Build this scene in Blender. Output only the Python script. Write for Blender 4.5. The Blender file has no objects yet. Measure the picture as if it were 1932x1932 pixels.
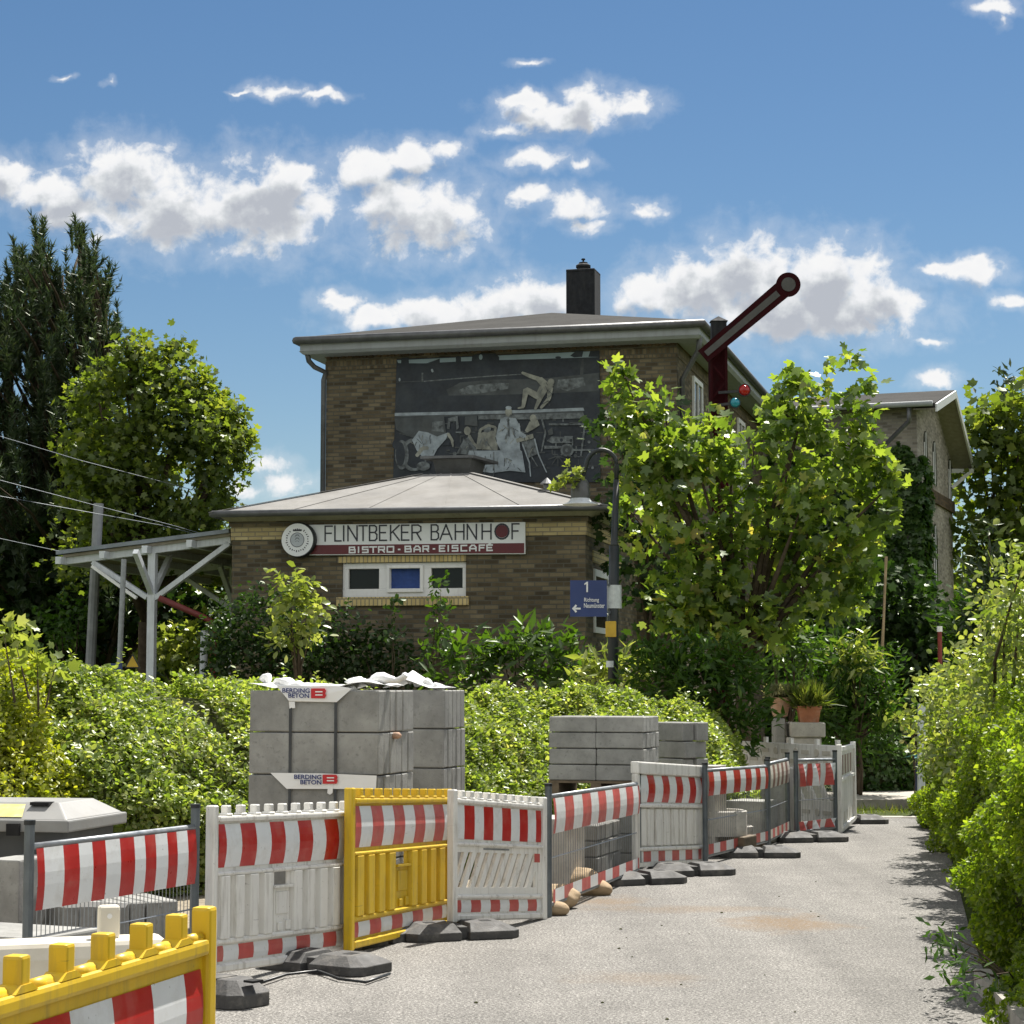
import bpy, bmesh, math, random
import numpy as np
from mathutils import Vector, Matrix, noise
R = math.radians
random.seed(7); RNG = np.random.default_rng(7)
SC = bpy.context.scene; COL = SC.collection
# ------------------------------------------------------------------ camera model (1932 px units of the photograph)
F, CU, CV, EYE = 3864.0, 966.0, 966.0, 1.7
TH = math.atan((1295.0-966.0)/F)
FWD = Vector((0, math.cos(TH), math.sin(TH))); UP = Vector((0, -math.sin(TH), math.cos(TH)))
def ray(u, v): return Vector(((u-CU)/F, 0, 0)) + FWD - UP*((v-CV)/F)
def P(u, v, Z):
    d = ray(u, v); return Vector((0, 0, EYE)) + d*(Z/d.y)
def G(u, v, z=0.0):
    d = ray(u, v); return Vector((0, 0, EYE)) + d*((z-EYE)/d.z)
def px(p):
    q = Vector(p)-Vector((0, 0, EYE)); z = q.dot(FWD); return CU+F*q.x/z, CV-F*q.dot(UP)/z
def pxn(p):
    q = p-np.array([0, 0, EYE]); z = q @ np.array(FWD); return CU+F*q[:, 0]/z, CV-F*(q @ np.array(UP))/z
def inpoly(x, y, poly):
    c = np.zeros(len(x), bool); j = len(poly)-1
    for i in range(len(poly)):
        (xi, yi), (xj, yj) = poly[i], poly[j]
        c ^= ((yi > y) != (yj > y)) & (x < (xj-xi)*(y-yi)/((yj-yi) or 1e-9)+xi); j = i
    return c
def onplane(u, v, o, n):
    d = ray(u, v); c = Vector((0, 0, EYE)); return c + d*((o-c).dot(n)/d.dot(n))

# ------------------------------------------------------------------ scene helpers
def tag(o, label=None, cat=None, group=None, kind=None):
    if label: o['label'] = label
    if cat: o['category'] = cat
    if group: o['group'] = group
    if kind: o['kind'] = kind
    return o
def thing(name, label, cat, loc=(0, 0, 0), rz=0.0, group=None):
    o = bpy.data.objects.new(name, None); COL.objects.link(o)
    o.location = loc; o.rotation_euler = (0, 0, rz); o.empty_display_size = .2
    return tag(o, label, cat, group)
def wmat(o):
    m = Matrix.LocRotScale(o.location, o.rotation_euler, o.scale)
    return (wmat(o.parent) @ m) if o.parent else m
def smooth(me, ang=None):
    me.polygons.foreach_set('use_smooth', [True]*len(me.polygons)); me.update()

class MB:
    def __init__(s): s.v = []; s.f = []; s.m = []
    def add(s, vs, fs, m=0):
        b = len(s.v); s.v += [Vector(p) for p in vs]
        for f in fs: s.f.append([b+i for i in f]); s.m.append(m)
        return s
    def hexa(s, p, m=0):      # 8 points: bottom 4 (ccw), top 4
        return s.add(p, [(0, 3, 2, 1), (4, 5, 6, 7), (0, 1, 5, 4), (1, 2, 6, 5), (2, 3, 7, 6), (3, 0, 4, 7)], m)
    def box(s, x0, x1, y0, y1, z0, z1, m=0):
        return s.hexa([(x0, y0, z0), (x1, y0, z0), (x1, y1, z0), (x0, y1, z0), (x0, y0, z1), (x1, y0, z1), (x1, y1, z1), (x0, y1, z1)], m)
    def bar(s, a, b, w, h, up=(0, 0, 1), m=0):
        a = Vector(a); b = Vector(b); t = (b-a).normalized(); u = Vector(up)
        r = t.cross(u); r = (r if r.length > 1e-4 else t.cross(Vector((0, 1, 0)))).normalized(); q = r.cross(t).normalized()
        r *= w/2; q *= h/2
        return s.hexa([a-r-q, a+r-q, b+r-q, b-r-q, a-r+q, a+r+q, b+r+q, b-r+q], m)
    def tube(s, pts, r, n=8, m=0, cap=True):
        pts = [Vector(p) for p in pts]; rs = r if isinstance(r, (list, tuple)) else [r]*len(pts)
        b = len(s.v); ref = Vector((0, 0, 1))
        for i, p in enumerate(pts):
            t = (pts[min(i+1, len(pts)-1)]-pts[max(i-1, 0)]).normalized()
            x = t.cross(ref)
            if x.length < .05: x = t.cross(Vector((0, 1, 0)))
            x.normalize(); y = t.cross(x).normalized()
            for k in range(n):
                a = 2*math.pi*k/n; s.v.append(p + (x*math.cos(a)+y*math.sin(a))*rs[i])
        for i in range(len(pts)-1):
            for k in range(n):
                s.f.append([b+i*n+k, b+i*n+(k+1) % n, b+(i+1)*n+(k+1) % n, b+(i+1)*n+k]); s.m.append(m)
        if cap:
            s.f.append([b+k for k in range(n)][::-1]); s.m.append(m)
            s.f.append([b+(len(pts)-1)*n+k for k in range(n)]); s.m.append(m)
        return s
    def lathe(s, c, prof, n=20, m=0, ax=(0, 0, 1), cap=True):
        ax = Vector(ax).normalized(); x = ax.cross(Vector((0, 1, 0)));
        if x.length < .05: x = ax.cross(Vector((1, 0, 0)))
        x.normalize(); y = ax.cross(x); c = Vector(c); b = len(s.v)
        for r, z in prof:
            for k in range(n):
                a = 2*math.pi*k/n; s.v.append(c+ax*z+(x*math.cos(a)+y*math.sin(a))*r)
        for i in range(len(prof)-1):
            for k in range(n):
                s.f.append([b+i*n+k, b+i*n+(k+1) % n, b+(i+1)*n+(k+1) % n, b+(i+1)*n+k]); s.m.append(m)
        if cap:
            s.f.append([b+k for k in range(n)][::-1]); s.m.append(m)
            s.f.append([b+(len(prof)-1)*n+k for k in range(n)]); s.m.append(m)
        return s
    def prism(s, poly, off, m=0):   # polygon (3-D points) pushed along off
        n = len(poly); off = Vector(off); a = [Vector(p) for p in poly]
        return s.add(a+[p+off for p in a], [list(range(n))[::-1], list(range(n, 2*n))]+[(i, (i+1) % n, n+(i+1) % n, n+i) for i in range(n)], m)
    def poly(s, pts, m=0): return s.add(pts, [list(range(len(pts)))], m)
    def build(s, name, mat, parent=None, local=False, bev=0, sm=False, seg=1, fixn=True):
        me = bpy.data.meshes.new(name); vs = s.v
        if parent is not None and not local:
            im = wmat(parent).inverted(); vs = [im @ p for p in vs]
        me.from_pydata([tuple(p) for p in vs], [], s.f)
        for mm in (mat if isinstance(mat, (list, tuple)) else [mat]): me.materials.append(mm)
        me.polygons.foreach_set('material_index', s.m)
        if bev or fixn:
            bm = bmesh.new(); bm.from_mesh(me)
            if fixn: bmesh.ops.recalc_face_normals(bm, faces=bm.faces)
            if bev:
                ed = [e for e in bm.edges if len(e.link_faces) == 2 and e.calc_face_angle(0) > .5]
                bmesh.ops.bevel(bm, geom=ed, offset=bev, segments=seg, affect='EDGES', profile=.6, clamp_overlap=True)
            bm.to_mesh(me); bm.free()
        if sm: smooth(me)
        me.update()
        o = bpy.data.objects.new(name, me); COL.objects.link(o)
        if parent is not None: o.parent = parent
        return o
def copy_tree(o, parent=None):
    c = o.copy(); COL.objects.link(c)
    if parent is not None: c.parent = parent
    for ch in [x for x in o.children if x is not c]: copy_tree(ch, c)
    return c

# ------------------------------------------------------------------ materials
class NT:
    def __init__(s, nt): s.t = nt; s.n = nt.nodes; s.l = nt.links
    def node(s, ty, **kw):
        n = s.n.new(ty)
        for k, v in kw.items(): setattr(n, k, v)
        return n
    def put(s, sock, val):
        if hasattr(val, 'is_output') or isinstance(val, bpy.types.NodeSocket): s.l.new(val, sock)
        elif val is not None: sock.default_value = val
    def math(s, op, a, b=None, c=None, clamp=False):
        n = s.node('ShaderNodeMath', operation=op, use_clamp=clamp)
        for i, x in enumerate((a, b, c)):
            if x is not None: s.put(n.inputs[i], x)
        return n.outputs[0]
    def vmath(s, op, a, b=None):
        n = s.node('ShaderNodeVectorMath', operation=op); s.put(n.inputs[0], a)
        if b is not None: s.put(n.inputs[1], b)
        return n.outputs['Value'] if op in ('LENGTH', 'DOT_PRODUCT', 'DISTANCE') else n.outputs[0]
    def noise(s, vec, scale, detail=4, rough=.55, dist=0):
        n = s.node('ShaderNodeTexNoise'); s.put(n.inputs['Vector'], vec)
        n.inputs['Scale'].default_value = scale; n.inputs['Detail'].default_value = detail
        n.inputs['Roughness'].default_value = rough; n.inputs['Distortion'].default_value = dist
        return n.outputs['Fac']
    def ramp(s, fac, stops, interp='LINEAR'):
        n = s.node('ShaderNodeValToRGB'); s.put(n.inputs[0], fac); e = n.color_ramp.elements; n.color_ramp.interpolation = interp
        while len(e) < len(stops): e.new(.5)
        for i, (p, c) in enumerate(stops):
            e[i].position = p; e[i].color = (*c, 1) if len(c) == 3 else c
        return n.outputs[0]
    def mix(s, fac, a, b, blend='MIX'):
        n = s.node('ShaderNodeMix', data_type='RGBA', blend_type=blend)
        s.put(n.inputs[0], fac); s.put(n.inputs[6], (*a, 1) if isinstance(a, tuple) and len(a) == 3 else a); s.put(n.inputs[7], (*b, 1) if isinstance(b, tuple) and len(b) == 3 else b)
        return n.outputs[2]
    def maprange(s, v, a, b, c=0.0, d=1.0, smooth=False):
        n = s.node('ShaderNodeMapRange'); n.interpolation_type = 'SMOOTHSTEP' if smooth else 'LINEAR'
        s.put(n.inputs[0], v)
        for i, x in enumerate((a, b, c, d)): n.inputs[i+1].default_value = x
        return n.outputs[0]
    def coord(s, kind='Object'): return s.node('ShaderNodeTexCoord').outputs[kind]
    def pos(s): return s.node('ShaderNodeNewGeometry').outputs['Position']
    def island(s): return s.node('ShaderNodeNewGeometry').outputs['Random Per Island']
    def bump(s, h, strength=.3, dist=.01):
        n = s.node('ShaderNodeBump'); n.inputs['Strength'].default_value = strength; n.inputs['Distance'].default_value = dist
        s.put(n.inputs['Height'], h); return n.outputs[0]
def newmat(name):
    m = bpy.data.materials.new(name); m.use_nodes = True; t = NT(m.node_tree); t.n.clear()
    t.out = t.node('ShaderNodeOutputMaterial'); return m, t
def principled(t, col, rough=.6, metal=0, spec=.5, normal=None, **kw):
    b = t.node('ShaderNodeBsdfPrincipled'); t.put(b.inputs['Base Color'], (*col, 1) if isinstance(col, tuple) and len(col) == 3 else col)
    t.put(b.inputs['Roughness'], rough); b.inputs['Metallic'].default_value = metal; b.inputs['Specular IOR Level'].default_value = spec
    if normal is not None: t.put(b.inputs['Normal'], normal)
    t.l.new(b.outputs[0], t.out.inputs[0]); return b
def M_plain(name, col, rough=.6, metal=0, var=.25, scale=6, dirt=None, dirtamt=.5, dscale=9, bump=0, bscale=60, spec=.5, streak=False, scuff=0.0):
    """paint / plastic / metal with mottling and dirt patches"""
    m, t = newmat(name); p = t.pos()
    n = t.noise(p, scale, 5); f = t.maprange(n, .3, .7, 1-var, 1+var*.6)
    c = t.mix(1.0, (*col, 1), t.ramp(f, [(0, (0, 0, 0)), (1, (1, 1, 1))]), 'MULTIPLY') if False else None
    hsv = t.node('ShaderNodeHueSaturation'); hsv.inputs['Color'].default_value = (*col, 1); t.put(hsv.inputs['Value'], f); c = hsv.outputs[0]
    if dirt:
        pv = p
        if streak:
            mp = t.node('ShaderNodeMapping'); t.put(mp.inputs[0], p); mp.inputs['Scale'].default_value = (3, 3, .35); pv = mp.outputs[0]
        d = t.noise(pv, dscale, 6, .65); df = t.maprange(d, .5, .75, 0, dirtamt)
        c = t.mix(df, c, (*dirt, 1))
    if scuff:
        mp = t.node('ShaderNodeMapping'); t.put(mp.inputs[0], p); mp.inputs['Scale'].default_value = (2.2, 2.2, 30); mp.inputs['Rotation'].default_value = (.12, .1, 0)
        s1 = t.maprange(t.noise(mp.outputs[0], 1.6, 5, .7), .66, .72, 0, scuff); c = t.mix(s1, c, (.06, .055, .05, 1))
        s2 = t.maprange(t.noise(p, 30, 3, .6), .69, .73, 0, scuff); c = t.mix(s2, c, (.1, .09, .075, 1))
    nr = t.bump(t.noise(p, bscale, 4), bump, .01) if bump else None
    rr = t.maprange(t.noise(p, 14, 3), .3, .7, max(.05, rough-.08), min(1, rough+.1))
    principled(t, c, rr, metal, spec, nr); return m
def M_leaf(name, stops, trans=.5, tint=(1.5, 1.6, .5), gloss=.06, rough=.45):
    """leaf: diffuse + translucent + a little gloss, one random tone per leaf"""
    m, t = newmat(name); r = t.island()
    big = t.noise(t.pos(), 1.3, 3)
    v = t.math('ADD', t.math('MULTIPLY', r, .7), t.math('MULTIPLY', t.maprange(big, .3, .7), .3))
    c = t.ramp(v, stops)
    d = t.node('ShaderNodeBsdfDiffuse'); t.put(d.inputs[0], c)
    tr = t.node('ShaderNodeBsdfTranslucent'); t.put(tr.inputs[0], t.mix(1.0, c, (*tint, 1), 'MULTIPLY'))
    mx = t.node('ShaderNodeMixShader'); mx.inputs[0].default_value = trans; t.l.new(d.outputs[0], mx.inputs[1]); t.l.new(tr.outputs[0], mx.inputs[2])
    g = t.node('ShaderNodeBsdfGlossy'); g.inputs['Roughness'].default_value = rough; g.inputs[0].default_value = (.9, .95, .85, 1)
    m2 = t.node('ShaderNodeMixShader'); m2.inputs[0].default_value = gloss*.6; t.l.new(mx.outputs[0], m2.inputs[1]); t.l.new(g.outputs[0], m2.inputs[2])
    t.l.new(m2.outputs[0], t.out.inputs[0]); return m
def M_brick(name, c1, c2, c3, mortar, bw=.25, bh=.077, ms=.011, dirt=.5, scale=1):
    m, t = newmat(name); o = t.coord()
    sp = t.node('ShaderNodeSeparateXYZ'); t.put(sp.inputs[0], o)
    cb = t.node('ShaderNodeCombineXYZ'); t.put(cb.inputs[0], t.math('ADD', sp.outputs[0], sp.outputs[1])); t.put(cb.inputs[1], sp.outputs[2])
    b = t.node('ShaderNodeTexBrick'); t.put(b.inputs['Vector'], cb.outputs[0])
    for k, x in (('Scale', 1.0), ('Brick Width', bw), ('Row Height', bh), ('Mortar Size', ms), ('Mortar Smooth', .2), ('Bias', 0.0)): b.inputs[k].default_value = x
    b.inputs['Color1'].default_value = (0, 0, 0, 1); b.inputs['Color2'].default_value = (1, 1, 1, 1); b.inputs['Mortar'].default_value = (.5, .5, .5, 1)
    tone = t.math('ADD', t.math('MULTIPLY', b.outputs['Color'], .75), t.math('MULTIPLY', t.noise(o, 9, 4), .35))
    c = t.ramp(tone, [(.05, c2), (.5, c1), (.95, c3)])
    c = t.mix(b.outputs['Fac'], c, (*mortar, 1))
    big = t.maprange(t.noise(o, .9, 5, .6), .35, .7, .72, 1.12)
    h = t.node('ShaderNodeHueSaturation'); t.put(h.inputs['Color'], c); t.put(h.inputs['Value'], big)
    hgt = t.math('SUBTRACT', t.math('MULTIPLY', t.noise(o, 40, 4), .4), b.outputs['Fac'])
    principled(t, h.outputs[0], .88, 0, .25, t.bump(hgt, .6, .012)); return m
def M_concrete(name, col, var=.27, rough=.9):
    m, t = newmat(name); o = t.coord(); p = t.pos()
    isl = t.math('FRACT', t.math('MULTIPLY', t.node('ShaderNodeObjectInfo').outputs['Random'], 7.3))
    f = t.math('MULTIPLY', t.maprange(t.noise(p, 3.2, 6, .65), .3, .7, 1-var, 1+var), t.maprange(isl, 0, 1, .9, 1.08))
    pit = t.maprange(t.noise(p, 26, 4, .7), .57, .70, 0, .5)
    h = t.node('ShaderNodeHueSaturation'); h.inputs['Color'].default_value = (*col, 1); t.put(h.inputs['Value'], f)
    c = t.mix(pit, h.outputs[0], tuple(x*.45 for x in col))
    c = t.mix(t.maprange(t.noise(p, 2.3, 6, .7), .52, .68, 0, .45), c, tuple(x*.55 for x in col))
    principled(t, c, rough, 0, .2, t.bump(t.noise(p, 90, 5), .25, .01)); return m

MAT = {}
def mats():
    A = MAT
    A['brick'] = M_brick('brown_brick', (.128, .103, .064), (.05, .041, .028), (.215, .178, .112), (.115, .108, .085))
    A['brick_y'] = M_brick('yellow_brick', (.50, .41, .215), (.40, .32, .16), (.58, .49, .27), (.3, .26, .18))
    A['brick_d'] = M_brick('dark_brick', (.11, .075, .045), (.05, .035, .025), (.16, .11, .06), (.09, .08, .065))
    A['brick_p'] = M_brick('pale_brick', (.33, .30, .25), (.19, .17, .145), (.46, .42, .36), (.34, .32, .29))
    A['rooffelt'] = M_plain('roof_felt', (.235, .23, .22), .92, 0, .22, 1.2, (.18, .17, .15), .5, 2.5, .3, 120, .2)
    A['rooffelt_d'] = M_plain('old_roof_felt', (.062, .061, .058), .95, 0, .2, 1.2, (.04, .04, .038), .5, 2.5, .3, 90, .05)
    A['cornice'] = M_plain('painted_cornice', (.40, .385, .33), .7, 0, .15, 3, (.15, .14, .12), .6, 4, streak=True)
    A['fascia'] = M_plain('grey_fascia', (.31, .335, .345), .6, 0, .12, 3, (.2, .2, .19), .5, 4, streak=True)
    A['zinc'] = M_plain('zinc_gutter', (.13, .135, .14), .5, .5, .25, 5, (.07, .065, .06), .5, 6)
    A['white'] = M_plain('white_paint', (.78, .79, .79), .5, 0, .06, 4, (.45, .43, .38), .3, 6, streak=True)
    A['glass'] = M_plain('dark_glass', (.012, .016, .016), .06, 0, .1, 3, spec=.25)
    A['curtain'] = M_plain('blue_curtain', (.03, .07, .24), .8, 0, .2, 12)
    A['signwhite'] = M_plain('sign_white', (.74, .77, .79), .35, 0, .05, 4)
    A['signred'] = M_plain('sign_dark_red', (.11, .012, .018), .4, 0, .08, 4)
    A['ink'] = M_plain('sign_letter_ink', (.018, .02, .032), .4, 0, .05, 4)
    A['signblue'] = M_plain('sign_blue', (.022, .045, .16), .4, 0, .1, 4)
    A['silver'] = M_plain('disc_grey', (.42, .46, .5), .4, 0, .1, 8)
    A['black'] = M_plain('black_metal', (.012, .015, .018), .45, 0, .2, 8)
    A['soot'] = M_plain('sooty_render', (.014, .016, .02), .9, 0, .35, 5, (.04, .04, .04), .5, 5, streak=True)
    A['rubber'] = M_plain('recycled_plastic', (.075, .074, .073), .7, 0, .3, 9, (.3, .28, .25), .6, 7, .3, 80, .35)
    A['hole'] = M_plain('dark_socket', (.01, .01, .01), .9)
    A['barwhite'] = M_plain('barrier_white_plastic', (.78, .77, .73), .5, 0, .08, 4, (.30, .27, .22), .7, 7, streak=True, scuff=.55)
    A['baryellow'] = M_plain('barrier_yellow_plastic', (.66, .44, .015), .42, 0, .12, 5, (.28, .2, .06), .6, 8, streak=True, scuff=.45)
    A['filmw'] = M_plain('film_white', (.74, .76, .77), .35, 0, .06, 6, (.42, .40, .36), .6, 6, scuff=.4)
    A['filmr'] = M_plain('film_red', (.45, .014, .012), .35, 0, .15, 6, (.40, .15, .12), .5, 6, scuff=.35)
    A['filmr2'] = M_plain('faded_film_red', (.52, .09, .08), .45, 0, .2, 6, (.5, .25, .2), .4, 8, scuff=.35)
    A['filmb'] = M_plain('brown_film', (.2, .1, .075), .5, 0, .2, 6)
    A['filmd'] = M_plain('dull_film_white', (.58, .55, .48), .5, 0, .1, 6, (.35, .3, .22), .5, 8)
    A['galv'] = M_plain('galvanised_steel', (.30, .32, .34), .45, .6, .2, 14, (.16, .15, .14), .4, 9)
    A['steel_d'] = M_plain('dark_steel_tube', (.13, .15, .165), .5, .5, .2, 10)
    A['concrete'] = M_concrete('kerb_concrete', (.305, .305, .29))
    A['concrete_d'] = M_concrete('kerb_concrete_dark', (.235, .235, .222))
    A['concrete_l'] = M_concrete('pale_concrete', (.5, .48, .44))
    A['wood'] = M_plain('pallet_wood', (.17, .13, .085), .85, 0, .3, 12, (.07, .055, .04), .5, 7)
    A['film'] = M_plain('white_plastic_film', (.86, .86, .85), .35, 0, .05, 4)
    A['strap'] = M_plain('plastic_strap', (.05, .055, .06), .5)
    A['bblue'] = M_plain('print_blue', (.012, .03, .16), .5, 0, .05)
    A['bred'] = M_plain('print_red', (.55, .02, .025), .5, 0, .05)
    A['stone'] = M_plain('tan_boulder', (.42, .31, .19), .9, 0, .25, 5, (.25, .2, .13), .5, 8, .5, 30)
    A['terracotta'] = M_plain('terracotta', (.43, .17, .085), .85, 0, .2, 9, (.5, .38, .28), .5, 7)
    A['terracotta_p'] = M_plain('pale_terracotta', (.5, .3, .2), .85, 0, .2, 9, (.55, .5, .42), .5, 7)
    A['signalred'] = M_plain('signal_dark_red', (.028, .002, .004), .75, 0, .2, 7, (.02, .02, .02), .3, 5, spec=.12)
    A['signalwhite'] = M_plain('signal_grey_white', (.10, .10, .10), .75, 0, .15, 7, (.06, .06, .06), .4, 6, spec=.15)
    A['lampgreen'] = M_plain('cyan_glass', (.02, .25, .33), .2, 0, .1); A['lampred'] = M_plain('red_glass', (.35, .01, .008), .2, 0, .1)
    A['yellowtag'] = M_plain('yellow_plate', (.55, .36, .03), .5, 0, .15, 8, (.3, .2, .05), .4)
    A['paper'] = M_plain('faded_paper', (.55, .6, .6), .7, 0, .2, 15, (.4, .43, .43), .5, 12)
    A['bin'] = M_plain('grey_bin_plastic', (.25, .25, .24), .55, 0, .1, 4, (.2, .19, .17), .4, 7)
    A['bin_d'] = M_plain('dark_bin_plastic', (.06, .065, .068), .6, 0, .15, 4)
    A['sticker'] = M_plain('yellow_sticker', (.62, .55, .2), .6, 0, .2, 20, (.75, .72, .6), .5, 12)
    A['waterbar'] = M_plain('cream_white_plastic', (.72, .67, .56), .5, 0, .07, 3, (.45, .4, .3), .4, 5)
    A['bark'] = M_plain('bark', (.085, .065, .045), .95, 0, .3, 10, (.15, .13, .1), .5, 14, .6, 40, .1)
    A['twig'] = M_plain('twigs', (.06, .065, .022), .95, 0, .3, 10)  # shade inside the hedges put into this olive; also colours the soil crumbs
    A['postwhite'] = M_plain('grey_white_post', (.62, .66, .70), .6, 0, .12, 5, (.35, .35, .34), .5, 7, streak=True)
    A['mast'] = M_plain('weathered_grey_post', (.24, .25, .26), .8, 0, .2, 6)
    A['corr'] = M_plain('corrugated_sheet', (.22, .25, .28), .6, .2, .2, 5)
    A['board'] = M_plain('weathered_boards', (.30, .27, .22), .85, 0, .2, 8)
    A['redpipe'] = M_plain('red_pipe', (.14, .02, .018), .6)
    A['teal'] = M_plain('teal_ornament', (.03, .22, .24), .4, 0, .3, 8); A['darkblue'] = M_plain('dark_blue_post', (.02, .04, .1), .5)
    A['redpaint'] = M_plain('red_paint', (.22, .035, .025), .6, 0, .2)
    A['kerb'] = M_concrete('road_kerb', (.36, .34, .3))
    L = M_leaf
    A['lf_hedge'] = L('hedge_leaf', [(0, (.085, .13, .02)), (.4, (.185, .25, .05)), (.8, (.33, .36, .12)), (1, (.5, .42, .27))], .54, (1.6, 1.7, .6), .07, .4)
    A['lf_yellow'] = L('yellow_hedge_leaf', [(0, (.13, .18, .018)), (.5, (.28, .32, .03)), (1, (.42, .41, .08))], .55, (1.6, 1.6, .4), .06, .4)
    A['lf_maple'] = L('maple_leaf', [(0, (.05, .085, .018)), (.4, (.095, .16, .034)), (.8, (.205, .27, .07)), (1, (.33, .25, .13))], .58, (2.1, 2.0, .6), .09, .35)
    A['lf_tree'] = L('broad_tree_leaf', [(0, (.045, .075, .018)), (.6, (.105, .15, .032)), (1, (.21, .24, .065))], .54, (1.9, 1.85, .55), .05, .4)
    A['lf_dark'] = L('dark_shrub_leaf', [(0, (.012, .03, .01)), (.6, (.03, .06, .015)), (1, (.055, .09, .02))], .35, (1.4, 1.6, .6), .05, .4)  # tone also carries the painted shade of the tree beside the bistro
    A['lf_pine'] = L('pine_needle', [(0, (.02, .038, .02)), (.6, (.04, .066, .03)), (1, (.08, .095, .04))], .3, (1.3, 1.3, .7), .06, .4)
    A['lf_thuja'] = L('thuja_spray', [(0, (.02, .055, .008)), (.6, (.045, .10, .012)), (1, (.085, .14, .02))], .4, (1.5, 1.6, .5), .04, .5)
    A['lf_laurel'] = L('laurel_leaf', [(0, (.025, .055, .01)), (.6, (.05, .10, .016)), (1, (.10, .16, .025))], .45, (1.6, 1.7, .5), .06, .4)
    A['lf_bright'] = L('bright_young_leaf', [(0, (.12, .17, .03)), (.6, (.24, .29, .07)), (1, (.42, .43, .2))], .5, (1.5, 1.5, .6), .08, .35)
    A['lf_pale'] = L('pale_shrub_leaf', [(0, (.08, .13, .025)), (.5, (.18, .235, .055)), (.85, (.31, .34, .11)), (1, (.46, .41, .26))], .5, (1.6, 1.6, .6), .09, .35)
    A['lf_privet'] = L('privet_leaf', [(0, (.075, .115, .014)), (.5, (.155, .225, .028)), (1, (.31, .345, .06))], .58, (1.75, 1.85, .45), .05, .4)
    A['lf_ivy'] = L('ivy_leaf', [(0, (.022, .055, .012)), (.6, (.05, .105, .022)), (1, (.10, .16, .035))], .35, (1.4, 1.6, .5), .07, .4)
    A['lf_grass'] = L('grass_blade', [(0, (.06, .1, .02)), (.6, (.12, .16, .03)), (1, (.25, .24, .09))], .45, (1.4, 1.4, .5), .05, .4)
    A['lf_sage'] = L('grey_green_leaf', [(0, (.14, .16, .08)), (.6, (.25, .26, .14)), (1, (.38, .34, .22))], .4, (1.3, 1.3, .7), .05, .5)
    # asphalt: grey binder, pale chippings, sandy spill
    m, t = newmat('asphalt'); p = t.pos()
    g1 = t.noise(p, 62, 3, .75); g2 = t.noise(p, 150, 2, .7)
    base = t.ramp(t.math('ADD', t.math('MULTIPLY', g1, .6), t.math('MULTIPLY', g2, .4)), [(.38, (.05, .046, .04)), (.46, (.122, .117, .108)), (.53, (.205, .197, .183)), (.61, (.42, .405, .375))])
    big = t.math('MULTIPLY', t.maprange(t.noise(p, .55, 5, .6), .3, .7, .84, 1.1), t.maprange(t.noise(p, 3.1, 5, .7), .35, .65, .9, 1.07))
    h = t.node('ShaderNodeHueSaturation'); t.put(h.inputs['Color'], base); t.put(h.inputs['Value'], big)
    c = h.outputs[0]
    rm = t.node('ShaderNodeMapping'); t.put(rm.inputs[0], p); rm.inputs['Rotation'].default_value = (0, 0, R(10.9)); rm.inputs['Scale'].default_value = (1.5, .07, 1)
    tr_ = t.maprange(t.noise(rm.outputs[0], 1.0, 4, .6), .36, .64, .84, 1.1)
    h2 = t.node('ShaderNodeHueSaturation'); t.put(h2.inputs['Color'], c); t.put(h2.inputs['Value'], tr_); c = h2.outputs[0]
    c = t.mix(t.maprange(t.noise(p, 6.5, 4, .7), .66, .72, 0, .35), c, (.07, .064, .055))
    for (u, v, rx, ry, a, off) in ((1480, 1742, .55, .75, .95, 0.0), (1300, 1715, 1.0, .35, .5, 3.0), (1120, 1700, .5, .6, .8, 7.0), (1200, 1845, .5, .4, .4, 11.)):
        g = G(u, v)
        mp = t.node('ShaderNodeMapping', vector_type='TEXTURE'); t.put(mp.inputs[0], p); mp.inputs['Location'].default_value = (g.x, g.y, 0); mp.inputs['Scale'].default_value = (rx, ry, 1)
        d = t.math('SUBTRACT', 1.0, t.vmath('LENGTH', mp.outputs[0]))
        d = t.math('ADD', d, t.math('MULTIPLY', t.math('SUBTRACT', t.noise(p, 2.6, 6, .7), .5), 2.0))
        f = t.math('MULTIPLY', t.maprange(d, .05, .75, 0, a), t.maprange(t.noise(p, 30, 5, .8), .40, .55, .25, 1.0))
        c = t.mix(f, c, (.175, .12, .068))
    principled(t, c, .85, 0, .3, t.bump(t.math('ADD', g1, g2), .5, .006)); A['asphalt'] = m
    m, t = newmat('sandy_site'); p = t.pos()
    c = t.ramp(t.noise(p, 12, 8, .75), [(.3, (.13, .11, .085)), (.5, (.27, .235, .18)), (.7, (.42, .37, .29))])
    principled(t, c, .95, 0, .1, t.bump(t.noise(p, 30, 6), .5, .03)); A['site'] = m
    m, t = newmat('lawn_soil'); p = t.pos()
    c = t.ramp(t.noise(p, 2.2, 8, .75), [(.3, (.03, .04, .012)), (.55, (.06, .08, .02)), (.75, (.11, .1, .05))])
    principled(t, c, .95, 0, .1, t.bump(t.noise(p, 20, 6), .6, .05)); A['soil'] = m
    m, t = newmat('pale_paving'); p = t.pos()
    c = t.ramp(t.noise(p, 25, 6, .7), [(.3, (.30, .28, .25)), (.6, (.45, .42, .37)), (.8, (.55, .52, .47))])
    principled(t, c, .9, 0, .2); A['paving'] = m
mats()
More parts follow.
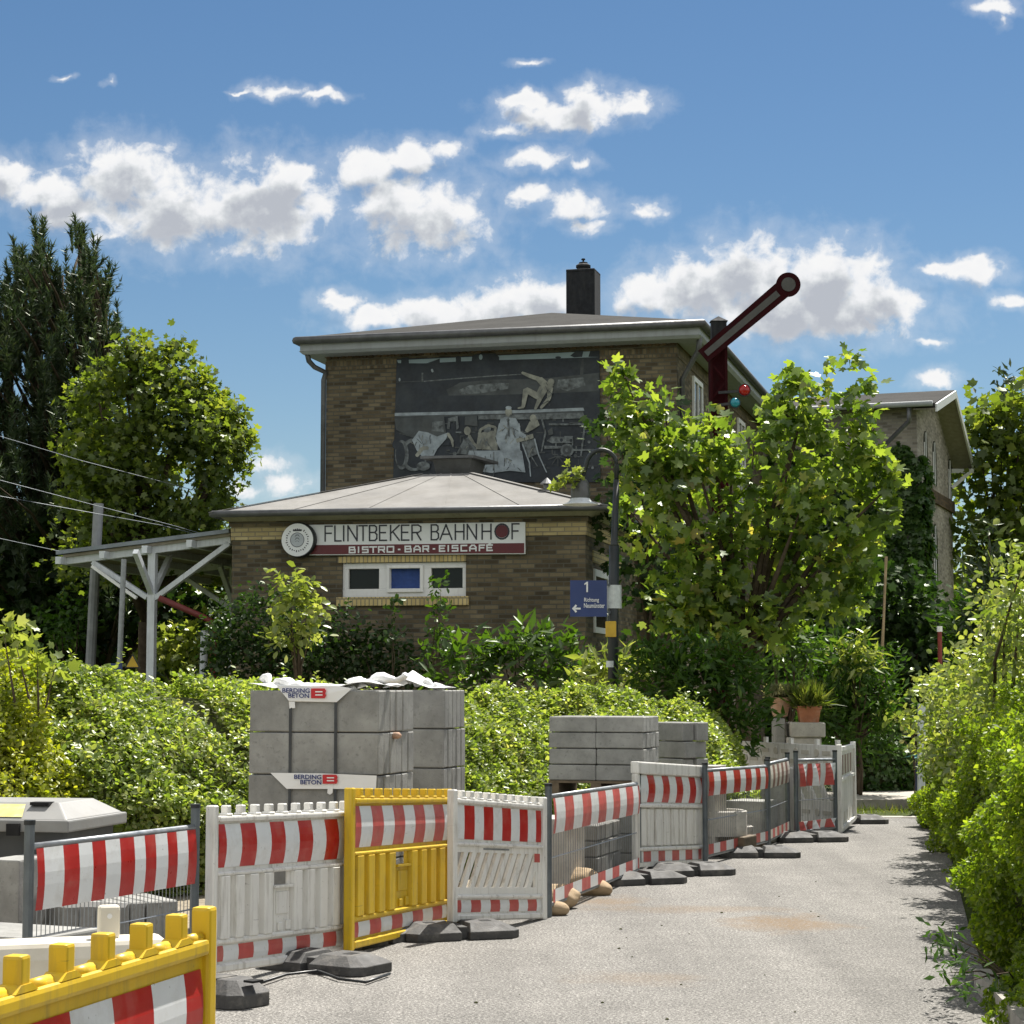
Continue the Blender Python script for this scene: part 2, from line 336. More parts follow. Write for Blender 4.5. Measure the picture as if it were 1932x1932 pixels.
# ------------------------------------------------------------------ foliage
def unit(a): return a/np.maximum(np.linalg.norm(a, axis=1, keepdims=True), 1e-9)
TPL = {}
TPL['oval'] = (np.array([(0, 0, 0), (.30, .38, .05), (.24, .75, .04), (0, 1, -.06), (-.24, .75, .04), (-.30, .38, .05), (0, .5, -.03)]), [(0, 1, 6), (1, 2, 6), (2, 3, 6), (3, 4, 6), (4, 5, 6), (5, 0, 6)])
TPL['quad'] = (np.array([(0, 0, 0), (.30, .5, .07), (0, 1, -.04), (-.30, .5, .07)]), [(0, 1, 2), (0, 2, 3)])
TPL['blade'] = (np.array([(-.04, 0, 0), (.04, 0, 0), (.03, .55, .05), (0, 1, -.02), (-.03, .55, .05)]), [(0, 1, 2, 4), (4, 2, 3)])
TPL['needle'] = (np.array([(-.09, 0, 0), (.09, 0, 0), (0, 1, 0)]), [(0, 1, 2)])
TPL['lance'] = (np.array([(0, 0, 0), (.16, .4, .04), (0, 1, -.08), (-.16, .4, .04)]), [(0, 1, 2), (0, 2, 3)])
_s = []
for a, r in ((-90, .0), (-50, .36), (-25, .5), (2, .34), (18, .62), (38, .66), (58, .38), (78, .55), (90, .75), (102, .55), (122, .38), (142, .66), (162, .62), (178, .34), (205, .5), (230, .36)):
    _s.append((r*math.cos(R(a)), .36+r*math.sin(R(a))*.95 if r else 0.0, .07*abs(math.cos(R(a)))*r-.05*max(0, r*math.sin(R(a)))))
TPL['star'] = (np.array(_s+[(0, .36, -.02)]), [(i, (i+1) % 16, 16) for i in range(16)])
_s = []
for a, r in ((-90, 0), (-30, .48), (0, .34), (30, .6), (62, .36), (90, .62), (118, .36), (150, .6), (180, .34), (210, .48)):
    _s.append((r*math.cos(R(a)), .35+r*math.sin(R(a)) if r else 0.0, .06*abs(math.cos(R(a)))*r))
TPL['ivy'] = (np.array(_s+[(0, .35, -.02)]), [(i, (i+1) % 10, 10) for i in range(10)])

def leaves(name, pts, nrm, tng, size, mat, tpl, parent):
    """pts,nrm,tng (N,3): leaf base, face normal and growing direction (world); one mesh"""
    T, faces = TPL[tpl]; N = len(pts); k = len(T)
    nrm = unit(nrm); tng = unit(tng - nrm*np.sum(tng*nrm, 1, keepdims=True)); bi = np.cross(tng, nrm)
    s = np.asarray(size).reshape(-1, 1, 1)
    V = pts[:, None, :] + s*(bi[:, None, :]*T[None, :, 0:1] + tng[:, None, :]*T[None, :, 1:2] + nrm[:, None, :]*T[None, :, 2:3])
    V = V.reshape(-1, 3)
    if parent is not None:
        im = np.array(wmat(parent).inverted()); V = V @ im[:3, :3].T + im[:3, 3]
    ls = [len(f) for f in faces]; idx = np.concatenate([np.array(f) for f in faces])
    LI = (np.arange(N)[:, None]*k + idx[None, :]).reshape(-1)
    lt = np.tile(np.array(ls), N); st = np.concatenate([[0], np.cumsum(lt)[:-1]])
    me = bpy.data.meshes.new(name); me.vertices.add(len(V)); me.vertices.foreach_set('co', V.astype(np.float32).ravel())
    me.loops.add(len(LI)); me.loops.foreach_set('vertex_index', LI.astype(np.int32))
    me.polygons.add(len(lt)); me.polygons.foreach_set('loop_start', st.astype(np.int32))
    try: me.polygons.foreach_set('loop_total', lt.astype(np.int32))
    except Exception: pass
    me.update(calc_edges=True); me.materials.append(mat); me.validate()
    o = bpy.data.objects.new(name, me); COL.objects.link(o)
    if parent is not None: o.parent = parent
    return o
def rdir(n): return unit(RNG.normal(size=(n, 3)))
def crown_points(clumps, dens, k, twig, shell=.5, flat=1.0, droop=.35):
    """clumps: (centre, radius[, zscale]); dens twigs per m2 of clump surface, k leaves per twig"""
    PS, NS, TS = [], [], []
    for c in clumps:
        ctr = np.array(c[0]); r = c[1]; zs = c[2] if len(c) > 2 else 1.0
        n = max(4, int(dens*4*math.pi*r*r*.6)); d = rdir(n)
        rad = r*(shell + (1-shell)*RNG.random(n)**.6)*(1+.22*np.sin(d[:, 0]*5+ctr[0]*3)*np.sin(d[:, 2]*6+ctr[2]*5)+.12*RNG.normal(size=n))
        tp = ctr + d*rad[:, None]*np.array([1, flat, zs])
        P_ = np.repeat(tp, k, 0); D = np.repeat(d, k, 0); n2 = n*k
        tw = np.repeat(unit(d+.7*rdir(n)+np.array([0, 0, .35])), k, 0)
        a = RNG.random((n2, 1)); P_ = P_ + tw*twig*(a-.3) + .28*twig*RNG.normal(size=(n2, 3))
        PS.append(P_); NS.append(D*.35 + np.array([0, 0, .75]) + .75*RNG.normal(size=(n2, 3)))
        TS.append(tw*.6 + D*.5 + RNG.normal(size=(n2, 3))*.7 - np.array([0, 0, droop]))
    return np.concatenate(PS), np.concatenate(NS), np.concatenate(TS)
def CL(Z, *spec, dz=.6):
    """clumps from (u, v, radius px[, dZ]) at distance Z"""
    out = []
    for i, s in enumerate(spec):
        z = Z + (s[3] if len(s) > 3 else dz*math.sin(i*2.4)*s[2]*Z/F)
        out.append((P(s[0], s[1], z), s[2]*z/F))
    return out
def limbs(name, base, tops, r0, mat, parent, fork=.45):
    b = MB(); base = Vector(base)
    cen = sum((Vector(t) for t in tops), Vector())/len(tops); fk = base.lerp(Vector((cen.x*.5+base.x*.5, cen.y, cen.z)), fork); fk.x = base.x*.6+cen.x*.4
    b.tube([base, base.lerp(fk, .5)+Vector((.03, 0, 0)), fk], [r0, r0*.85, r0*.75], 8)
    for t in tops:
        t = Vector(t); m_ = fk.lerp(t, .5)+Vector((random.uniform(-.1, .1), random.uniform(-.1, .1), (t-fk).length*.06))
        b.tube([fk, m_, t], [r0*.5, r0*.28, r0*.08], 6)
    return b.build(name, mat, parent, sm=True)
def plant(name, label, cat, clumps, lf, tpl, size, dens, k=8, twig=.25, base=None, r0=.1, group=None, shell=.5, trunk='trunk', crown='crown', flat=1.0, droop=.35, var=.3, nb=None, kind=None, outline=None, jit=6, gaps=None):
    cs = [Vector(c[0]) for c in clumps]; cen = sum(cs, Vector())/len(cs)
    b = Vector(base) if base is not None else Vector((cen.x, cen.y, 0))
    t = thing(name, label, cat, b, 0, group)
    if kind: t['kind'] = kind
    p, n, g = crown_points(clumps, dens, k, twig, shell, flat, droop)
    keep = p[:, 2] > .02
    if outline:
        x_, y_ = pxn(p); keep &= inpoly(x_+RNG.normal(size=len(x_))*jit, y_+RNG.normal(size=len(x_))*jit, outline)
    if gaps:      # openings between the leaf masses
        s_, th_ = gaps; q = p*s_
        h_ = np.sin(q[:, 0]*1.9+1.3)*np.sin(q[:, 2]*2.3+.4+q[:, 1]*.7)+.7*np.sin(q[:, 0]*4.1-q[:, 2]*1.7+2)*np.sin(q[:, 2]*4.6+q[:, 1]*1.9)+.3*RNG.normal(size=len(p))
        keep &= h_ > th_
    p, n, g = p[keep], n[keep], g[keep]
    leaves(crown, p, n, g, size*(1+var*(RNG.random(len(p))*2-1)), lf, tpl, t)
    tops = cs if nb is None else random.sample(cs, min(nb, len(cs)))
    limbs(trunk, b, tops, r0, MAT['bark'], t)
    return t
def hedge(name, label, path, depth, hfun, lf, size, dens, tpl='oval', front=1.0, cat='hedge', group=None, extra=None, bulge=.12, top_back=.0, core=True, side=1, nrm=None):
    """path: list of ground points along the visible foot; body goes `depth` m behind it (to the left normal*side)
       hfun(s) -> height; front: share of the height that stands upright before the top rounds back"""
    pts = [Vector((p[0], p[1], 0)) for p in path]; seg = [(pts[i+1]-pts[i]).length for i in range(len(pts)-1)]; L = sum(seg)
    def at(s):
        d = s*L
        for i, sl in enumerate(seg):
            if d <= sl or i == len(seg)-1:
                t = (pts[i+1]-pts[i]).normalized(); return pts[i]+t*d, (Vector(nrm) if nrm else Vector((-t.y, t.x, 0))*side)
            d -= sl
    cen = sum(pts, Vector())/len(pts); root = thing(name, label, cat, cen, 0, group)
    def surf(s, q, off=0.0):
        """q in 0..1 round the section: front foot -> front top -> back top"""
        p, n = at(s); h = hfun(s); hf = h*front
        prof = [Vector((0, 0)), Vector((-.05, hf*.5)), Vector((0, hf)), Vector((depth*.35, hf+(h-hf)*.62)), Vector((depth*.75, h)), Vector((depth, h*.9-top_back))]
        ln = [(prof[i+1]-prof[i]).length for i in range(5)]; d = q*sum(ln)
        for i in range(5):
            if d <= ln[i] or i == 4: break
            d -= ln[i]
        tt = (prof[i+1]-prof[i]).normalized(); pp = prof[i]+tt*min(d, ln[i]); nn = Vector((-tt.y, tt.x))
        w = noise.noise(Vector((p.x*1.3+pp.x, p.y*1.3, pp.y*1.6)))*bulge*2 + noise.noise(Vector((p.x*4, p.y*4+pp.x*3, pp.y*4)))*bulge
        o = pp + nn*(w+off)
        return Vector((p.x+n.x*o.x, p.y+n.y*o.x, o.y)), Vector((n.x*nn.x, n.y*nn.x, nn.y))
    prof_len = hfun(.5)+depth; N = int(L*prof_len*dens)
    PS = np.zeros((N, 3)); NS = np.zeros((N, 3))
    for i in range(N):
        a, b = surf(random.random(), random.random(), -abs(random.gauss(0, .07))); PS[i] = a; NS[i] = b
    for s_ in (0.0, 1.0):      # leafy ends
        p0, bn = at(s_); tdir = (pts[1]-pts[0]).normalized()*-1 if s_ == 0 else (pts[-1]-pts[-2]).normalized(); m_ = p0+bn*depth*.5
        M_ = int(hfun(s_)*depth*dens*.8); a_ = np.zeros((M_, 3)); b2 = np.tile(np.array(tdir), (M_, 1))
        for i in range(M_):
            q_ = surf(s_, random.random())[0]; c_ = Vector((m_.x, m_.y, random.random()*q_.z)); k_ = random.random()**.5
            a_[i] = c_.lerp(q_, k_)+tdir*(.05+.18*(1-k_*k_)+random.gauss(0, .05))
        PS = np.concatenate([PS, a_]); NS = np.concatenate([NS, b2])
    N = len(PS)
    n = NS*.7 + np.array([0, 0, .5]) + .65*RNG.normal(size=(N, 3)); g = NS*.6+RNG.normal(size=(N, 3))*.8+np.array([0, 0, .1])
    keep = PS[:, 2] > .0
    leaves('foliage', PS[keep], n[keep], g[keep], (size*(1+.35*(RNG.random(N)*2-1)))[keep], lf, tpl, root)
    if core:
        b = MB(); ns, nq = max(6, int(L*3)), 14
        gp = [[surf(i/ns, j/nq, -.2)[0] for j in range(nq+1)] for i in range(ns+1)]
        for i in range(ns):
            for j in range(nq): b.add([gp[i][j], gp[i+1][j], gp[i+1][j+1], gp[i][j+1]], [(0, 1, 2, 3)])
        for g_ in (gp[0], gp[-1]): b.add(g_, [list(range(len(g_)))])
        b.build('dark_core', MAT['twig'], root, fixn=False)  # solid inner sheet, its dark olive stands for the shade between leaves
    if extra:      # upright shoots along the top: (count, length, leaf size, material)
        cnt, ln, ls, mt = extra; pp, nn, gg = [], [], []
        for _ in range(cnt):
            a, nb_ = surf(random.random(), random.uniform(.35, .9)); up = Vector((random.gauss(0, .35), random.gauss(0, .35), 1)).normalized(); l = ln*random.uniform(.4, 1.2)
            for k in range(int(7+l*14)):
                t = k/(7+l*14); q = a+up*l*t; ang = k*2.4; dd = Vector((math.cos(ang), math.sin(ang), .5))
                pp.append(q); gg.append(dd); nn.append(Vector((-dd.x*.4, -dd.y*.4, 1))+Vector((random.gauss(0, .4), random.gauss(0, .4), 0)))
        leaves('young_shoots', np.array([tuple(x) for x in pp]), np.array([tuple(x) for x in nn]), np.array([tuple(x) for x in gg]), ls*(1+.3*(RNG.random(len(pp))*2-1)), mt, tpl, root)
    return root
# ------------------------------------------------------------------ lettering
def text_mesh(s, spacing=1.0, bold=0.0):
    cu = bpy.data.curves.new('txt', 'FONT'); cu.body = s; cu.space_character = spacing; cu.offset = bold; cu.resolution_u = 3
    o = bpy.data.objects.new('txt', cu); me = bpy.data.meshes.new_from_object(o)
    vs = [(v.co.x, v.co.y) for v in me.vertices]; fs = [list(p.vertices) for p in me.polygons]
    bpy.data.objects.remove(o); bpy.data.curves.remove(cu); bpy.data.meshes.remove(me)
    x0 = min(v[0] for v in vs); x1 = max(v[0] for v in vs); y0 = min(v[1] for v in vs); y1 = max(v[1] for v in vs)
    return [((x-x0)/(x1-x0), (y-y0)/(y1-y0)) for x, y in vs], fs
def quad_map(q):      # q: bl, br, tr, tl
    bl, br, tr, tl = [Vector(p) for p in q]
    return lambda x, y: (bl.lerp(br, x)).lerp(tl.lerp(tr, x), y)
def put_text(mb, s, q, nrm, m=0, bold=0.0, spacing=1.0):
    vs, fs = text_mesh(s, spacing, bold); f = quad_map(q); n = Vector(nrm)*.004
    mb.add([f(x, y)+n for x, y in vs], fs, m)
GLY = {
 'F': [[(0, 0), (0, 1), (1, 1)], [(0, .52), (.85, .52)]], 'L': [[(0, 1), (0, 0), (1, 0)]], 'I': [[(.5, 0), (.5, 1)]],
 'N': [[(0, 0), (0, 1), (1, 0), (1, 1)]], 'T': [[(0, 1), (1, 1)], [(.5, 1), (.5, 0)]],
 'B': [[(0, 0), (0, 1), (.7, 1), (.93, .9), (.95, .68), (.72, .54), (0, .54)], [(.72, .54), (1, .4), (1, .13), (.75, 0), (0, 0)]],
 'E': [[(1, 1), (0, 1), (0, 0), (1, 0)], [(0, .52), (.85, .52)]], 'K': [[(0, 0), (0, 1)], [(1, 1), (0, .45)], [(.25, .58), (1, 0)]],
 'R': [[(0, 0), (0, 1), (.7, 1), (1, .88), (1, .62), (.7, .5), (0, .5)], [(.5, .5), (1, 0)]],
 'A': [[(0, 0), (.5, 1), (1, 0)], [(.2, .36), (.8, .36)]], 'H': [[(0, 0), (0, 1)], [(1, 0), (1, 1)], [(0, .52), (1, .52)]],
 'O': [[(.5+.5*math.cos(R(a)), .5+.5*math.sin(R(a))) for a in range(0, 361, 20)]],
 'b': [[(0, 0), (0, 1), (.9, 1), (.9, .52), (0, .52)], [(.9, .52), (1, .5), (1, 0), (0, 0)]], 's': [[(1, 1), (0, 1), (0, .54), (1, .54), (1, 0), (0, 0)]],
 'r': [[(0, 0), (0, 1), (1, 1), (1, .45), (0, .45)], [(.6, .45), (1, 0)]], 'o': [[(0, 0), (0, 1), (1, 1), (1, 0), (0, 0)]],
 'a': [[(0, 0), (0, .6), (.3, 1), (.7, 1), (1, .6), (1, 0)], [(0, .38), (1, .38)]], 'c': [[(1, 1), (0, 1), (0, 0), (1, 0)]],
 '.': [[(.35, .45), (.65, .45)]], "'": [[(.3, 1.12), (.65, 1.3)]]}
def strokes(mb, ch, q, nrm, w, m=0, ctr=[0]):
    f = quad_map(q); n = Vector(nrm).normalized()
    for pl in GLY[ch]:
        for i in range(len(pl)-1):
            a = f(*pl[i]); b = f(*pl[i+1]); t = (b-a).normalized(); s_ = n.cross(t)*w/2; ctr[0] = (ctr[0]+1) % 7
            o = n*(.003+.0006*ctr[0]); e = t*w*.42
            mb.add([a-e-s_+o, b+e-s_+o, b+e+s_+o, a-e+s_+o], [(0, 1, 2, 3)], m)

class Frame:
    def __init__(s, o, deg):
        s.o = Vector(o); s.rz = R(deg); s.m = Matrix.Translation(s.o) @ Matrix.Rotation(s.rz, 4, 'Z'); s.i = s.m.inverted()
        s.nx = s.m.to_3x3() @ Vector((1, 0, 0)); s.ny = s.m.to_3x3() @ Vector((0, 1, 0))
    def w(s, x, y, z): return s.m @ Vector((x, y, z))
    def front(s, u, v, y=0.0): return s.i @ onplane(u, v, s.w(0, y, 0), s.ny)
    def side(s, u, v, x=0.0): return s.i @ onplane(u, v, s.w(x, 0, 0), s.nx)

def window(root, x0, x1, z0, z1, y, panes, glass, name='window', fw=.06, depth=.07):
    """casement in a front wall (local coordinates); panes: list of (x0,x1,z0,z1)"""
    w = MB(); w.box(x0, x1, y, y+.02, z0, z1)
    wo = w.build(name, MAT['hole'], root, local=True)
    f = MB(); xs = sorted({x0, x1} | {p[0] for p in panes} | {p[1] for p in panes})
    f.box(x0, x1, y-depth, y-.003, z1-(z1-panes[0][3]), z1); f.box(x0, x1, y-depth, y-.003, z0, panes[0][2])
    edges = [x0]+[e for p in panes for e in (p[0], p[1])]+[x1]
    for i in range(0, len(edges), 2):
        f.box(edges[i], edges[i+1], y-depth, y-.003, panes[0][2], panes[0][3])
    f.build('frame', MAT['white'], wo, local=True, bev=.006)
    for i, p in enumerate(panes):
        g = MB(); g.box(p[0]-.005, p[1]+.005, y-.02, y-.012, p[2]-.005, p[3]+.005)
        g.build('pane', glass[i % len(glass)], wo, local=True)
    return wo
MAT['brick_s'] = M_brick('soldier_brick', (.16, .125, .08), (.08, .06, .04), (.25, .2, .125), (.125, .115, .09), .077, .25)
MAT['brick_sy'] = M_brick('yellow_soldier_brick', (.6, .48, .22), (.5, .39, .17), (.66, .54, .27), (.3, .26, .17), .075, .4)

# ------------------------------------------------------------------ the low bistro building
AF = Frame((1.24, 34.5, 0), -12)
W = 6.28; DA = 6.3
an = thing('bistro_building', 'low brown brick bistro with yellow brick band and grey hipped roof', 'building', AF.o, AF.rz)
zc = AF.front(770, 979).z; zb1 = AF.front(770, 989).z; zb0 = AF.front(770, 1014).z
wx0 = AF.front(645, 1092).x; wx1 = AF.front(879, 1092).x; wz0 = AF.front(760, 1126).z; wz1 = AF.front(760, 1061).z
b = MB(); T = .3
b.box(-W, wx0, 0, T, 0, zc); b.box(wx1, 0, 0, T, 0, zc); b.box(wx0, wx1, 0, T, 0, wz0); b.box(wx0, wx1, 0, T, wz1, zc)
sy0 = AF.side(1186/1.06*1.0, 1100).y if False else .75
b.box(-T, 0, T, DA, 0, zc); b.box(-W, -W+T, T, DA, 0, zc)
b.build('wall', MAT['brick'], an, local=True)
b = MB(); b.box(-W-.02, .02, -.02, 0-.001, zb0, zb1); b.box(.001, .02, .0, DA, zb0, zb1); b.box(-W-.02, -W-.001, 0, DA, zb0, zb1)
b.build('yellow_brick_band', MAT['brick_y'], an, local=True)
b = MB(); b.box(-W-.05, .05, -.05, -.001, zb1, zc); b.box(.001, .05, 0, DA, zb1, zc); b.build('brick_cornice', MAT['brick'], an, local=True)
lx0 = AF.front(641, 1117).x; 
b = MB(); b.box(AF.front(684/1.06, 0).x, wx1, -.012, -.001, AF.front(760, 1060.5).z, AF.front(760, 1049).z); b.build('lintel', MAT['brick_sy'], an, local=True)
b = MB(); b.box(AF.front(636, 1133).x, AF.front(885, 1133).x, -.06, .1, AF.front(760, 1143).z, wz0); b.build('sill', MAT['brick_sy'], an, local=True, bev=.008)
def zx4(x, y): return AF.front((550+x/3.645)*.9434, (1020+y/3.645)*.9434)
pz0, pz1 = zx4(900, 572).z, zx4(900, 425).z
window(an, wx0, wx1, wz0, wz1, .14, [(zx4(a, 500).x, zx4(c, 500).x, pz0, pz1) for a, c in ((530, 752), (835, 1055), (1133, 1362))], [MAT['glass'], MAT['curtain'], MAT['glass']], depth=.09)
# tilted middle sash frame stands 2 cm proud
b = MB(); xa, xb, za, zt = zx4(812, 500).x, zx4(1078, 500).x, zx4(900, 600).z, zx4(900, 402).z; xi, xj = zx4(834, 0).x, zx4(1056, 0).x
b.box(xa, xi, .01, .045, za, zt); b.box(xj, xb, .01, .045, za, zt); b.box(xi, xj, .01, .045, za, pz0); b.box(xi, xj, .01, .045, pz1, zt)
b.build('sash', MAT['white'], an, local=True, bev=.006)
# side window under a yellow lintel
def zx5(x, y): return AF.side((1080+x/3.714)*.9434, (880+y/3.714)*.9434)
a = zx5(390, 900); c = zx5(530, 900)
b = MB(); b.box(.001, .02, a.y, c.y+1.2, zx5(390, 905).z, zx5(390, 820).z); b.build('lintel', MAT['brick_y'], an, local=True)
b = MB(); yy0, yy1 = zx5(395, 960).y, zx5(500, 960).y; zz1 = zx5(395, 955).z; zz0 = zz1-1.1
b.box(.001, .03, yy0, yy0+.12, zz0, zz1); b.box(.001, .03, yy1+.6, yy1+.72, zz0, zz1); b.box(.001, .03, yy0+.12, yy1+.6, zz1-.12, zz1); b.box(.001, .03, yy0+.12, yy1+.6, zz0, zz0+.1); b.box(.001, .03, yy1-.1, yy1, zz0+.1, zz1-.12)
wn = b.build('window', MAT['white'], an, local=True); b = MB(); b.box(.0005, .01, yy0+.12, yy1+.6, zz0+.1, zz1-.12); b.build('pane', MAT['glass'], wn, local=True)
# eaves and roof
ov = .38; ol = .24; ze = AF.front(1100, 955, -ov).z; 
b = MB(); z0 = zc; z1 = ze-.02
b.hexa([(-W-.06, -.06, z0), (.06, -.06, z0), (.06, DA, z0), (-W-.06, DA, z0), (-W-ol+.05, -ov+.05, z1), (ov-.05, -ov+.05, z1), (ov-.05, DA, z1), (-W-ol+.05, DA, z1)])
b.build('eaves', MAT['cornice'], an, local=True)
b = MB()
for pts in ([(-W-ol, -ov, z1), (ov, -ov, z1), (ov, DA-.4, z1)], [(-W-ol, DA-.4, z1), (-W-ol, -ov, z1)]): b.tube(pts, .06, 8)
b.build('gutter', MAT['zinc'], an, local=True, sm=True)
ta = AF.front(794, 895, 2.7); tb = AF.front(890, 893, 2.7); zt = (ta.z+tb.z)/2
e = [(-W-ol-.03, -ov-.03, ze), (ov+.03, -ov-.03, ze), (ov+.03, DA, ze), (-W-ol-.03, DA, ze)]
t4 = [(ta.x, 2.7, zt), (tb.x, 2.7, zt), (tb.x, DA, zt), (ta.x, DA, zt)]
b = MB(); b.hexa([(p[0], p[1], p[2]) for p in e]+t4); b.build('roof', MAT['rooffelt'], an, local=True)
b = MB()   # felt seams
for k in range(1, 5):
    t = k/5; A_ = Vector(e[0]).lerp(Vector(e[1]), t); B_ = Vector(t4[0]).lerp(Vector(t4[1]), t); b.bar(A_+Vector((0, 0, .004)), B_+Vector((0, 0, .004)), .03, .008)
b.bar(Vector(e[0])+Vector((0, 0, .01)), Vector(t4[0])+Vector((0, 0, .01)), .12, .012); b.bar(Vector(e[1])+Vector((0, 0, .01)), Vector(t4[1])+Vector((0, 0, .01)), .12, .012)
b.build('felt_seam', MAT['rooffelt'], an, local=True)
# flat cowl on the top and the vent pipe
v_ = AF.front(852, 872, 3.3); r_ = AF.front(852, 889, 3.3)
def zx1(x, y, yy=3.3): return AF.front((420+x/2.356)*.9434, (500+y/2.356)*.9434, yy)
b = MB(); p0 = zx1(1000, 975, 2.9); p1 = zx1(1220, 968, 2.9); p2 = zx1(1300, 1018, 3.0)
zz = p0.z
b.hexa([(p0.x, 2.75, zz-.05), (p1.x+.12, 2.75, zz-.05), (p1.x+.32, 4.0, zz-.05), (p0.x+.2, 4.0, zz-.05), (p0.x, 2.75, zz), (p1.x+.12, 2.75, zz), (p1.x+.32, 4.0, zz), (p0.x+.2, 4.0, zz)])
b.hexa([(p0.x+.25, 3.0, zt), (p1.x-.02, 3.0, zt), (p1.x+.02, 3.8, zt), (p0.x+.3, 3.8, zt), (p0.x+.2, 2.9, zz-.051), (p1.x+.05, 2.9, zz-.051), (p1.x+.1, 3.85, zz-.051), (p0.x+.25, 3.85, zz-.051)])
b.build('roof_cowl', MAT['zinc'], an, local=True)
q = AF.front(1032, 940, 1.0)
b = MB(); b.lathe((q.x, 1.0, q.z-.1), [(.11, 0), (.075, .08), (.062, .12), (.062, .33), (.13, .35), (.01, .46)], 12); b.build('vent_pipe', MAT['zinc'], an, local=True, sm=False)

# signs on the bistro
NF = -AF.ny
def SG(x, y, d=0.0): return AF.w(*zx4(x, y)) + NF*d
sg = thing('name_sign', 'long white and dark red sign board reading FLINTBEKER BAHNHOF above the bistro window', 'sign', SG(1000, 330, .05), 0)
b = MB()
def slab(mb, x0, x1, ya0, ya1, yb0, yb1, d0, d1, m=0):
    q = [(x0, ya1), (x1, yb1), (x1, yb0), (x0, ya0)]
    mb.hexa([SG(*q[0], d1), SG(*q[1], d1), SG(*q[1], d0), SG(*q[0], d0), SG(*q[3], d1), SG(*q[2], d1), SG(*q[2], d0), SG(*q[3], d0)], m)
slab(b, 185, 1830, 111, 332, 90, 323, .02, .08); b.build('board', MAT['signwhite'], sg, bev=.004)
b = MB(); slab(b, 190, 1824, 259, 326, 243, 317, .081, .086); b.build('red_band', MAT['signred'], sg)
def lq(x0, x1, y0, y1, dd, sl=-.0122):   # letter quad; the sign falls with sl px per px
    k = sl; f = lambda x, y: SG(x, y+(x-1000)*k, dd)
    return [f(x0, y1), f(x1, y1), f(x1, y0), f(x0, y0)]
b = MB()
for ch, x0, x1 in (('F', 376, 428), ('L', 447, 492), ('I', 497, 525), ('N', 542, 608), ('T', 622, 682), ('B', 699, 752), ('E', 772, 822), ('K', 852, 915), ('E', 932, 985), ('R', 1008, 1072),
                   ('B', 1148, 1200), ('A', 1212, 1298), ('H', 1323, 1385), ('N', 1410, 1476), ('H', 1518, 1582), ('O', 1612, 1712), ('F', 1736, 1786)):
    strokes(b, ch, lq(x0, x1, 113, 221, .082), NF, .026)
b.build('name_lettering', MAT['ink'], sg, fixn=False)
b = MB(); c0 = SG(1662, 158, .083); b.add([c0+NF*.003+(AF.nx*math.cos(R(a))+Vector((0, 0, 1))*math.sin(R(a)))*.108 for a in range(0, 360, 15)], [list(range(24))]); b.build('red_dot', MAT['signred'], sg, fixn=False)
b = MB()
xs = [('b', 550, 598), ('I', 600, 640), ('s', 645, 692), ('T', 698, 755), ('r', 762, 812), ('o', 825, 878), ('.', 895, 935), ('b', 955, 1005), ('a', 1020, 1072), ('r', 1085, 1132), ('.', 1148, 1188),
      ('E', 1205, 1250), ('I', 1255, 1290), ('s', 1298, 1345), ('c', 1362, 1410), ('a', 1425, 1478), ('F', 1495, 1540), ('E', 1550, 1596), ("'", 1550, 1596)]
for wd in (xs[:6], xs[6:7], xs[7:10], xs[10:11], xs[11:]):
    b = MB()
    for ch, x0, x1 in wd: strokes(b, ch, lq(x0+4, x1-4, 267, 306, .087, -.016), NF, .026)
    b.build('bistro_lettering', MAT['signwhite'], sg, fixn=False)
rs = thing('round_sign', 'round white disc sign with a grey crown emblem at the end of the long sign', 'sign', SG(195, 340, .1), 0)
cc = SG(195, 223, .0); b = MB(); b.lathe(cc, [(.30, .0), (.305, .06), (.305, .17), (.29, .19)], 40, ax=NF); b.build('rim', MAT['black'], rs, sm=False)
ex = AF.nx; ez = Vector((0, 0, 1)); 
def disc(mb, c, r0, r1, n=32, a0=0, a1=360, m=0):
    pts = []
    k = max(2, int(n*(a1-a0)/360))
    for i in range(k):
        x, y = R(a0+(a1-a0)*i/k), R(a0+(a1-a0)*(i+1)/k)
        mb.add([c+(ex*math.cos(x)+ez*math.sin(x))*r0, c+(ex*math.cos(y)+ez*math.sin(y))*r0, c+(ex*math.cos(y)+ez*math.sin(y))*r1, c+(ex*math.cos(x)+ez*math.sin(x))*r1], [(0, 1, 2, 3)], m)
cf = cc + NF*.194 - ex*.018; b = MB(); disc(b, cf, .001, .285, 40); b.build('face', MAT['signwhite'], rs, fixn=False)
cf = cf + NF*.004; b = MB(); disc(b, cf, .001, .12, 30); b.build('emblem', MAT['silver'], rs, fixn=False)
b = MB(); disc(b, cf+NF*.003, .118, .127, 40)
for k in range(5): disc(b, cf+NF*.003+ez*(-.05+.028*k)+ex*.0, .03+.012*(k % 2), .036+.012*(k % 2), 16, 20, 160)
for k in range(5): 
    c2 = cf+ez*.185+ex*(k-2)*.032+ez*(-.006*abs(k-2)); disc(b, c2, .001, .014, 8); 
b.add([cf+ex*-.075+ez*.15, cf+ex*.075+ez*.15, cf+ex*.085+ez*.172, cf+ex*-.085+ez*.172], [(0, 1, 2, 3)])
for k in range(26):
    a = 230 - k*11.0 if False else 118+k*(304/25.0)
    if 60 < a % 360 < 120: continue
    disc(b, cf, .178+.006*(k % 2), .214-.007*(k % 3), 150, a, a+5.2)
b.build('crown_emblem', MAT['ink'], rs, fixn=False)

